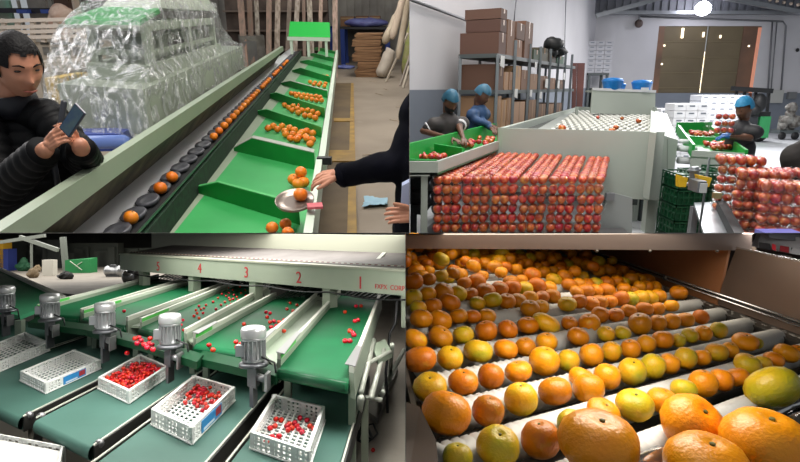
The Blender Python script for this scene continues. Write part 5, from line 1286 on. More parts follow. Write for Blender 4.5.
# ---- workers
m_skin_d = mat('brown_skin', '5f4030', .5)
m_capb = mat('hair_net_blue', '1f566f', .6, bump=.3, bs=40)
def worker(px, y, head_py, yaw, pitch, label, shirt, trou, hands, elbows, lean=0., s=1., stripe=None, cap=None, skin=None, mask=False, twist=0., gloves=None):
    sk = skin or m_skin_d
    H_ = R2.D(px, head_py, y); bx = H_.x-lean*sin(yaw); by = y+lean*cos(yaw)
    t = root(R2, 'person', label, 'person', (bx, by, 0))
    M_, rf = head_geo(H_, yaw, pitch, s)
    g = G(); head_mesh(g, M_, rf, 28, 20)
    for sx in (-1, 1): g.ell(M_ @ V(sx*.078, .008, .0), (.012, .02, .03), 8, 6)
    shz = H_.z-.20*s; sh = V(lerp(V(H_.x, 0, 0), V(bx, 0, 0), .25).x, lerp(V(0, H_.y, 0), V(0, by, 0), .25).y+.03, shz)
    hp = V(bx, by+.04, .95); X_ = V(cos(yaw+twist), sin(yaw+twist), 0)
    g.cap(M_ @ V(0, .03, -.08), .055, sh, .06); g.cap(sh, .1, hp, .13); 
    S = [sh-X_*.185*s+V(0, 0, -.05), sh+X_*.185*s+V(0, 0, -.05)]
    g.cap(S[0], .06, S[1], .06)
    for sx in (-1, 1):
        kn = hp+X_*sx*.1+V(0, -.03, -.45); g.cap(hp+X_*sx*.08, .1, kn, .07); g.cap(kn, .062, V(kn.x, kn.y+.04, .09), .04); g.cap(V(kn.x, kn.y+.04, .045), .04, V(kn.x, kn.y-.14, .04), .035)
    hg = G()
    for i in (0, 1):
        E_, W_ = R2.D(*elbows[i]), R2.D(*hands[i]); g.cap(S[i], .052, E_, .042); g.cap(E_, .041, W_, .028)
        d = (W_-E_).normalized(); hand_geo(hg, W_+d*.01, d, V(0, 0, 1), 1 if i == 0 else -1, .45, .9)
    b_ = fuse(g, 'w', .012, 2); h_ = fuse(hg, 'wh', .005, 1); b_.add(h_.v, h_.f, True); part(t, 'body', b_, sk)
    if gloves:
        hg.v = [v for v in hg.v]; g = fuse(hg, 'gl', .0055, 1); c_ = sum(g.v, V(0, 0, 0))/len(g.v)
        cs = [R2.D(*hands[0]), R2.D(*hands[1])]
        g.v = [v+(v-min(cs, key=lambda q: (q-v).length)).normalized()*.004 for v in g.v]; part(t, 'gloves', g, gloves, 'blue gloves')
    g = G(); g.cap(sh+V(0, 0, -.04), .15, hp+V(0, 0, -.02), .18, 18); g.cap(S[0], .10, S[1], .10); g.cap(sh, .09, sh+V(0, 0, .05), .075)
    for i in (0, 1):
        E_ = R2.D(*elbows[i]); full = stripe is None; W_ = R2.D(*hands[i])
        g.cap(S[i], .088, lerp(S[i], E_, .62 if not full else 1), .066 if not full else .06)
        if full: g.cap(E_, .06, lerp(E_, W_, .9), .045)
    j = fuse(g, 'sh', .014, 3); j.v = [v+noise.noise_vector(v*9)*.008 for v in j.v]; jt = part(t, 'shirt', j, shirt)
    if stripe:
        for i in (0, 1):
            E_ = R2.D(*elbows[i]); a = lerp(S[i], E_, .50); b = lerp(S[i], E_, .60); g = G(); g.tube([a, b], .082, 16); part(jt, 'sleeve_stripe', g, stripe)
        c_ = lerp(sh, hp, .5); g = G(); g.lathe([(.172, -.012), (.178, 0), (.172, .012)], 24, Matrix.Translation(c_), sx=1, sy=1); part(jt, 'chest_stripe', g, stripe)
    g = G()
    for sx in (-1, 1):
        kn = hp+X_*sx*.1+V(0, -.03, -.45); g.cap(hp+X_*sx*.08, .13, kn, .09); g.cap(kn, .09, V(kn.x, kn.y+.04, .12), .07)
    part(t, 'trousers', fuse(g, 'tr', .02, 2), trou)
    g = G()
    head_mesh(g, M_, lambda th, p_: rf(th, p_)*1.27+V(0, .010, .014), 28, 24, keep=lambda th, p_: p_ > (.42 if abs(th) < 1.3 else -.05))
    g.v = [v+noise.noise_vector(v*30)*.006 for v in g.v]; part(t, 'hair_net', g, cap or m_capb, 'blue bouffant cap')
    if mask:
        g = G(); head_mesh(g, M_, lambda th, p_: rf(th, p_)*1.07, 28, 24, keep=lambda th, p_: p_ < -.12 and p_ > -1.2 and abs(th) < 1.25); part(t, 'face_mask', g, mat('mask_black', '1b1b20', .7), 'black face mask')
    for sx in (-1, 1): g = G(); g.ell(M_ @ V(sx*.030, -.079, .010), (.011, .006, .006), 8, 6); part(t, 'eye', g, mat('eye_dark', '1d1412', .3))
    g = G(); g.tube([M_ @ V(-.022, -.091, -.062), M_ @ V(0, -.103, -.062), M_ @ V(.022, -.091, -.062)], [.003, .005, .003], 6); part(t, 'lips', g, mat('lip_dark', '4c2b26', .5))
    return t
yw = 7.25
worker(450, yw, 103, .45, .55, 'worker in a dark polo shirt with white stripes and blue cap bending over the trough', mat('polo_dark', '2c2a2e', .7, c2='35312f', ns=4), mat('trousers_dk', '26262c', .7), [(452, 139, yw-.45), (463, 138, yw-.4)], [(423, 131, yw-.05), (459, 127, yw-.1)], lean=.12, s=1.1, stripe=mat('stripe_white', 'c9c9cc', .6), mask=True)
yw = 8.45
worker(482, yw, 96, 1.0, .55, 'worker in a blue long-sleeved shirt and blue cap working beside the rack', mat('shirt_navy_blue', '1f3c60', .65, c2='24456c', ns=4), mat('trousers_dk', '26262c', .7), [(490, 125, yw-.4), (492, 129, yw-.5)], [(476, 120, yw-.2), (478, 118, yw+.1)], lean=.15, s=1.1, cap=mat('hair_net_teal', '2f5f78', .6))
yw = 7.4
worker(744, yw, 110, -1.15, .30, 'worker in a black polo shirt, bright blue cap and blue gloves holding an apple pack', mat('polo_black', '232327', .65, c2='2c2c30', ns=4), mat('trousers_blk', '1a1a1e', .7), [(728, 137, yw-.25), (729, 134, yw-.05)], [(750, 138, yw-.2), (748, 132, yw+.15)], lean=.05, s=1.12, stripe=mat('stripe_tan', 'b08a4a', .6), cap=mat('hair_net_bright', '2580ae', .6, bump=.3, bs=40), gloves=mat('glove_blue', '2a6ec0', .5))
# pack in the worker's hands
pc = R2.D(723.5, 128, yw-.25)
g = G()
for k in range(3):
    z = pc.z-.07+k*.085; g.hexa([V(pc.x-.13, pc.y-.08, z), V(pc.x+.10, pc.y-.08, z), V(pc.x+.10, pc.y+.2, z), V(pc.x-.13, pc.y+.2, z)], [V(pc.x-.15, pc.y-.10, z+.075), V(pc.x+.12, pc.y-.10, z+.075), V(pc.x+.12, pc.y+.22, z+.075), V(pc.x-.15, pc.y+.22, z+.075)])
single(R2, 'apple_pack', g, m_clear, 'three clear apple packs held by the worker in the bright blue cap', 'pack of fruit')
for k in range(3):
    for j in range(3): apple(V(pc.x-.10+j*.085, pc.y-.04, pc.z-.03+k*.085), 'apple inside the packs held by the worker in the bright cap', 'apples in the held packs', .95)
# dark figure at the edge: back and shoulder
pw = root(R2, 'person', 'person in a dark brown jacket seen from behind at the small apple stack', 'person', R2.P(800, 260, 0))
g = G(); y3 = 6.0; c = R2.D(806, 172, y3); g.chain([R2.D(797, 158, y3), R2.D(806, 175, y3), V(c.x, y3, 1.0)], [.16, .22, .2], 18); 
hd_ = R2.D(812, 138, y3-.1); g2 = G(); M_, rf = head_geo(hd_, 2.9, .5, 1); head_mesh(g2, M_, rf, 24, 18); g2.cap(M_ @ V(0, 0, -.09), .06, R2.D(800, 160, y3), .08); g2.cap(R2.D(800, 160, y3), .1, V(c.x, y3, 1.), .13)
for sx in (-1, 1): g2.cap(V(c.x+sx*.09, y3, .95), .1, V(c.x+sx*.1, y3, .5), .07); g2.cap(V(c.x+sx*.1, y3, .5), .065, V(c.x+sx*.1, y3+.04, .08), .045)
part(pw, 'body', fuse(g2, 'pb', .014, 2), m_skin_d)
j = fuse(g, 'pj', .016, 3); part(pw, 'jacket', j, mat('jacket_brown', '1d1917', .8, c2='241f1c', ns=5))
g = G()
for sx in (-1, 1): g.cap(V(c.x+sx*.09, y3, .95), .13, V(c.x+sx*.1, y3, .5), .095); g.cap(V(c.x+sx*.1, y3, .5), .095, V(c.x+sx*.1, y3+.04, .1), .075)
part(pw, 'trousers', fuse(g, 'pt', .02, 2), mat('trousers_blk', '1a1a1e', .7))
# ================================================================== HALL 3: tomato sorting outlets with crates
m_conc3 = mat('hall3_concrete', '8f887e', .7, c2='7f786f', ns=1.2, nd=8, c3='9c958b', bump=.06, bs=8)
m_belt = mat('belt_green', '0b5c36', .6, c2='0a5431', ns=2, bump=.03, bs=4, spec=.2)
m_teal = mat('belt_teal', '486c62', .6, c2='42645a', ns=2, bump=.03, spec=.25)
m_rail3 = mat('rail_white', 'c2c5b8', .45)
m_side3 = mat('side_pale_green', '8d9a88', .45, c2='84917f', ns=2)
m_beam3 = mat('beam_pale_green', '9ca593', .45, c2='939c8b', ns=1.5)
m_top3 = mat('beam_cream', 'a3a594', .5)
m_red = mat('number_red', 'b5202a', .5)
m_tom = mat('tomato_red', 'c81e12', .25, vary=.15, hue=.01, c2='b5140f', ns=3)
m_crate = mat('crate_white', 'e6e7e4', .5)
m_st3 = mat('steel_bracket', '8f8f90', .35, .75)
VP3 = (411, 226); VX3 = (-227, 235)
yD = R3.ray(411, 227.0001); yD = V(yD.x, yD.y, 0).normalized()
xD = R3.ray(-227, 227.0001); xD = -V(xD.x, xD.y, 0).normalized()    # cross direction, towards the viewer's right and nearer
P3 = R3.P
g = G(); g.box((-34, .3, -.05), (10, 36, 0)); setting(R3, 'floor', g, m_conc3)
g = G(); g.box((-34, 36, 0), (10, 36.2, 1.95)); setting(R3, 'wall_back', g, mat('hall3_dark_wall', '34342f', .8, c2='45443d', ns=1.5))

ZU = 1.06; ZL = .68
frame = root(R3, 'sorting_machine', 'pale green tomato sorting machine with numbered outlets one to five and green belts', 'sorting machine', P3(380, 330, 0))
# ---- upper belts: (near left, far left, near right, far right) picture corners of the belt surface
UB = [((281, 366), (337, 300), (349, 379), (377, 304)),
      ((196, 344), (268, 303), (258, 352), (314, 300)),
      ((142, 327), (233, 287), (184, 338), (262, 293)),
      ((84, 318), (207, 279), (126, 325), (213, 291)),
      ((38, 312), (150, 281), (80, 316), (176, 285))]
conv = []
def vert_quad(a, b, z0, z1, m, nm, par, th=.03, n=None):
    a = Vector(a); b = Vector(b); n_ = n or V(0, 1, 0)*th
    g = G(); q = [V(a.x, a.y, z0), V(b.x, b.y, z0), V(b.x+n_.x, b.y+n_.y, z0), V(a.x+n_.x, a.y+n_.y, z0)]; g.hexa(q, [V(v.x, v.y, z1) for v in q]); return part(par, nm, g, m)
names5 = ['one', 'two', 'three', 'four', 'five']
for i, (nl, fl_, nr, fr) in enumerate(UB):
    A, B, C, D = P3(*nl, ZU), P3(*fl_, ZU), P3(*fr, ZU), P3(*nr, ZU)      # near left, far left, far right, near right
    cv = root(R3, 'outlet_belt', 'green outlet belt between white rails under red number %s' % names5[i], 'conveyor', P3(*nr, 0)); conv.append(cv)
    far = (B-A).normalized()*.5; far2 = (C-D).normalized()*.5
    B2, C2 = B+far, C+far2
    g = G(); dn = V(0, 0, -.02)
    # belt with a rolled front edge
    up = (A-B).normalized(); u2 = (D-C).normalized(); r = .05
    rows = [[B2, C2], [A, D]]
    for k in range(1, 7):
        a_ = pi*k/6; rows.append([A+up*r*sin(a_)+V(0, 0, -r+r*cos(a_)), D+u2*r*sin(a_)+V(0, 0, -r+r*cos(a_))])
    rows.append([B2+V(0, 0, -2*r), C2+V(0, 0, -2*r)])
    g.sheet(rows, True, False); part(cv, 'belt', g, m_belt)
    g = G(); g.tube([A+V(0, 0, -r), D+V(0, 0, -r)], r*.9, 12); part(cv, 'end_roller', g, mat('roller_dark_green', '0c4a2c', .4))
    # white rails and side plates
    for (p, q, sgn) in ((A, B2, -1), (D, C2, 1)):
        out = xD*sgn
        w = .045
        a, b = p, q
        g = G(); c = [a, a+out*w, b+out*w, b]; g.hexa([v+V(0, 0, .045) for v in c], [v+V(0, 0, .085) for v in c]); part(cv, 'rail', g, m_rail3, 'white side rail')
        g = G(); g.hexa([v+V(0, 0, -.12)+out*.012 for v in c], [v+V(0, 0, .045)-out*0 for v in c]); part(cv, 'side_plate', g, m_side3)
    # bright green lead-in strip at the front left, dark steel deflectors at belt one
    g = G(); a = A+V(0, 0, .07)-xD*.01; b = lerp(A, B, .16 if i < 2 else .2)+V(0, 0, .07)-xD*.01
    g.hexa([a+V(0, 0, -.02), b+V(0, 0, -.02), b+xD*.012+V(0, 0, -.02), a+xD*.012+V(0, 0, -.02)], [a+V(0, 0, .012), b+V(0, 0, .012), b+xD*.012+V(0, 0, .012), a+xD*.012+V(0, 0, .012)]); part(cv, 'lead_strip', g, mat('lime_strip', '4db848', .45), 'bright green lead strip')
    if i < 2:
        for (p, q, s_) in ((A, B, -1), (D, C, 1)):
            a = p+V(0, 0, .088)+xD*s_*.06; b = lerp(p, q, .17 if s_ > 0 else .22)+V(0, 0, .088)+xD*s_*.05; c = p+V(0, 0, .03)-xD*s_*.02
            g = G(); g.hexa([a-xD*s_*.0, b, b-xD*s_*.055, a-xD*s_*.10], [a+V(0, 0, .006), b+V(0, 0, .006), b-xD*s_*.055+V(0, 0, .006), a-xD*s_*.10+V(0, 0, .006)]); part(cv, 'deflector', g, m_st3, 'steel deflector plate')
    for p in (A, D):
        g = G(); v = p+(B-A).normalized()*.25; g.box((v.x-.025, v.y-.025, 0), (v.x+.025, v.y+.025, ZU-.12)); part(cv, 'leg', g, m_side3)
# grey filler plates between the belts
for i in range(4):
    a = P3(*UB[i][0], ZU-.015)-xD*.07; b = P3(*UB[i][1], ZU-.015)-xD*.07; c = P3(*UB[i+1][3], ZU-.015)+xD*.07; d = P3(*UB[i+1][2], ZU-.015)+xD*.07
    g = G(); g.hexa([v+V(0, 0, -.02) for v in (a, b, c, d)], [a, b, c, d]); part(frame, 'filler_plate', g, m_side3, 'grey-green plate between two belts')
# dark green apron along all the belt ends
ap0, ap1 = P3(24, 322, ZU-.06), P3(352, 386, ZU-.06)
for (x0, y0, x1, y1) in ((28, 322, 86, 330), (86, 330, 140, 344), (140, 344, 197, 362), (197, 358, 276, 376)):
    a, b = P3(x0, y0, ZU-.05), P3(x1, y1, ZU-.05); g = G(); u = V(0, 1, 0)*.02
    g.hexa([a+V(0, 0, -.06), b+V(0, 0, -.06), b+V(0, .14, -.06), a+V(0, .14, -.06)], [a, b, b+V(0, .14, .03), a+V(0, .14, .03)]); part(frame, 'apron', g, mat('apron_green', '083a20', .5, spec=.25), 'dark green apron at the belt ends')

# ---- big numbered beam
def bp(px, top, far=0.): return None
bxs = [(-40, 232, 262), (130, 256, 270), (270, 264.5, 284), (406, 272, 296.5), (470, 276, 303)]
# plan line of the beam face: height of its lower edge 1.36
ZB = 1.30
F0, F1 = P3(130, 270.5, ZB), P3(406, 296, ZB)
fd = (F1-F0).normalized(); Fa = F0-fd*.35; Fb = F1+fd*1.5
ZB1 = R3.up(F1, 272)
nb = V(-fd.y, fd.x, 0)                                     # away from the viewer
if nb.y < 0: nb = -nb
def slabline(name, a, b, z0, z1, dep, m, par=frame, off=0., label=None):
    o = nb*off; g = G(); q = [V(a.x, a.y, z0)+o, V(b.x, b.y, z0)+o, V(b.x, b.y, z0)+nb*dep+o, V(a.x, a.y, z0)+nb*dep+o]; g.hexa(q, [V(v.x, v.y, z1) for v in q]); return part(par, name, g, m, label)
slabline('number_beam', Fa, Fb, ZB, ZB1, .12, m_beam3)
slabline('beam_cap', Fa, Fb, ZB1, ZB1+.025, .18, m_top3, off=-.02)
# stainless trough behind the cap, with red dotted edge, then the second beam
zt3 = ZB1+.03
zbk = R3.up(F1+nb*1.0, 255); o1, o2 = nb*.16, nb*1.0; g = G(); q = [V(Fa.x, Fa.y, zt3-.03)+o1, V(Fb.x, Fb.y, zt3-.03)+o1, V(Fb.x, Fb.y, zbk-.03)+o2, V(Fa.x, Fa.y, zbk-.03)+o2]; g.hexa(q, [v+V(0, 0, .03) for v in q]); part(frame, 'steel_trough', g, mat('trough_steel3', '6f6a68', .65, .1, c2='625d5b', ns=3))
g = G(); n_ = 160; rw = []
for k in range(n_+1):
    p = lerp(Fa, Fb, k/n_)+nb*.165; z = zt3+.012; rw.append([V(p.x, p.y, z), V(p.x, p.y, z)+nb*.012+V(0, 0, .008), V(p.x, p.y, z)+nb*.024])
for i_ in range(n_): g.mt(i_ % 2); b_ = len(g.v); g.add(rw[i_]+rw[i_+1], [(0, 1, 4, 3), (1, 2, 5, 4)])
sr = part(frame, 'slot_row', g, [m_top3, mat('slot_dark_red', '6d3a34', .6)], 'row of dark red dots')
bmx = bmesh.new(); bmx.from_mesh(sr.data); bmesh.ops.remove_doubles(bmx, verts=bmx.verts, dist=1e-4); bmx.to_mesh(sr.data); bmx.free()
bk0 = R3.up(F1+nb*1.1, 253); 
slabline('rear_beam', Fa-fd*.75, Fb, zt3-.05, R3.up(F1+nb*1.0, 236), .15, m_top3, off=1.0, label='cream rear beam')
0 and slabline('rear_ledge', Fa-fd*.6, Fb, zt3+.06, zt3+.10, .1, m_beam3, off=.92)
g = G(); p = R3.D(365, 264, (F1+nb*.5).y); p = lerp(F0, F1, .86)+nb*.45; g.beam(V(p.x, p.y, zt3+.0), V(p.x+.12, p.y+.35, zt3+.12), .05, .02); part(frame, 'steel_fin', g, m_rail3)
# cabinet body at the right end behind belt one
bx0 = P3(384, 300, ZU); 
g = G(); a = V(*F1)-fd*.08+nb*.02; b = a+fd*1.6
q = [V(a.x, a.y, .95), V(b.x, b.y, .95), V(b.x, b.y, .95)+nb*.8, V(a.x, a.y, .95)+nb*.8]; g.hexa(q, [V(v.x, v.y, ZB) for v in q]); part(frame, 'end_cabinet', g, m_beam3)
for t_ in (.02, .27, .52, .76):
    a = lerp(F0, F1, t_+.03)+nb*.1; g = G(); g.obox((a.x, a.y, 0), fd, nb, ZB, .13, .13); part(frame, 'support_post', g, m_beam3)
# dark slatted mouths above the belts
for i in range(5):
    B, C = P3(*UB[i][1], ZU), P3(*UB[i][3], ZU); m_ = (B+C)/2
    g = G(); a, b = B+nb*.14, C+nb*.14
    for k in range(9):
        p = lerp(a, b, k/8); q = p+nb*.5; g.beam(p+V(0, 0, .05), q+V(0, 0, .20), .02, .02)
    g.hexa([a+V(0, 0, .0)+nb*.5, b+nb*.5, b+nb*.55, a+nb*.55], [a+V(0, 0, .3)+nb*.5, b+V(0, 0, .3)+nb*.5, b+V(0, 0, .3)+nb*.55, a+V(0, 0, .3)+nb*.55])
    part(frame, 'slatted_mouth', g, mat('mouth_dark', '14281c', .6), 'dark slatted mouth')
    sb_ = [lerp(a, b, .0), lerp(a, b, 1.)]
# numbers
fc = -nb*.004
nz = fd
for s_, px, py in (('5', 158, 266.3), ('4', 199.5, 268.3), ('3', 246, 272.5), ('2', 298.5, 277.5), ('1', 360, 282.8)):
    # point of the face line under column px
    d = R3.ray(px, py); n = nb; t_ = (Fa-V(0, 0, 0)).dot(n)/V(d.x, d.y, 0).dot(n); p = V(d.x*t_, d.y*t_, R3.H+d.z*t_); u = R3.mpp(p)
    hgt = (10.0+4.0*(px-158)/200)*u
    text_part(frame, 'number', s_, p-fd*hgt*.27-V(0, 0, hgt*.42)+fc, fd, (0, 0, 1), hgt*1.28, m_red, .002)
d = R3.ray(375, 287); t_ = Fa.dot(nb)/V(d.x, d.y, 0).dot(nb); p = V(d.x*t_, d.y*t_, R3.H+d.z*t_)
text_part(frame, 'lettering', 'FXPX  CORP', p+fc-V(0, 0, .015), fd, (0, 0, 1), .075, m_red, .002)
# lower under-frame, dark
ua, ub_ = P3(28, 322, .55), P3(350, 388, .55)
uD = yD*1.5
g = G(); g.hexa([V(ua.x, ua.y+.15, .1), V(ub_.x-.2, ub_.y+.35, .1), V(ub_.x-.2, ub_.y+.35, .1)+uD*.5, V(ua.x, ua.y+.15, .1)+uD*.5], [V(ua.x, ua.y+.15, ZU-.16), V(ub_.x-.2, ub_.y+.35, ZU-.16), V(ub_.x-.2, ub_.y+.35, ZU-.16)+uD*.5, V(ua.x, ua.y+.15, ZU-.16)+uD*.5]); part(frame, 'dark_undercarriage', g, mat('undercarriage', '1a1c1b', .7))
# conduit hanging in front of the mouths
g = G(); pts = []
for k in range(30):
    t_ = k/29; p = lerp(F0, F1+fd*.1, t_)-nb*.03; pts.append(V(p.x, p.y, ZB-.03-.035*abs(sin(t_*pi*5))))
g.tube(pts, .010, 6); part(frame, 'black_cable', g, m_black, 'black cable slung under the beam')
g = G(); a = F1-fd*.12; pts = [V(a.x, a.y-.03, ZB-.05), V(a.x-.02, a.y-.06, ZB-.3), V(a.x-.08, a.y-.1, .9), V(a.x-.12, a.y-.2, .5), V(a.x-.1, a.y-.3, .1)]; g.tube(pts, .015, 6); part(frame, 'black_hose', g, m_black)

# ---- lower conveyors carrying crates: near left, near right, far picture columns
LB = [((256, 462, 341, 470), (281, 380, 354, 402), 'teal crate belt below outlet one'),
      ((118, 462, 206.6, 460), (205, 372, 247, 408), 'teal crate belt below outlet two'),
      ((37, 420, 92, 447), (128, 364, 150, 400), 'teal crate belt below outlet three'),
      ((-40, 392, 22, 418), (60, 345, 100, 380), 'teal crate belt below outlet four'),]
def tovp(p, f):  # picture point moved towards the vanishing point
    return (p[0]+(VP3[0]-p[0])*f, p[1]+(VP3[1]-p[1])*f)
LBs = [((232, 460), (344, 451), .36, 1), ((109, 454), (206.6, 460), .34, 1), ((37, 420), (92, 446), .30, 0), ((-50, 384), (22, 417), .27, 0), ((-160, 352), (-60, 384), .25, 0)]
lowers = []
for i, (nl, nr, f, ext) in enumerate(LBs):
    A, D = P3(*nl, ZL), P3(*nr, ZL)
    if ext: A = A-yD*.5; D = D-yD*.5
    if i == 0: A = P3(232, 461, ZL)-yD*.45; D = P3(343, 452, ZL)-yD*.65
    fx = tovp(nl, f), tovp(nr, f)
    B, C = P3(*fx[0], ZL), P3(*fx[1], ZL); B = A+yD*2.4; C = D+yD*(2.4)
    cv = root(R3, 'crate_conveyor', ['wide teal crate belt at the machine end, below red number one', 'teal crate belt with the half-filled crate, below red number two', 'teal crate belt with the well-filled crate', 'teal crate belt with the crate bearing a blue card, empty inside', 'teal crate belt furthest along the row, with a bare crate'][i], 'conveyor', V(A.x, A.y, 0))
    up = -yD; r = .045; rows = [[B, C], [A, D]]
    for k in range(1, 7):
        a_ = pi*k/6; rows.append([A+up*r*sin(a_)+V(0, 0, -r+r*cos(a_)), D+up*r*sin(a_)+V(0, 0, -r+r*cos(a_))])
    rows.append([B+V(0, 0, -2*r), C+V(0, 0, -2*r)])
    g = G(); g.sheet(rows, True); part(cv, 'belt', g, m_teal)
    for (p, q, s_) in ((A, B, -1), (D, C, 1)):
        out = xD*s_; g = G(); c = [p+out*.015, p+out*.045, q+out*.045, q+out*.015]; g.hexa([v+V(0, 0, -.10) for v in c], [v+V(0, 0, .008) for v in c]); pr = part(cv, 'side_rail', g, mat('rail_dark', '2b2b28', .5, .3))
        g = G(); c = [p+out*.015, p+out*.03, q+out*.03, q+out*.015]; g.hexa([v+V(0, 0, .008) for v in c], [v+V(0, 0, .016) for v in c]); part(pr, 'rail_edge', g, m_rail3, 'light rail edge')
        g = G(); v = p+yD*.06+out*.03; g.ell(v, (.03, .03, .03), 10, 6); part(cv, 'bearing', g, m_st3)
        g = G(); v = p+yD*.3+out*.02; g.box((v.x-.03, v.y-.03, 0), (v.x+.03, v.y+.03, ZL-.1)); part(cv, 'leg', g, m_beam3)
        g = G(); v = q-yD*.3+out*.02; g.box((v.x-.03, v.y-.03, 0), (v.x+.03, v.y+.03, ZL-.1)); part(cv, 'leg', g, m_beam3)
    g = G(); a, b = A+yD*.06, D+yD*.06; g.hexa([V(a.x, a.y, ZL-.28), V(b.x, b.y, ZL-.28), V(b.x, b.y, ZL-.28)+yD*.06, V(a.x, a.y, ZL-.28)+yD*.06], [V(a.x, a.y, ZL-.11), V(b.x, b.y, ZL-.11), V(b.x, b.y, ZL-.11)+yD*.06, V(a.x, a.y, ZL-.11)+yD*.06]); part(cv, 'end_plate', g, mat('end_plate_grey', '8d877b', .5))
    lowers.append((cv, A, B, C, D))

# ---- crates: base corners from the picture (front left, front right, back right, back left), rim heights
def crate(fl, fr, br, bl, rows_top, label, blue=None, z=None, holes=True):
    """open slatted crate; corners on the belt plane"""
    z = ZL+.004 if z is None else z
    q = [P3(*p, z) for p in (fl, fr, br, bl)]
    h = R3.up(q[0], rows_top)-z
    c = (q[0]+q[1]+q[2]+q[3])/4
    t = root(R3, 'plastic_crate', label, 'crate', c)
    def wall(a, b, nm, m=m_crate):
        d = (b-a); L_ = d.length; d = d/L_; n = V(-d.y, d.x, 0); n = n if n.dot(c-a) > 0 else -n; n = n*.012
        g = G()
        fl_ = 1.0
        def bar(u0, u1, z0, z1, k=1.): a0, b0 = a+d*u0, a+d*u1; s0 = n*k; qq = [a0, b0, b0+s0, a0+s0]; g.hexa([v+V(0, 0, z0) for v in qq], [v+V(0, 0, z1) for v in qq])
        bar(0, L_, 0, h*.14); bar(0, L_, h*.86, h, 1.9); bar(0, L_, h*.28, h*.40); bar(0, L_, h*.52, h*.64)
        ns_ = max(6, int(L_/.045)); 
        for k in range(ns_+1): u = (L_-.012)*k/ns_; bar(u, u+(.018 if k % 4 else .04) if u+.04 < L_ else L_, 0.002, h*.9, .9)
        return part(t, nm, g, m)
    walls = [wall(q[0], q[1], 'side_wall'), wall(q[1], q[2], 'side_wall'), wall(q[2], q[3], 'side_wall'), wall(q[3], q[0], 'side_wall')]
    g = G(); n1 = 14; n2 = 9
    for k in range(n1+1):
        a, b = lerp(q[0], q[3], k/n1), lerp(q[1], q[2], k/n1); g.beam(a+V(0, 0, .006), b+V(0, 0, .006), .014, .008)
    for k in range(n2+1):
        a, b = lerp(q[0], q[1], k/n2), lerp(q[3], q[2], k/n2); g.beam(a+V(0, 0, .007), b+V(0, 0, .007), .014, .008)
    part(t, 'base_grid', g, m_crate)
    if blue:
        u0, u1 = blue; a, b = lerp(q[1], q[2], u0), lerp(q[1], q[2], u1); d = (b-a).normalized(); n = V(-d.y, d.x, 0); n = n if n.dot(c-a) < 0 else -n; n = n*.006
        g = G(); g.hexa([a+n*.2+V(0, 0, h*.12), b+n*.2+V(0, 0, h*.12), b+n+V(0, 0, h*.12), a+n+V(0, 0, h*.12)], [a+n*.2+V(0, 0, h*.84), b+n*.2+V(0, 0, h*.84), b+n+V(0, 0, h*.84), a+n+V(0, 0, h*.84)]); cd = part(t, 'blue_card', g, mat('card_blue', '2f86c6', .4), 'blue printed card on the side')
        a2, b2 = lerp(a, b, .68), lerp(a, b, .95); g = G(); g.hexa([a2+n*1.0+V(0, 0, h*.3), b2+n*1.0+V(0, 0, h*.3), b2+n*1.3+V(0, 0, h*.3), a2+n*1.3+V(0, 0, h*.3)], [a2+n*1.0+V(0, 0, h*.78), b2+n*1.0+V(0, 0, h*.78), b2+n*1.3+V(0, 0, h*.78), a2+n*1.3+V(0, 0, h*.78)]); part(cd, 'red_patch', g, mat('card_red', 'b5343c', .5), 'red patch on the card')
        a2, b2 = lerp(a, b, .08), lerp(a, b, .6); g = G(); g.hexa([a2+n*1.0+V(0, 0, h*.2), b2+n*1.0+V(0, 0, h*.2), b2+n*1.3+V(0, 0, h*.2), a2+n*1.3+V(0, 0, h*.2)], [a2+n*1.0+V(0, 0, h*.34), b2+n*1.0+V(0, 0, h*.34), b2+n*1.3+V(0, 0, h*.34), a2+n*1.3+V(0, 0, h*.34)]); part(cd, 'pale_band', g, mat('card_pale', 'cfe0ea', .5), 'pale band of print')
    return t, q, h
C1 = crate((250, 449), (309, 470), (325, 421), (274, 408), 432, 'white slatted crate with scattered tomatoes, below red number one')
C2c = crate((151, 425), (192, 445), (235, 401), (194, 388), 409, 'white slatted crate with a blue card, half filled with tomatoes', blue=(.18, .62))
C3 = crate((98, 389), (129, 404), (168, 377), (140, 364), 377, 'white slatted crate well filled with cherry tomatoes')
C4 = crate((20, 381), (46, 394), (101, 369), (74, 358), 371, 'white slatted empty crate with a blue card on its long side', blue=(.28, .68))
C5 = crate((-38, 366), (-14, 378), (50, 351), (25, 340), 356, 'white bare crate furthest along the row, touching the hall edge')
# loose crate lying low in the corner, plain flaps
cr = root(R3, 'plastic_crate', 'white crate standing low before the belts in the bottom corner', 'crate', P3(20, 480, .45))
z6 = .50
q6 = [P3(-20, 431, z6+.12), P3(61, 446, z6+.12), P3(52, 490, z6+.12), P3(-30, 490, z6+.12)]
def panel6(a, b, z0, z1, nm):
    d = (b-a); L_ = d.length; d = d/L_; n = V(-d.y, d.x, 0)*.012; g = G()
    def bar(u0, u1, za, zb): qq = [a+d*u0, a+d*u1, a+d*u1+n, a+d*u0+n]; g.hexa([V(v.x, v.y, za) for v in qq], [V(v.x, v.y, zb) for v in qq])
    bar(0, L_, z1-.02, z1); bar(0, L_, z0, z0+.02); 
    for k in range(3): bar(0, L_, z0+(z1-z0)*(.25+.2*k), z0+(z1-z0)*(.33+.2*k))
    n_ = 12
    for k in range(n_+1): bar((L_-.02)*k/n_, (L_-.02)*k/n_+(.02 if k % 3 else .05), z0, z1)
    return part(cr, nm, g, m_crate)
panel6(q6[0], q6[1], z6-.16, z6+.12, 'side_wall'); panel6(q6[1], q6[2], z6-.16, z6+.12, 'side_wall'); panel6(q6[3], q6[2], z6-.16, z6+.12, 'side_wall')
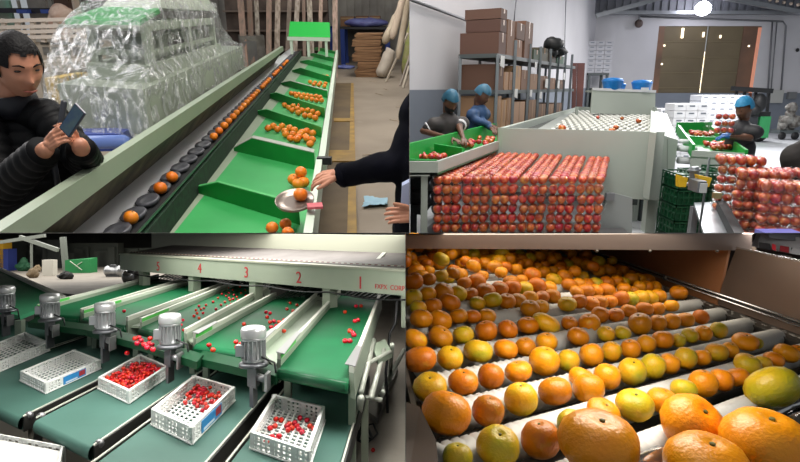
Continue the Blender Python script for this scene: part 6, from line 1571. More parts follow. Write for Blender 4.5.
g = G(); q = [lerp(v, (q6[0]+q6[2])/2, .02) for v in q6]; g.hexa([V(v.x, v.y, z6-.15) for v in q], [V(v.x, v.y, z6+.09) for v in q]); part(cr, 'base_grid', g, mat('crate_white_in', 'cfcfcb', .5))
stn = root(R3, 'crate_stand', 'low pale stand under the crate in the bottom corner', 'stand', V(q6[0].x, q6[0].y-.1, 0)); g = G(); c6 = (q6[0]+q6[2])/2; g.box((c6.x-.3, c6.y-.2, 0), (c6.x+.3, c6.y+.2, z6-.165)); part(stn, 'block', g, m_side3)

# ---- tomatoes
def make_tom(r):
    g = G(); g.lathe([(r*.06, -r*.86), (r*.55, -r*.78), (r*.92, -r*.35), (r, .05*r), (r*.88, r*.5), (r*.5, r*.82), (r*.12, r*.78)], 10)
    return single(R3, 'tomato', g, m_tom, 'x', 'tomato', base=(0, 0, 0))
rt = .0165
tm0 = make_tom(rt); tu = [False]; tcount = [0]
def tomato(p, label, group, s=1.):
    rot = rrot(); tcount[0] += 1
    if not tu[0]: tu[0] = True; place(R3, tm0, p, rot, s); tm0['label'] = label; tm0['group'] = group; return
    copy_of(R3, tm0, p, rot, s, label, group)
random.seed(5)
def relax(ps, d0, it=25):
    for _ in range(it):
        for i in range(len(ps)):
            for j in range(i+1, len(ps)):
                d = ps[j]-ps[i]; l = d.length
                if l < d0:
                    if l < 1e-6: d = V(random.random()-.5, random.random()-.5, 0); l = d.length
                    m = d/l*(d0-l)/2; m.z *= .2; ps[i] -= m; ps[j] += m
    return ps
def incrate(C, u, v, z): q = C[1]; return lerp(lerp(q[0], q[1], u), lerp(q[3], q[2], u), v)+V(0, 0, z)
# crate one: scattered clusters (picture coordinates on the floor of the crate)
pts = [(272, 437), (276, 440), (269, 439), (273, 443), (279, 436), (266, 442), (281, 420), (276, 419), (287, 426), (290, 424), (292, 428), (297, 426), (294, 423), (299, 429), (288, 430), (302, 432), (307, 420), (310, 426), (300, 418), (295, 448), (314, 429), (270, 428), (275, 426)]
s1 = 2.9*R3.mpp(P3(290, 430, ZL))/rt
for p in relax([P3(x, y, ZL+.03) for x, y in pts], 2*rt*s1): tomato(p, 'cherry tomato scattered on the floor of the crate below number one', 'tomatoes in the crate below number one', s1)
# crate two: a heap in the back half
s2 = 2.1*R3.mpp(P3(200, 405, ZL))/rt
ps = relax([incrate(C2c, random.uniform(.12, .92), random.uniform(.48, .92), .03+random.uniform(0, .05)) for _ in range(78)], 2*rt*s2*.9)
for p in ps: tomato(V(p.x, p.y, max(p.z, ZL+.03)), 'cherry tomato heaped in the back half of the half-filled crate', 'tomatoes in the half-filled crate', s2)
# crate three: well filled
s3 = 1.9*R3.mpp(P3(135, 380, ZL))/rt
def fillc(C, n, lab, gp, s, zmax=.07):
    ps = relax([incrate(C, random.uniform(.07, .93), random.uniform(.06, .94), zmax+random.uniform(-.01, .01)) for _ in range(n)], 2*rt*s*.9, 14)
    for p in ps: tomato(V(p.x, p.y, p.z), lab, gp, s)
fillc(C3, 105, 'cherry tomato in the top layer of the well-filled crate', 'tomatoes in the well-filled crate', s3)
g = G(); q = [lerp(v, (C3[1][0]+C3[1][2])/2, .04) for v in C3[1]]
for k in range(160):
    p = incrate(C3, random.uniform(.06, .94), random.uniform(.06, .94), .022+random.uniform(0, .03)); g.ell(p, rt*s3, 7, 5)
single(R3, 'tomato_bed', g, mat('tomato_red_mass', 'b8160f', .3), 'lower layers of cherry tomatoes in the well-filled crate', 'tomatoes', kind='stuff')
# on belts (picture coordinates)
b3 = [(222, 294), (226, 296), (230, 300), (229, 293), (234, 295), (218, 298), (225, 302), (233, 290), (237, 297), (213, 302), (222, 290), (241, 293), (246, 296), (238, 300), (201, 309), (199, 306), (203, 313), (196, 310), (204, 308), (199, 318), (194, 316), (181, 325), (184, 330), (183, 320), (227, 306), (231, 304), (236, 305), (221, 305), (216, 309), (245, 290), (251, 291), (240, 287), (228, 288), (137, 344), (141, 341), (144, 345), (149, 344), (147, 348), (152, 345), (153, 350), (139, 338), (150, 339), (135, 339), (206, 305), (197, 313), (229, 298), (233, 299)]
m3 = 2.0*R3.mpp(P3(225, 298, ZU))/rt
for p in relax([P3(x, y, ZU+rt) for x, y in b3 if y < 332], 2*rt*.9): tomato(p, 'cherry tomato on the busy belt below red number three', 'tomatoes on the belt below number three', random.uniform(.95, 1.15))
for p in relax([P3(x, y, ZU+rt) for x, y in b3 if y >= 332], 2*rt*1.1): tomato(V(p.x, p.y, ZU+rt*1.2), 'cherry tomato bunched at the very end of the belt below number three', 'tomatoes at the end of belt three', 1.35)
b2 = [(270, 322), (274, 321), (279, 322), (284, 320), (287, 323), (281, 326), (276, 326), (271, 327), (290, 317), (267, 317), (287, 309), (290, 303), (266, 312), (273, 334), (244, 324), (236, 342), (241, 344), (237, 347), (209, 345), (284, 331), (293, 311), (297, 305), (270, 313), (213, 350), (261, 333)]
for p in relax([P3(x, y, ZU+rt) for x, y in b2], 2*rt): tomato(p, 'tomato lying on the belt below red number two', 'tomatoes on the belt below number two', 1.3)
b1 = [(356, 306), (345, 312), (355, 321), (350, 331), (353, 333), (354, 335), (348, 341), (361, 306), (358, 320), (347, 341)]
for p in relax([P3(x, y, ZU+rt) for x, y in b1], 2*rt*1.2): tomato(p, 'tomato lying on the belt below red number one', 'tomatoes on the belt below number one', 1.5)
for (x, y) in ((124, 311), (146, 346)): tomato(P3(x, y, ZU+rt), 'lone tomato near the end of the belt below number four' if x < 130 else 'stray tomato hanging at the apron beside belt three', None, 1.3)
tomato(P3(373, 450, rt), 'tomato dropped on the concrete below the machine end', None, 1.2)
tomato(P3(127, 353, ZU-.17), 'tomato that fell onto the undercarriage beside the grey motors', None, 1.4)

# ---- gear motors in a row
m_mot = mat('motor_silver', 'a4a6a8', .3, .6); m_mot2 = mat('motor_dark', '626468', .4, .6)
def motor(px, pt, pb, w, label):
    """px centre column, pt top row, pb base row of the can"""
    z = ZU+.02; p = P3(px, pb, z); u = R3.mpp(p); r = w/2*u; h = R3.up(p, pt)-z
    t = root(R3, 'gear_motor', label, 'motor', V(p.x, p.y, z-.28), 'gear motors at the belt ends' if 0 else None)
    M_ = Matrix.Translation(p)
    g = G()
    prof = [(r*.55, 0), (r*.9, h*.06), (r*.9, h*.12)]
    g.lathe(prof+[(r*.86, h*.14), (r*.86, h*.62), (r*.94, h*.63), (r*.94, h*.70), (r*.88, h*.71)], 20, M_)
    for k in range(18): a_ = 2*pi*k/18; v = p+V(cos(a_)*r*.9, sin(a_)*r*.9, 0); g.obox((v.x, v.y, v.z+h*.14), (-sin(a_), cos(a_), 0), (cos(a_), sin(a_), 0), h*.48, r*.06, r*.16)
    part(t, 'housing', g, m_mot)
    g = G(); g.lathe([(r*.97, h*.70), (r, h*.72), (r, h*.9), (r*.92, h*.97), (r*.6, h), (.001, h)], 20, M_); part(t, 'fan_cover', g, mat('motor_cover', 'b9babb', .32, .5))
    g = G(); g.obox((p.x-r*.9, p.y-r*.4, p.z+h*.22), (1, 0, 0), (0, 1, 0), h*.3, r*.7, r*.6); part(t, 'terminal_box', g, m_mot)
    g = G(); g.lathe([(r*1.15, -.02), (r*1.15, .0), (r*1.0, .01)], 20, M_); g.obox((p.x, p.y, p.z-.16), xD, yD, .15, r*1.2, r*1.2); part(t, 'gearbox', g, m_mot2)
    g = G(); g.tube([p+V(0, 0, -.09), p+V(0, 0, -.09)+xD*r*1.9], r*.3, 10); g.obox(p+V(0, 0, -.16)+xD*r*1.9, xD, yD, .12, .03, r*1.2); part(t, 'output_shaft', g, m_st3)
    g = G(); g.obox((p.x, p.y, p.z-.30), xD, yD, .15, r*.5, r*1.3); part(t, 'bracket', g, m_mot2)
    g = G(); g.tube([p+V(r*.7, -r*.4, h*.2), p+V(r*1.8, -r*.5, h*.05), p+V(r*1.9, -r*.3, -h*.35), p+V(r*.9, 0, -h*.4)], .008, 6); part(t, 'cable', g, m_black)
motor(253.5, 326, 363, 25, 'grey gear motor between the outlets one and two, largest in the row')
motor(170, 313.5, 345, 21.5, 'grey gear motor between the outlets two and three')
motor(105, 302, 330, 19.5, 'grey gear motor between the outlets three and four')
motor(50, 293.5, 319, 18, 'grey gear motor between the outlets four and five')
motor(6, 285.5, 310, 16, 'grey gear motor past outlet five, at the end of the row')

# ---- far side: long green belt, clutter
gb = root(R3, 'incoming_belt', 'broad green belt sloping in from the side behind the motors', 'conveyor', P3(30, 330, 0))
q = [P3(-30, 345, .95), P3(62, 300, .95), P3(0, 267.5, .95), P3(-40, 262, .95)]
q = [P3(-40, 300, .95), P3(20, 316, .95), P3(63, 299, .95), P3(-2, 269, .95), P3(-40, 262, .95)]
g = G(); g.hexa([v+V(0, 0, -.05) for v in q], q); part(gb, 'belt', g, mat('belt_light_green', '45986d', .65, c2='3f8f65', ns=1, spec=.2))
g = G(); g.beam(q[2]+V(0, 0, .02), q[3]+V(0, 0, .02), .08, .06); part(gb, 'edge_rail', g, m_rail3)
g = G(); g.beam(q[2]+V(.06, .05, -.06), q[3]+V(.06, .05, -.06), .08, .14); part(gb, 'side_channel', g, mat('channel_dark', '2b3d33', .6))
for v in (q[1], q[2], q[3]): g = G(); g.box((v.x-.04, v.y-.04, 0), (v.x+.04, v.y+.04, .9)); part(gb, 'leg', g, m_side3)
def rb3(name, x0, y0, x1, y1, base_row, m, label, cat, dep=.5, parts=True):
    y = P3((x0+x1)/2, base_row, 0).y; a, b = R3.D(x0, y1, y), R3.D(x1, y0, y); g = G(); g.box((a.x, y, 0), (b.x, y+dep, b.z)); return single(R3, name, g, m, label, cat)
# green tarpaulin box
yy = P3(77, 273, 0).y; a, b = R3.D(65, 273, yy), R3.D(90, 259, yy)
t = root(R3, 'green_container', 'green covered container with a white streak on the far floor', 'container', P3(77, 273, 0))
g = G(); g.hexa([V(a.x, yy, 0), V(b.x, yy, 0), V(b.x, yy+.6, 0), V(a.x, yy+.6, 0)], [V(a.x, yy, b.z-.05), V(b.x, yy, b.z), V(b.x, yy+.6, b.z+.05), V(a.x, yy+.6, b.z-.1)]); part(t, 'body', g, mat('tarp_green', '15713b', .5))
g = G(); c = R3.D(76, 262, yy-.02); g.beam(R3.D(70, 261, yy-.02), R3.D(82, 270, yy-.02), .06, .02); g.beam(R3.D(76, 266, yy-.02), R3.D(82, 262, yy-.02), .05, .02); part(t, 'streak', g, m_rail3, 'white streak')
rb3('white_can', 42, 260, 53, 276, 276, mat('can_white', 'b5b2a8', .5), 'white can standing among the clutter on the far floor', 'can', .3)
for i, (x0, y0, x1, y1, c, lb) in enumerate(((28, 268, 38, 278, '6b5a42', 'brown rubble heap beside the white can'), (34, 265, 41, 272, '8c7a60', 'tan bundle leaning on the white can'), (58, 272, 72, 279, '1c1c1c', 'black cable coil before the green container'), (17, 259, 30, 271, '1f5236', 'dark green bag beside the rubble'), (0, 256, 14, 268, '7a6a6a', 'pinkish grey crate pile by the incoming belt'))):
    yy = P3((x0+x1)/2, y1, 0).y; a, b = R3.D(x0, y1, yy), R3.D(x1, y0, yy); rx = (b.x-a.x)/2; hz = b.z
    g = G(); g.ell(((a.x+b.x)/2, yy, hz*.42), (rx, rx*.6, hz*.5), 28, 18); g.v = [crumple(v, rx*.42, 1.3/rx) for v in g.v]
    for v in g.v: v.z = max(v.z, .0)
    single(R3, ['rubble_heap', 'cloth_bundle', 'cable_coil', 'dark_bag', 'crate_pile'][i], g, mat('clut_'+c, c, .7, c2=c, ns=4), lb, ['heap', 'bundle', 'cable', 'bag', 'crates'][i])
# spare motors on the far floor
for i, (x0, x1, yt, yb, lb) in enumerate(((102, 121, 264, 277, 'horizontal steel motor on the floor behind the belts'), (120, 137, 268, 284, 'dark-ended steel motor on the floor, nearer the numbered beam'))):
    yy = P3((x0+x1)/2, yb, 0).y; a, b = R3.D(x0, (yt+yb)/2, yy), R3.D(x1, (yt+yb)/2, yy); u = R3.mpp(a); r = (yb-yt)/2*u*.85
    t = root(R3, 'spare_motor', lb, 'motor', V(a.x, yy, 0)); d = (b-a).normalized(); M_ = Matrix.Translation(V(a.x, yy+r, r)) @ d.to_track_quat('Z', 'Y').to_matrix().to_4x4(); L_ = (b-a).length
    g = G(); g.lathe([(r*.6, 0), (r*.95, L_*.1), (r, L_*.15), (r*.85, L_*.2), (r*.85, L_*.7), (r, L_*.72), (r, L_*.9), (r*.5, L_)], 16, M_); part(t, 'housing', g, m_mot)
    g = G(); g.box((a.x+L_*.3, yy+r*.6, r*1.6), (a.x+L_*.6, yy+r*1.4, r*2.15)); part(t, 'terminal_box', g, m_mot2)
    g = G(); g.box((a.x+L_*.15, yy+r*.3, 0), (a.x+L_*.85, yy+r*1.7, r*.25)); part(t, 'foot', g, m_mot2)
# dark machines in the back, posts, blue and yellow bits
for i, (x0, x1, y0, y1, c, lb, cat, nm) in enumerate(((12, 60, 240, 262, '2a2e2c', 'dark machinery mass behind the far floor, nearest the incoming belt', 'machine', 'dark_machine'), (68, 118, 243, 262, '31352f', 'dark low machinery behind the green container', 'machine', 'dark_machine'), (116, 170, 248, 266, '3a3f38', 'dark machinery behind the spare motors', 'machine', 'dark_machine'), (-8, 3, 240, 248, 'c99a20', 'yellow panel at the hall edge in the far background', 'panel', 'yellow_panel'), (-6, 8, 249, 257, '2a3a80', 'blue bin at the hall edge in the far background', 'bin', 'blue_bin'))):
    yy = 28.+i if cat == 'machine' else 26.; a, b = R3.D(x0, y1, yy), R3.D(x1, y0, yy); g = G(); g.box((a.x, yy, 0), (b.x, yy+.6, max(.2, b.z)))
    if cat == 'machine':
        for k in range(7): xx = random.uniform(a.x, b.x-.3); g.box((xx, yy-.2, 0), (xx+random.uniform(.2, .7), yy, b.z*random.uniform(.5, 1.)))
    single(R3, nm, g, mat('far_'+c, c, .7, c2=c, ns=2), lb, cat)
g = G(); a = R3.D(66, 258, 25.5); t = R3.D(63, 237, 25.5); g.beam(V(a.x, 25.5, 0), t, .2, .2); single(R3, 'steel_post', g, mat('dim_frame', '6c716a', .5), 'pale upright post in front of the dark machinery', 'post')
g = G(); g.beam(R3.D(20, 237, 24), R3.D(58, 250, 24), .16, .16); g.beam(R3.D(-5, 243, 24), R3.D(45, 235.5, 24), .14, .14); g.box((R3.D(30, 244, 24).x, 24, 0), (R3.D(31, 244, 24).x, 24.12, R3.D(30, 243, 24).z)); single(R3, 'crossed_frame', g, mat('dim_frame', '6c716a', .5), 'crossed pale green frame bars in the far background', 'frame')

# ---- right end: frame tubes, cables on the floor
ef = root(R3, 'end_frame', 'tangle of pale frame tubes beside the end of outlet one', 'frame', P3(375, 400, 0))
m_tube = mat('tube_pale', 'a9ada2', .4, .2)
E3 = lambda x, y, z: P3(x, y, z)
for (p, q, r) in (((361, 392, .85), (374, 340, .95), .022), ((371, 398, .75), (384, 350, .9), .022), ((380, 395, .3), (404, 350, .3), .03), ((352, 372, .9), (390, 352, .9), .02), ((356, 396, .62), (382, 400, .62), .02), ((379, 402, .02), (383, 392, .62), .022), ((357, 430, .02), (361, 398, .9), .025), ((390, 380, .02), (392, 345, .95), .022)):
    g = G(); g.tube([E3(*p), E3(*q)], r, 8); part(ef, 'frame_tube', g, m_tube)
g = G(); q = [E3(371, 345, .9), E3(385, 339, .9), E3(392, 352, .9), E3(378, 360, .9)]; g.slab(q, .05); part(ef, 'joint_plate', g, m_side3)
g = G(); q = [P3(366, 416, .02), P3(378, 424, .02), P3(398, 372, .02), P3(386, 366, .02)]; g.hexa(q, [v+V(0, 0, .06) for v in q]); single(R3, 'floor_duct', g, mat('duct_grey', '77756e', .5, .2), 'grey duct lying on the concrete beside the machine end', 'duct')
g = G(); pts = [E3(357, 405, .5), E3(362, 425, .25), E3(358, 440, .05), E3(366, 444, .03), E3(372, 438, .03), E3(368, 428, .05), E3(360, 430, .08), E3(357, 438, .03)]
g.tube(pts, .014, 6); g.tube([v+V(.05, .06, .02) for v in pts[1:]], .010, 6); single(R3, 'cable_tangle', g, m_black, 'tangled black cables on the concrete under the belt end', 'cables')
g = G(); q = [P3(352, 433, .03), P3(361, 426, .03), P3(357, 418, .35), P3(352, 420, .35)]; g.hexa([q[0], q[1], q[1]+V(0, .1, 0), q[0]+V(0, .1, 0)], [q[3], q[2], q[2]+V(0, .1, 0), q[3]+V(0, .1, 0)]); single(R3, 'junction_box', g, mat('jbox', '3b3b3a', .5), 'dark junction box below the belt end', 'box')
# patch of darker, dusty floor under the end
# ================================================================== HALL 4: mandarins on the roller bed
P4 = R4.P
ZB4 = .90                                    # plane of the fruit centres
m_brush = mat('brush_white', 'c9c8c4', .6, c2='b9b8b4', ns=8)
m_steel4 = mat('warm_steel', '8c7a6c', .34, .72, c2='7c6a5c', ns=2.5, stretch=(1, 1, 6), bump=.03, bs=6)
m_steel4d = mat('rusty_steel', 'a3704c', .45, .4, c2='85583c', ns=1.4, nd=6)
m_ledge4 = mat('ledge_steel', '6b6864', .4, .7, c2='545049', ns=9)
m_man = mat('mandarin_peel', 'e2940c', .33, c2='d8800a', ns=24, nd=4, c3='dfa71c', vary=.07, hue=.008, bump=.2, bs=300, coat=.0, spec=.4)
m_mang = mat('mandarin_yellow_green', 'dd9c14', .34, c2='b3a31c', ns=15, nd=3, c3='7a861c', vary=.06, hue=.008, bump=.2, bs=300, coat=.0, spec=.4)
m_mano = mat('mandarin_deep', 'cc7c08', .33, c2='b56606', ns=26, nd=4, c3='b5821a', vary=.1, hue=.01, bump=.2, bs=300, coat=.0, spec=.4)
VX = (1176, 241); VD = (356, 165)
def hdir(vp):
    d = R4.ray(*vp); return V(d.x, d.y, 0).normalized()
xR = hdir(VX); yR = hdir(VD)
# ---- conveyor things
bed = root(R4, 'roller_conveyor', 'steel conveyor bed of white bristled rollers carrying rows of mandarins', 'conveyor', P4(600, 500, 0))
def row_line(px, py, z=ZB4):
    """line of a row through the picture point, along the roller direction"""
    return P4(px, py, z)
# left and right bounds of the bed (plan lines)
La, Lb = P4(432, 445, ZB4-.03), P4(404, 300, ZB4-.03)
Ra, Rb = P4(800, 342, ZB4-.02), P4(560, 250, ZB4-.02)
def isect(p, d, a, b):
    """plan intersection of p + d t with the line a-b"""
    e = b-a; den = d.x*e.y-d.y*e.x; t = ((a.x-p.x)*e.y-(a.y-p.y)*e.x)/den; return p+d*t
def span(px, py, z):
    p = P4(px, py, z); l = isect(p, xR, La, Lb); r = isect(p, xR, Ra, Rb); l.z = r.z = z; return l, r
# fruit rows: picture points (x, y, radius in picture steps); zoomed coordinates / 1.9925
Q = lambda x, y: (400+x/1.9925, 230+y/1.9925)
ROWS = [
 [(115, 447, 31, 27), (195, 432, 44, 37), (280, 417, 40, 37), (341, 381, 28, 26), (405, 362, 34, 20), (467, 351, 38, 28), (523, 340, 31, 24), (566, 316, 26, 20), (604, 305, 28, 26), (640, 297, 24, 22), (673, 291, 23, 18), (692, 268, 26, 20), (722, 262, 18, 14), (745, 257, 20, 15), (770, 246, 24, 17), (792, 240, 15, 14)],
 [(92, 371, 51, 42), (176, 359, 33, 30), (241, 337, 34, 32), (309, 322, 34, 27), (376, 317, 32, 30), (362, 293, 26, 20), (413, 291, 27, 25), (462, 282, 28, 26), (504, 271, 25, 25), (537, 264, 21, 20), (569, 254, 22, 22), (602, 251, 18, 16), (631, 243, 22, 18), (658, 236, 17, 15), (688, 224, 25, 16), (712, 221, 12, 11)],
 [(60, 314, 35, 26), (126, 302, 31, 23), (181, 290, 27, 25), (236, 281, 28, 20), (287, 263, 31, 28), (336, 258, 22, 22), (382, 248, 24, 23), (422, 240, 20, 20), (460, 235, 20, 19), (491, 225, 19, 18), (524, 218, 21, 18), (556, 216, 14, 14), (578, 208, 17, 14), (605, 204, 17, 15), (635, 198, 17, 16)],
 [(40, 260, 34, 25), (100, 254, 27, 22), (156, 243, 30, 23), (211, 237, 25, 19), (250, 231, 21, 18), (292, 222, 22, 18), (355, 212, 22, 18), (411, 205, 18, 15), (444, 203, 17, 14), (478, 188, 23, 21), (514, 184, 17, 16), (542, 181, 17, 16), (570, 178, 17, 14), (600, 172, 16, 14)],
 [(30, 218, 26, 19), (81, 213, 26, 19), (126, 208, 22, 18), (172, 201, 23, 20), (215, 197, 21, 17), (255, 190, 22, 16), (290, 190, 30, 16), (338, 184, 17, 13), (377, 186, 22, 18), (399, 168, 18, 16), (430, 168, 17, 13), (456, 160, 16, 13), (487, 157, 18, 13), (514, 155, 14, 13), (541, 150, 15, 12)],
]
random.seed(21)
def mk_mandarin(r, m, nm='mandarin', sq=.84):
    g = G(); n = 20; prof = [(r*.03, -r*sq*.86), (r*.14, -r*sq*.93), (r*.42, -r*sq*.97), (r*.72, -r*sq*.78), (r*.93, -r*sq*.42), (r, 0), (r*.94, r*sq*.42), (r*.74, r*sq*.78), (r*.44, r*sq*.98), (r*.2, r*sq*.98), (r*.06, r*sq*.88)]
    g.lathe(prof, n)
    for i, v in enumerate(g.v):
        a_ = atan2(v.y, v.x); v.x *= 1+.018*sin(a_*5+.7); v.y *= 1+.018*sin(a_*5+.7); 
    t = single(R4, nm, g, m, 'x', 'mandarin', base=(0, 0, 0))
    g = G(); g.lathe([(r*.06, r*sq*.86), (r*.075, r*sq*.95), (r*.05, r*sq*.975), (.0001, r*sq*.96)], 7); part(t, 'stem_button', g, m_stem)
    return t
r4 = .03
protos = [mk_mandarin(r4, m_man), mk_mandarin(r4, m_mang), mk_mandarin(r4, m_mano)]
pu = [0, 0, 0]; n4 = [0]
def mandarin(p, label, group, sx, sz, kind, rot=None, sy=None):
    n4[0] += 1
    rot = rot or (Matrix.Rotation(random.uniform(-.35, .35), 4, 'X') @ Matrix.Rotation(random.uniform(-.4, .4), 4, 'Y') @ Matrix.Rotation(random.uniform(-pi, pi), 4, 'Z'))
    s = (sx/r4, (sy or sx)/r4, sz/r4)
    src = protos[kind]
    if not pu[kind]: pu[kind] = 1; place(R4, src, p, rot, s); src['label'] = label; src['group'] = group; return src
    return copy_of(R4, src, p, rot, s, label, group)
ordn = ['closest', 'second closest', 'third closest', 'fourth closest', 'fifth closest']
placed = []
big_kinds = {(0, 1): 1, (0, 3): 1, (0, 2): 2, (1, 1): 2, (1, 2): 1, (2, 0): 1, (0, 7): 1, (2, 7): 1, (1, 0): 0, (4, 2): 1, (3, 0): 2, (0, 0): 1, (1, 3): 2, (1, 4): 2, (4, 6): 1, (2, 1): 0}
for ri, row in enumerate(ROWS):
    for fi, (zx, zy, rx, ry) in enumerate(row):
        px, py = Q(zx, zy); p = P4(px, py, ZB4); u = R4.mpp(p); a = rx/1.9925*u; b = ry/1.9925*u
        el = cos(.45)
        k = big_kinds.get((ri, fi), random.choice([0, 0, 0, 2, 1]) if px < 560 else random.choice([0, 0, 1]))
        if ri >= 3: k = random.choice([2, 2, 0, 2, 1]) if (ri, fi) not in big_kinds else k
        lab = 'mandarin in the %s complete row of the roller bed' % ordn[ri]
        p.z = ZB4+ (a-.030)*.5
        mandarin(p, lab, 'mandarins in the %s row' % ordn[ri], a*.99, min(a, max(b, a*.62))*1.02/.9, k)
        placed.append(p)
# rows further back: same spacing, dense and partly two deep
p0, p1 = P4(*Q(30, 218), ZB4), P4(*Q(40, 260), ZB4)
l0 = isect(p0, xR, La, Lb); l1 = isect(p1, xR, La, Lb)
far_mass = []
pitch4 = abs((l0-l1).dot(yR)); 
pitch4 = max(pitch4, .05)
rows_far = 22
cnt = 0
for k in range(1, rows_far):
    st = l0+yR*(pitch4*.93*k+.0)
    q = isect(st, xR, Ra, Rb); L_ = (q-st).length
    tt = random.uniform(0, .03)
    while tt < L_-.05:
        r = random.uniform(.024, .034)
        skip = random.random() < (.10 if k < 3 else .04)
        if not skip:
            p = st+xR*(tt+r)+yR*random.uniform(-.008, .008); p.z = ZB4+random.uniform(-.004, .012)+(.0 if k < 4 else random.choice([0, 0, .02, .035]))
            px, py = R4.pix(p)
            if px > 400 and py > 236 and px < 812:
                if n4[0] < 292: 
                    s_ = 'sixth' if k == 1 else 'seventh' if k == 2 else 'eighth' if k == 3 else None
                    lab = ('mandarin in the %s row of the roller bed' % s_) if s_ else 'mandarin in the crowded rows behind the eighth row'
                    mandarin(p, lab, ('mandarins in the %s row' % s_) if s_ else 'mandarins in the crowded rows', r, r*random.uniform(.85, .98), random.choice([0, 2, 2, 2, 1]))
                else: far_mass.append((p, r))
        tt += 2*r*random.uniform(.99, 1.08)
# the rest as one mass
gm = [G(), G()]
for p, r in far_mass:
    g = random.choice(gm); rm = rrot(pi, .5).to_3x3(); gg = G(); gg.lathe([(r*.1, -r*.8), (r*.7, -r*.66), (r, 0), (r*.72, r*.66), (r*.1, r*.82)], 9); g.add([p+rm @ v for v in gg.v], gg.f, True)
for g, c, l in ((gm[0], m_mano, 'deep orange fruit crowding the far end of the roller bed'), (gm[1], m_man, 'lighter orange fruit crowding the far end of the roller bed')):
    if g.v: single(R4, 'crowded_fruit', g, c, l, 'mandarins', kind='stuff')
m_manG = mat('mandarin_green', 'c0a01a', .33, c2='8f961c', ns=16, nd=3, c3='d0941a', thr=(.40, .72), bump=.2, bs=300, spec=.4)
protos.append(mk_mandarin(r4, m_manG)); pu.append(0)
# big fruit lying close
BIG = [(395, 423, 80, 60, 0, 'very large orange mandarin at the front, stem button on top'), (582, 386, 62, 52, 0, 'large oval orange mandarin close to the camera, tilted on its side'), (742, 315, 53, 42, 3, 'oval green and yellow mandarin on the steel rollers'), (728, 428, 84, 70, 0, 'very large yellow-orange mandarin in the corner by the green one'), (612, 470, 82, 40, 0, 'huge mandarin cut by the lower edge of the hall'), (680, 470, 75, 24, 0, 'x')]
for (zx, zy, rx, ry, k, lb) in BIG[:5]:
    px, py = Q(zx, zy); h = .035 if rx > 70 else .02; p = P4(px, py, ZB4+h); u = R4.mpp(p); a = rx/1.9925*u; b = ry/1.9925*u
    rot = Matrix.Rotation(.12, 4, 'X') if rx > 80 or zx < 400 else Matrix.Rotation(.3, 4, 'Y') @ Matrix.Rotation(.5, 4, 'X')
    if k == 3: rot = Matrix.Rotation(-.35, 4, 'Y') @ Matrix.Rotation(-.7, 4, 'X') @ Matrix.Rotation(.9, 4, 'Z')
    mandarin(p, lb, None, a, max(b, a*.74)*1.05, k, rot)

# ---- white bristled rollers between the rows
def roller(px, py, r, m=m_brush, ribs=True, dz=-.030):
    z = ZB4+dz; l, q = span(px, py, z); L_ = (q-l).length; g = G(); n = int(L_/.010) if ribs else 30
    pts = []; rs = []
    for k in range(2*n+1):
        pts.append(lerp(l, q, k/(2*n))); rs.append(r*(1 if k % 2 else .80) if ribs else r)
    g.tube(pts, rs, 14); return part(bed, 'bristle_roller' if ribs else 'steel_roller', g, m)
mids = []
def row_anchor(row):
    # point of the row where it meets the left bound
    z = ROWS[row][2]; px, py = Q(z[0], z[1]); return isect(P4(px, py, ZB4), xR, La, Lb)
anc = [row_anchor(i) for i in range(5)]
gaps = [lerp(anc[i], anc[i+1], .5) for i in range(4)]
gaps = [anc[0]-(anc[1]-anc[0])*.5]+gaps
step = (anc[4]-anc[3])
for k in range(0, 16): gaps.append(anc[4]+yR*pitch4*.93*(k+.5))
for i, a in enumerate(gaps):
    q = isect(a, xR, Ra, Rb); z = ZB4-.034; l = V(a.x, a.y, z); q = V(q.x, q.y, z); L_ = (q-l).length
    sp = (anc[1]-anc[0]).length if i < 2 else (anc[3]-anc[2]).length if i < 5 else pitch4
    perp = abs(((anc[1]-anc[0]) if i < 2 else yR*(sp)).dot(V(-xR.y, xR.x, 0)))
    r = min(.030, perp*.50); g = G(); n = int(L_/.019); pts = []; rs = []
    for k in range(2*n+1): pts.append(lerp(l, q, k/(2*n))); rs.append(r*(1 if k % 2 else .66))
    g.tube(pts, rs, 12); part(bed, 'bristle_roller', g, m_brush, 'white bristled roller' if i == 0 else None)
# polished steel rollers at the discharge end
m_chrome = mat('chrome_roller', 'b0b0b0', .12, .95)
for k in range(1, 6):
    a = anc[0]-(anc[1]-anc[0]).normalized()*(.045+.062*k); l0_ = a; z = ZB4-.035
    p_s = lerp(a, isect(a, xR, Ra, Rb), .0); q = isect(a, xR, Ra, Rb)+xR*.1
    g = G(); pts = []; rs = []; n = 30
    for j in range(2*n+1): pts.append(V(*lerp(V(p_s.x, p_s.y, z), V(q.x, q.y, z), j/(2*n)))); rs.append(.024 if j % 6 else .018)
    g.tube(pts, rs, 12); part(bed, 'steel_roller', g, m_chrome, 'polished steel roller')
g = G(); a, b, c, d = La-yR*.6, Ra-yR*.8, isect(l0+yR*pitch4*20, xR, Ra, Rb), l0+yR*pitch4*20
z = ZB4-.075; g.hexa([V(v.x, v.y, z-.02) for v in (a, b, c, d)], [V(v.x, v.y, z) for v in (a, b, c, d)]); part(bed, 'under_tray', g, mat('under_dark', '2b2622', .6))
for v in (a, b, c, d): g = G(); w_ = lerp(v, (a+c)/2, .05); g.box((w_.x-.03, w_.y-.03, 0), (w_.x+.03, w_.y+.03, z-.02)); part(bed, 'leg', g, m_steel4)
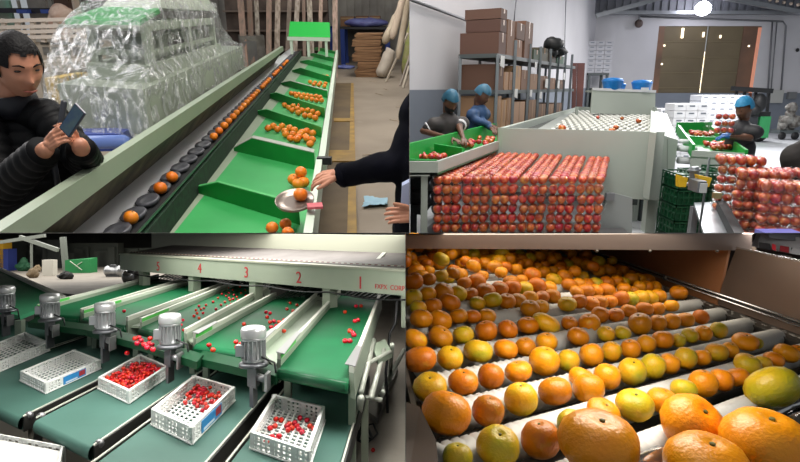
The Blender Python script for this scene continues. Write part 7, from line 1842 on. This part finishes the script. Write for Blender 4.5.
# left steel side plate
g = G(); a, b = V(La.x, La.y, 0)-yR*.35, V(La.x, La.y, 0)+yR*3.2; o = -xR*.01
def vplate(a, b, z0, z1, th, m, nm, label=None, par=bed):
    g = G(); q = [V(a.x, a.y, z0), V(b.x, b.y, z0), V(b.x, b.y, z0)+th, V(a.x, a.y, z0)+th]; g.hexa(q, [V(v.x, v.y, z1) for v in q]); return part(par, nm, g, m, label)
vplate(a+o*2, b+o*2, ZB4-.12, ZB4-.005, o, m_ledge4, 'side_plate')
g = G(); q = [P4(402, 428, ZB4+.05), P4(418, 392, ZB4+.05), P4(447, 520, ZB4+.05), P4(400, 520, ZB4+.05)]
q = [P4(400, 400, ZB4+.03), P4(420, 407, ZB4+.04), P4(436, 440, ZB4+.04), P4(441, 490, ZB4+.04), P4(396, 490, ZB4+.04)]
g.hexa([v+V(0, 0, -.02) for v in q], q); part(bed, 'corner_guard', g, mat('guard_dark', '4b4038', .4, .6), 'rounded steel corner guard')
# ---- right wall: ledge, inclined steel sides, guide rods
wall_ = root(R4, 'steel_hopper_side', 'tall rust-tinted steel side panel with guide rods along the roller bed', 'panel', V(Ra.x+.1, Ra.y, 0))
S = lambda t: lerp(Ra, Rb, t)              # along the right bound
nr4 = (Rb-Ra).normalized(); out4 = V(nr4.y, -nr4.x, 0)
if out4.x < 0: out4 = -out4
Rn, Rf = Ra-nr4*.9, Rb+nr4*2.2
def rq(o0, z0, o1, z1, th, nm, m, a=Rn, b=Rf, label=None, par=wall_):
    g = G(); A, B = V(a.x, a.y, 0)+out4*o0, V(b.x, b.y, 0)+out4*o0; C, D = V(a.x, a.y, 0)+out4*o1, V(b.x, b.y, 0)+out4*o1
    n_ = V(0, 0, -th) if abs(z1-z0) < abs(o1-o0) else out4*th
    top = [V(A.x, A.y, z0), V(B.x, B.y, z0), V(D.x, D.y, z1), V(C.x, C.y, z1)]; g.hexa([v+n_ for v in top], top); return part(par, nm, g, m, label)
rq(.0, ZB4-.075, .0, ZB4-.022, .008, 'lower_lip', m_ledge4)
rq(-.004, ZB4-.022, .045, ZB4-.014, .006, 'ledge', m_ledge4, label='scuffed grey ledge')
def colpt(px, o_):
    d = R4.ray(px, 169); c = Ra+out4*o_; n = out4; t_ = V(c.x, c.y, 0).dot(n)/V(d.x, d.y, 0).dot(n); return V(d.x*t_, d.y*t_, 0)
a_ = colpt(739, .047)-out4*.047; rq(.045, ZB4-.016, .075, ZB4+.60, .01, 'side_sheet', m_steel4d, a=a_)
cf, cn = colpt(736, .047), colpt(830, .047); tf, tn = colpt(749, .062), colpt(830, .062)
q = [V(cf.x, cf.y, ZB4-.012), V(cn.x, cn.y, ZB4-.012), V(tn.x, tn.y, R4.up(tn, 264)), V(tf.x, tf.y, R4.up(tf, 247.5))]
g = G(); g.hexa([v+out4*.008 for v in q], q); part(wall_, 'near_sheet', g, mat('near_sheet_steel', '7a6a60', .4, .6, c2='6c5d54', ns=2), 'plain brown-grey steel sheet with a bright upper edge')
g = G(); g.beam(q[3], q[2], .006, .006); part(wall_, 'sheet_edge', g, MATS.get('rod_bright') or mat('rod_bright', 'c9c9c9', .2, .9))
for (o_, z_, r_) in ((.038, .030, .0045), (.034, .016, .0035)):
    A, B = Rn+out4*o_, Rf+out4*o_; g = G(); g.tube([V(A.x, A.y, ZB4+z_), V(B.x, B.y, ZB4+z_)], r_, 8); part(wall_, 'guide_rod', g, mat('rod_bright', 'c9c9c9', .2, .9))
A, B = Rn+out4*.037, Rf+out4*.037; g = G(); g.hexa([V(A.x, A.y, ZB4+.021), V(B.x, B.y, ZB4+.021), V(B.x, B.y, ZB4+.021)+out4*.01, V(A.x, A.y, ZB4+.021)+out4*.01], [V(A.x, A.y, ZB4+.026), V(B.x, B.y, ZB4+.026), V(B.x, B.y, ZB4+.026)+out4*.01, V(A.x, A.y, ZB4+.026)+out4*.01]); part(wall_, 'rod_groove', g, m_black)
g = G(); v = S(.42)+out4*.036; g.ell(V(v.x, v.y, ZB4+.022), (.012, .012, .012), 8, 6); part(wall_, 'rod_bracket', g, m_ledge4)
g = G()
for k in range(60):
    v = lerp(Ra-nr4*.1, S(.55), k/60)+out4*random.uniform(.004, .036); g.obox((v.x, v.y, ZB4-.015), nr4, out4, .0015, random.uniform(.003, .01), random.uniform(.003, .012))
part(wall_, 'scuff_marks', g, mat('scuff_white', 'b9b6b0', .7), 'white scuff marks on the ledge', 'stuff')
for t_ in (0, .5, 1): v = lerp(Rn, Rf, t_)+out4*.09; g = G(); g.box((v.x-.02, v.y-.02, 0), (v.x+.02, v.y+.02, ZB4+.3)); part(wall_, 'support_leg', g, m_steel4)
# ---- steel beam crossing at the top
cb4 = root(R4, 'cross_beam', 'brushed steel beam crossing over the far end of the fruit bed', 'beam', P4(560, 250, 0))
yb4 = 2.05
A, B = R4.D(400, 235, yb4), R4.D(752, 233.5, yb4*1.0); C, D = R4.D(752, 250.5, yb4), R4.D(400, 248.5, yb4)
g = G(); g.hexa([A, B, C, D], [v+V(0, .05, 0) for v in (A, B, C, D)]); part(cb4, 'face', g, mat('beam_steel4', '8f8078', .33, .7, c2='7d6e66', ns=2, stretch=(.3, 1, 3)))
g = G(); A, B, C, D = R4.D(400, 233.2, yb4+.03), R4.D(756, 232.2, yb4+.03), R4.D(752, 234.2, yb4), R4.D(400, 235.5, yb4); g.hexa([A, B, C, D], [v+V(0, .05, .0) for v in (A, B, C, D)]); part(cb4, 'top_edge', g, mat('edge_light4', '6f645c', .5, .4))
for px in (597, 650, 717): g = G(); v = R4.D(px, 251, yb4-.005); g.ell(v, .006, 8, 6); part(cb4, 'bolt', g, m_ledge4)
for px in (402, 751): v = R4.D(px, 247, yb4+.03); g = G(); g.box((v.x-.02, v.y, 0), (v.x+.02, v.y+.03, v.z)); part(cb4, 'upright', g, m_steel4)
# view over the panel: pale strip with slots
bs4 = root(R4, 'slotted_panel', 'pale slotted panel seen over the steel end panel', 'panel', P4(780, 250, 0))
yv = 2.4
q = [R4.D(756, 247, yv), R4.D(815, 258, yv-.2), R4.D(815, 240, yv-.2), R4.D(762, 232, yv)]
g = G(); g.hexa([v+V(0, .03, 0) for v in q], q); part(bs4, 'face', g, mat('slot_panel_pale', '9fa0a2', .5))
for i, (a, b, c, d, m) in enumerate(((759, 242.5, 770, 249, '1b1616'), (772, 244, 776, 250, 'b9202c'), (780, 246, 789, 252, '8e1f26'), (791, 248, 800, 254, '17191b'))):
    g = G(); g.hexa([R4.D(a, d-1, yv-.12), R4.D(c, d+1, yv-.12), R4.D(c, d+1, yv-.08), R4.D(a, d-1, yv-.08)], [R4.D(a, b-.5, yv-.12), R4.D(c, b+1, yv-.12), R4.D(c, b+1, yv-.08), R4.D(a, b-.5, yv-.08)]); part(bs4, 'slot', g, mat('slot_'+m, m, .6), 'red strip in the slot' if m[0] in 'b8' else 'dark slot')
g = G(); g.hexa([R4.D(770, 238, yv-.13), R4.D(800, 241, yv-.13), R4.D(800, 241, yv-.1), R4.D(770, 238, yv-.1)], [R4.D(768, 233.5, yv-.13), R4.D(800, 234.5, yv-.13), R4.D(800, 234.5, yv-.1), R4.D(768, 233.5, yv-.1)]); part(bs4, 'grey_plate', g, mat('plate_grey4', '6f7074', .5))
v = R4.D(800, 258, yv); g = G(); g.box((v.x-.05, yv+.05, 0), (v.x, yv+.1, v.z)); part(bs4, 'upright', g, m_steel4)
# setting of hall 4
g = G(); g.box((-3, .2, -.04), (6, 9, 0)); setting(R4, 'floor', g, mat('hall4_floor', '4a443e', .7))
g = G(); g.box((-3, 6., 0), (6, 6.1, 1.25)); setting(R4, 'wall_back', g, mat('hall4_dark', '3a2a20', .8))
WORLD = .35
def LIGHTS():
    area(R1, 'fill_near', (-.3, 2.5, 4.2), 2.5, 170, (1, .96, .9), aim=(0, 3.5, .8))  # unseen fill lights added out of frame for hall 1
    area(R1, 'fill_far', (.8, 9, 5), 4, 560, (1, .96, .9))
    area(R1, 'fill_far', (1., 16, 5.5), 4, 620, (1, .96, .9))
    area(R1, 'fill_side', (-7, 7, 5.), 4, 380, (1, .96, .95), aim=(-2, 7, 1))
    p = R2.D(703, 8, YB-1.6); area(R2, 'door_lamp', tuple(p), .6, 380, (1, .98, .98), aim=(p.x, 12, 0))
    area(R2, 'hall_light', (1.8, 5, 4.2), 2.0, 120, (1, .98, .97), aim=(1.3, 5, 0))  # unseen fill light added over the front of hall 2
    area(R2, 'hall_light', (8.5, 13.5, 4.6), 3, 650, (1, .98, .97))  # unseen fill light added to brighten the back of hall 2
    fill_panel('overhead_fill', 150, 4.2, 2.2, 1.2, 80, (1, .97, .92))  # added fill panels under the divider light the two lower halls
    fill_panel('overhead_fill', 290, 8., 5., 2., 160, (1, .97, .92))
    fill_panel('overhead_fill', 100, 24., 12., 6., 700, (1, .97, .92))
    fill_panel('overhead_fill', 610, 1.0, .35, .22, 3.8, (1, .93, .82))
    fill_panel('overhead_fill', 390, 4.9, .14, 1.2, 26, (1, .97, .92))  # added to brighten the dark floor beside the machine end
    fill_panel('overhead_fill', 375, 3.4, .5, .8, 36, (1, .97, .92))
    fill_panel('overhead_fill', 772, 2.05, .2, .12, 2.2, (1, .95, .9))  # added to brighten the slotted panel
    fill_panel('overhead_fill', 570, 2.0, .9, .3, 3.8, (1, .9, .75))
# ------------------------------------------------------------------ added dividers keeping the four rooms and their light apart, and trimming at them
def plane_n(ax, ay, bx, by):
    """unit normal of the plane that holds the eye and the two sight lines"""
    a = RIGHT*(ax-400)+UP*(231-ay)+FWD*F; b = RIGHT*(bx-400)+UP*(231-by)+FWD*F
    return a.cross(b).normalized()
HY = 233.0; VT = 409.5; VB = 405.5
n_h = plane_n(0, HY, 800, HY)
if n_h.dot(UP) < 0: n_h = -n_h                # up
n_t = plane_n(VT, 0, VT, 200)
if n_t.x < 0: n_t = -n_t                      # to +x
n_b = plane_n(VB, 300, VB, 460)
if n_b.x < 0: n_b = -n_b
E = .0008
CUTS = {id(R1): [(n_h, 1), (n_t, -1)], id(R2): [(n_h, 1), (n_t, 1)], id(R3): [(n_h, -1), (n_b, -1)], id(R4): [(n_h, -1), (n_b, 1)]}
bpy.context.view_layer.update()
def tree(o):
    yield o
    for c in o.children: yield from tree(c)
def cut_room(room):
    for top in list(room.objs):
        allo = list(tree(top)); gone = 0; nm = 0
        for o in allo[::-1]:
            if o.type != 'MESH': continue
            nm += 1; W = o.matrix_world
            bb = [W @ Vector(c) for c in o.bound_box]; dead = False
            for n, sgn in CUTS[id(room)]:
                ds = [(p-CAM).dot(n)*sgn for p in bb]
                if min(ds) > E: continue
                if max(ds) < E: dead = True; break
                if o.data.users > 1: o.data = o.data.copy()
                Wi = W.inverted(); co = Wi @ (CAM+n*sgn*E); no = (W.to_3x3().transposed() @ (n*sgn)).normalized()
                bm = bmesh.new(); bm.from_mesh(o.data)
                r = bmesh.ops.bisect_plane(bm, geom=bm.verts[:]+bm.edges[:]+bm.faces[:], plane_co=co, plane_no=no, clear_inner=True, clear_outer=False)
                ed = [e for e in r['geom_cut'] if isinstance(e, bmesh.types.BMEdge) and e.is_valid and e.is_boundary]
                if ed:
                    try: bmesh.ops.holes_fill(bm, edges=ed, sides=0)
                    except Exception: pass
                if not bm.faces: dead = True
                bm.to_mesh(o.data); bm.free()
                if dead: break
            if dead: o['_dead'] = 1; gone += 1
        live = set()
        for o in allo:
            if o.type == 'MESH' and '_dead' not in o:
                p = o
                while p: live.add(p.name); p = p.parent
        for o in allo[::-1]:
            if o.name not in live: bpy.data.objects.remove(o)
            elif '_dead' in o:
                # keep an empty joint for its surviving sub-parts
                keep = [c for c in o.children]
                for c in keep:
                    mw = c.matrix_world.copy(); c.parent = top; c.matrix_world = mw
                bpy.data.objects.remove(o)
for r_ in (R1, R2, R3, R4): cut_room(r_)

def divider(name, a, b, near, far, m, n):
    """added thin partition sheet: sight line a to sight line b, from near to far"""
    da = (RIGHT*(a[0]-400)+UP*(231-a[1])+FWD*F)/F; db = (RIGHT*(b[0]-400)+UP*(231-b[1])+FWD*F)/F
    q = [CAM+da*near, CAM+db*near, CAM+db*far, CAM+da*far]; t = n*.0002
    g = G(); g.hexa([p-t for p in q], [p+t for p in q])
    o = bpy.data.objects.new(name, g.mesh(name, m)); COL.objects.link(o); o['kind'] = 'structure'; return o
M_div = mat('partition_sheet', '8c8a86', .7)
divider('divider_side', (-400, HY), (VB, HY), 1.9, 44, M_div, n_h)  # added sheets over the lower rooms that carry the fill panels
divider('divider_low', (VB, HY), (1200, HY), .72, 44, M_div, n_h)
divider('wall_upper_middle', (VT, HY), (VT, -500), 2.0, 32, M_div, n_t)
divider('wall_lower_middle', (VB, HY), (VB, 1000), .72, 44, M_div, n_b)

# ------------------------------------------------------------------ lamps and added fill lights
def area(room, name, p, size, power, col=(1, 1, 1), aim=None, sy=None):
    l = bpy.data.lights.new(name, 'AREA'); l.energy = power; l.color = col; l.size = size
    if sy: l.shape = 'RECTANGLE'; l.size_y = sy
    o = bpy.data.objects.new(name, l); COL.objects.link(o)
    p = Vector(p); d = (Vector(aim) if aim else p+Vector((0, 0, -1)))-p
    q = d.to_track_quat('-Z', 'Y').to_matrix().to_4x4()
    o.matrix_world = room.M @ Matrix.Translation(p) @ q; return o
NF = [0]
def fill_panel(name, px, dist, w, l, power, col):
    """added fill light under the dividing sheet, edge-on to the camera"""
    d = (RIGHT*(px-400)+UP*(231-HY)+FWD*F)/F
    li = bpy.data.lights.new(name, 'AREA'); li.energy = power; li.color = col; li.shape = 'RECTANGLE'; li.size = w; li.size_y = l
    o = bpy.data.objects.new(name, li); COL.objects.link(o)
    fw = d.normalized(); fw = (fw-n_h*fw.dot(n_h)).normalized(); x = fw.cross(n_h)
    o.matrix_world = Matrix.Translation(CAM+d*dist-n_h*.00035) @ Matrix((x, fw, n_h)).transposed().to_4x4()
    c = CAM+d*dist-fw*(l/2+.012)     # added lip hiding the bright edge of the fill panel from the camera
    t = .00045+.00035*dist/(dist-l/2)*.5; q = [c-x*w*.52, c+x*w*.52, c+x*w*.52+fw*.008, c-x*w*.52+fw*.008]
    g = G(); g.hexa([v-n_h*(t+.0002) for v in q], [v-n_h*.0001 for v in q]); NF[0] += 1
    f = bpy.data.objects.new('trim_%d' % (10+NF[0]), g.mesh('trim', M_div)); COL.objects.link(f); f['kind'] = 'structure'
    return o
LIGHTS()

cam = bpy.data.cameras.new('camera'); co = bpy.data.objects.new('camera', cam); COL.objects.link(co)
cam.sensor_width = 36; cam.lens = F/800*36; cam.clip_start = .05; cam.clip_end = 200
co.matrix_world = Matrix.Translation(CAM) @ Matrix((RIGHT, UP, -FWD)).transposed().to_4x4()
sc.camera = co
w = bpy.data.worlds.new('world'); sc.world = w; w.use_nodes = True
w.node_tree.nodes['Background'].inputs[0].default_value = (.9, .95, 1, 1); w.node_tree.nodes['Background'].inputs[1].default_value = WORLD
sc.view_settings.view_transform = 'Standard'; sc.view_settings.look = 'None'; sc.view_settings.gamma = 1; sc.view_settings.exposure = 0
sc.view_settings.use_curve_mapping = False
sc.cycles.use_denoising = True; sc.cycles.max_bounces = 8; sc.cycles.transparent_max_bounces = 12
sc.cycles.sample_clamp_indirect = 6; sc.cycles.caustics_reflective = False; sc.cycles.caustics_refractive = False
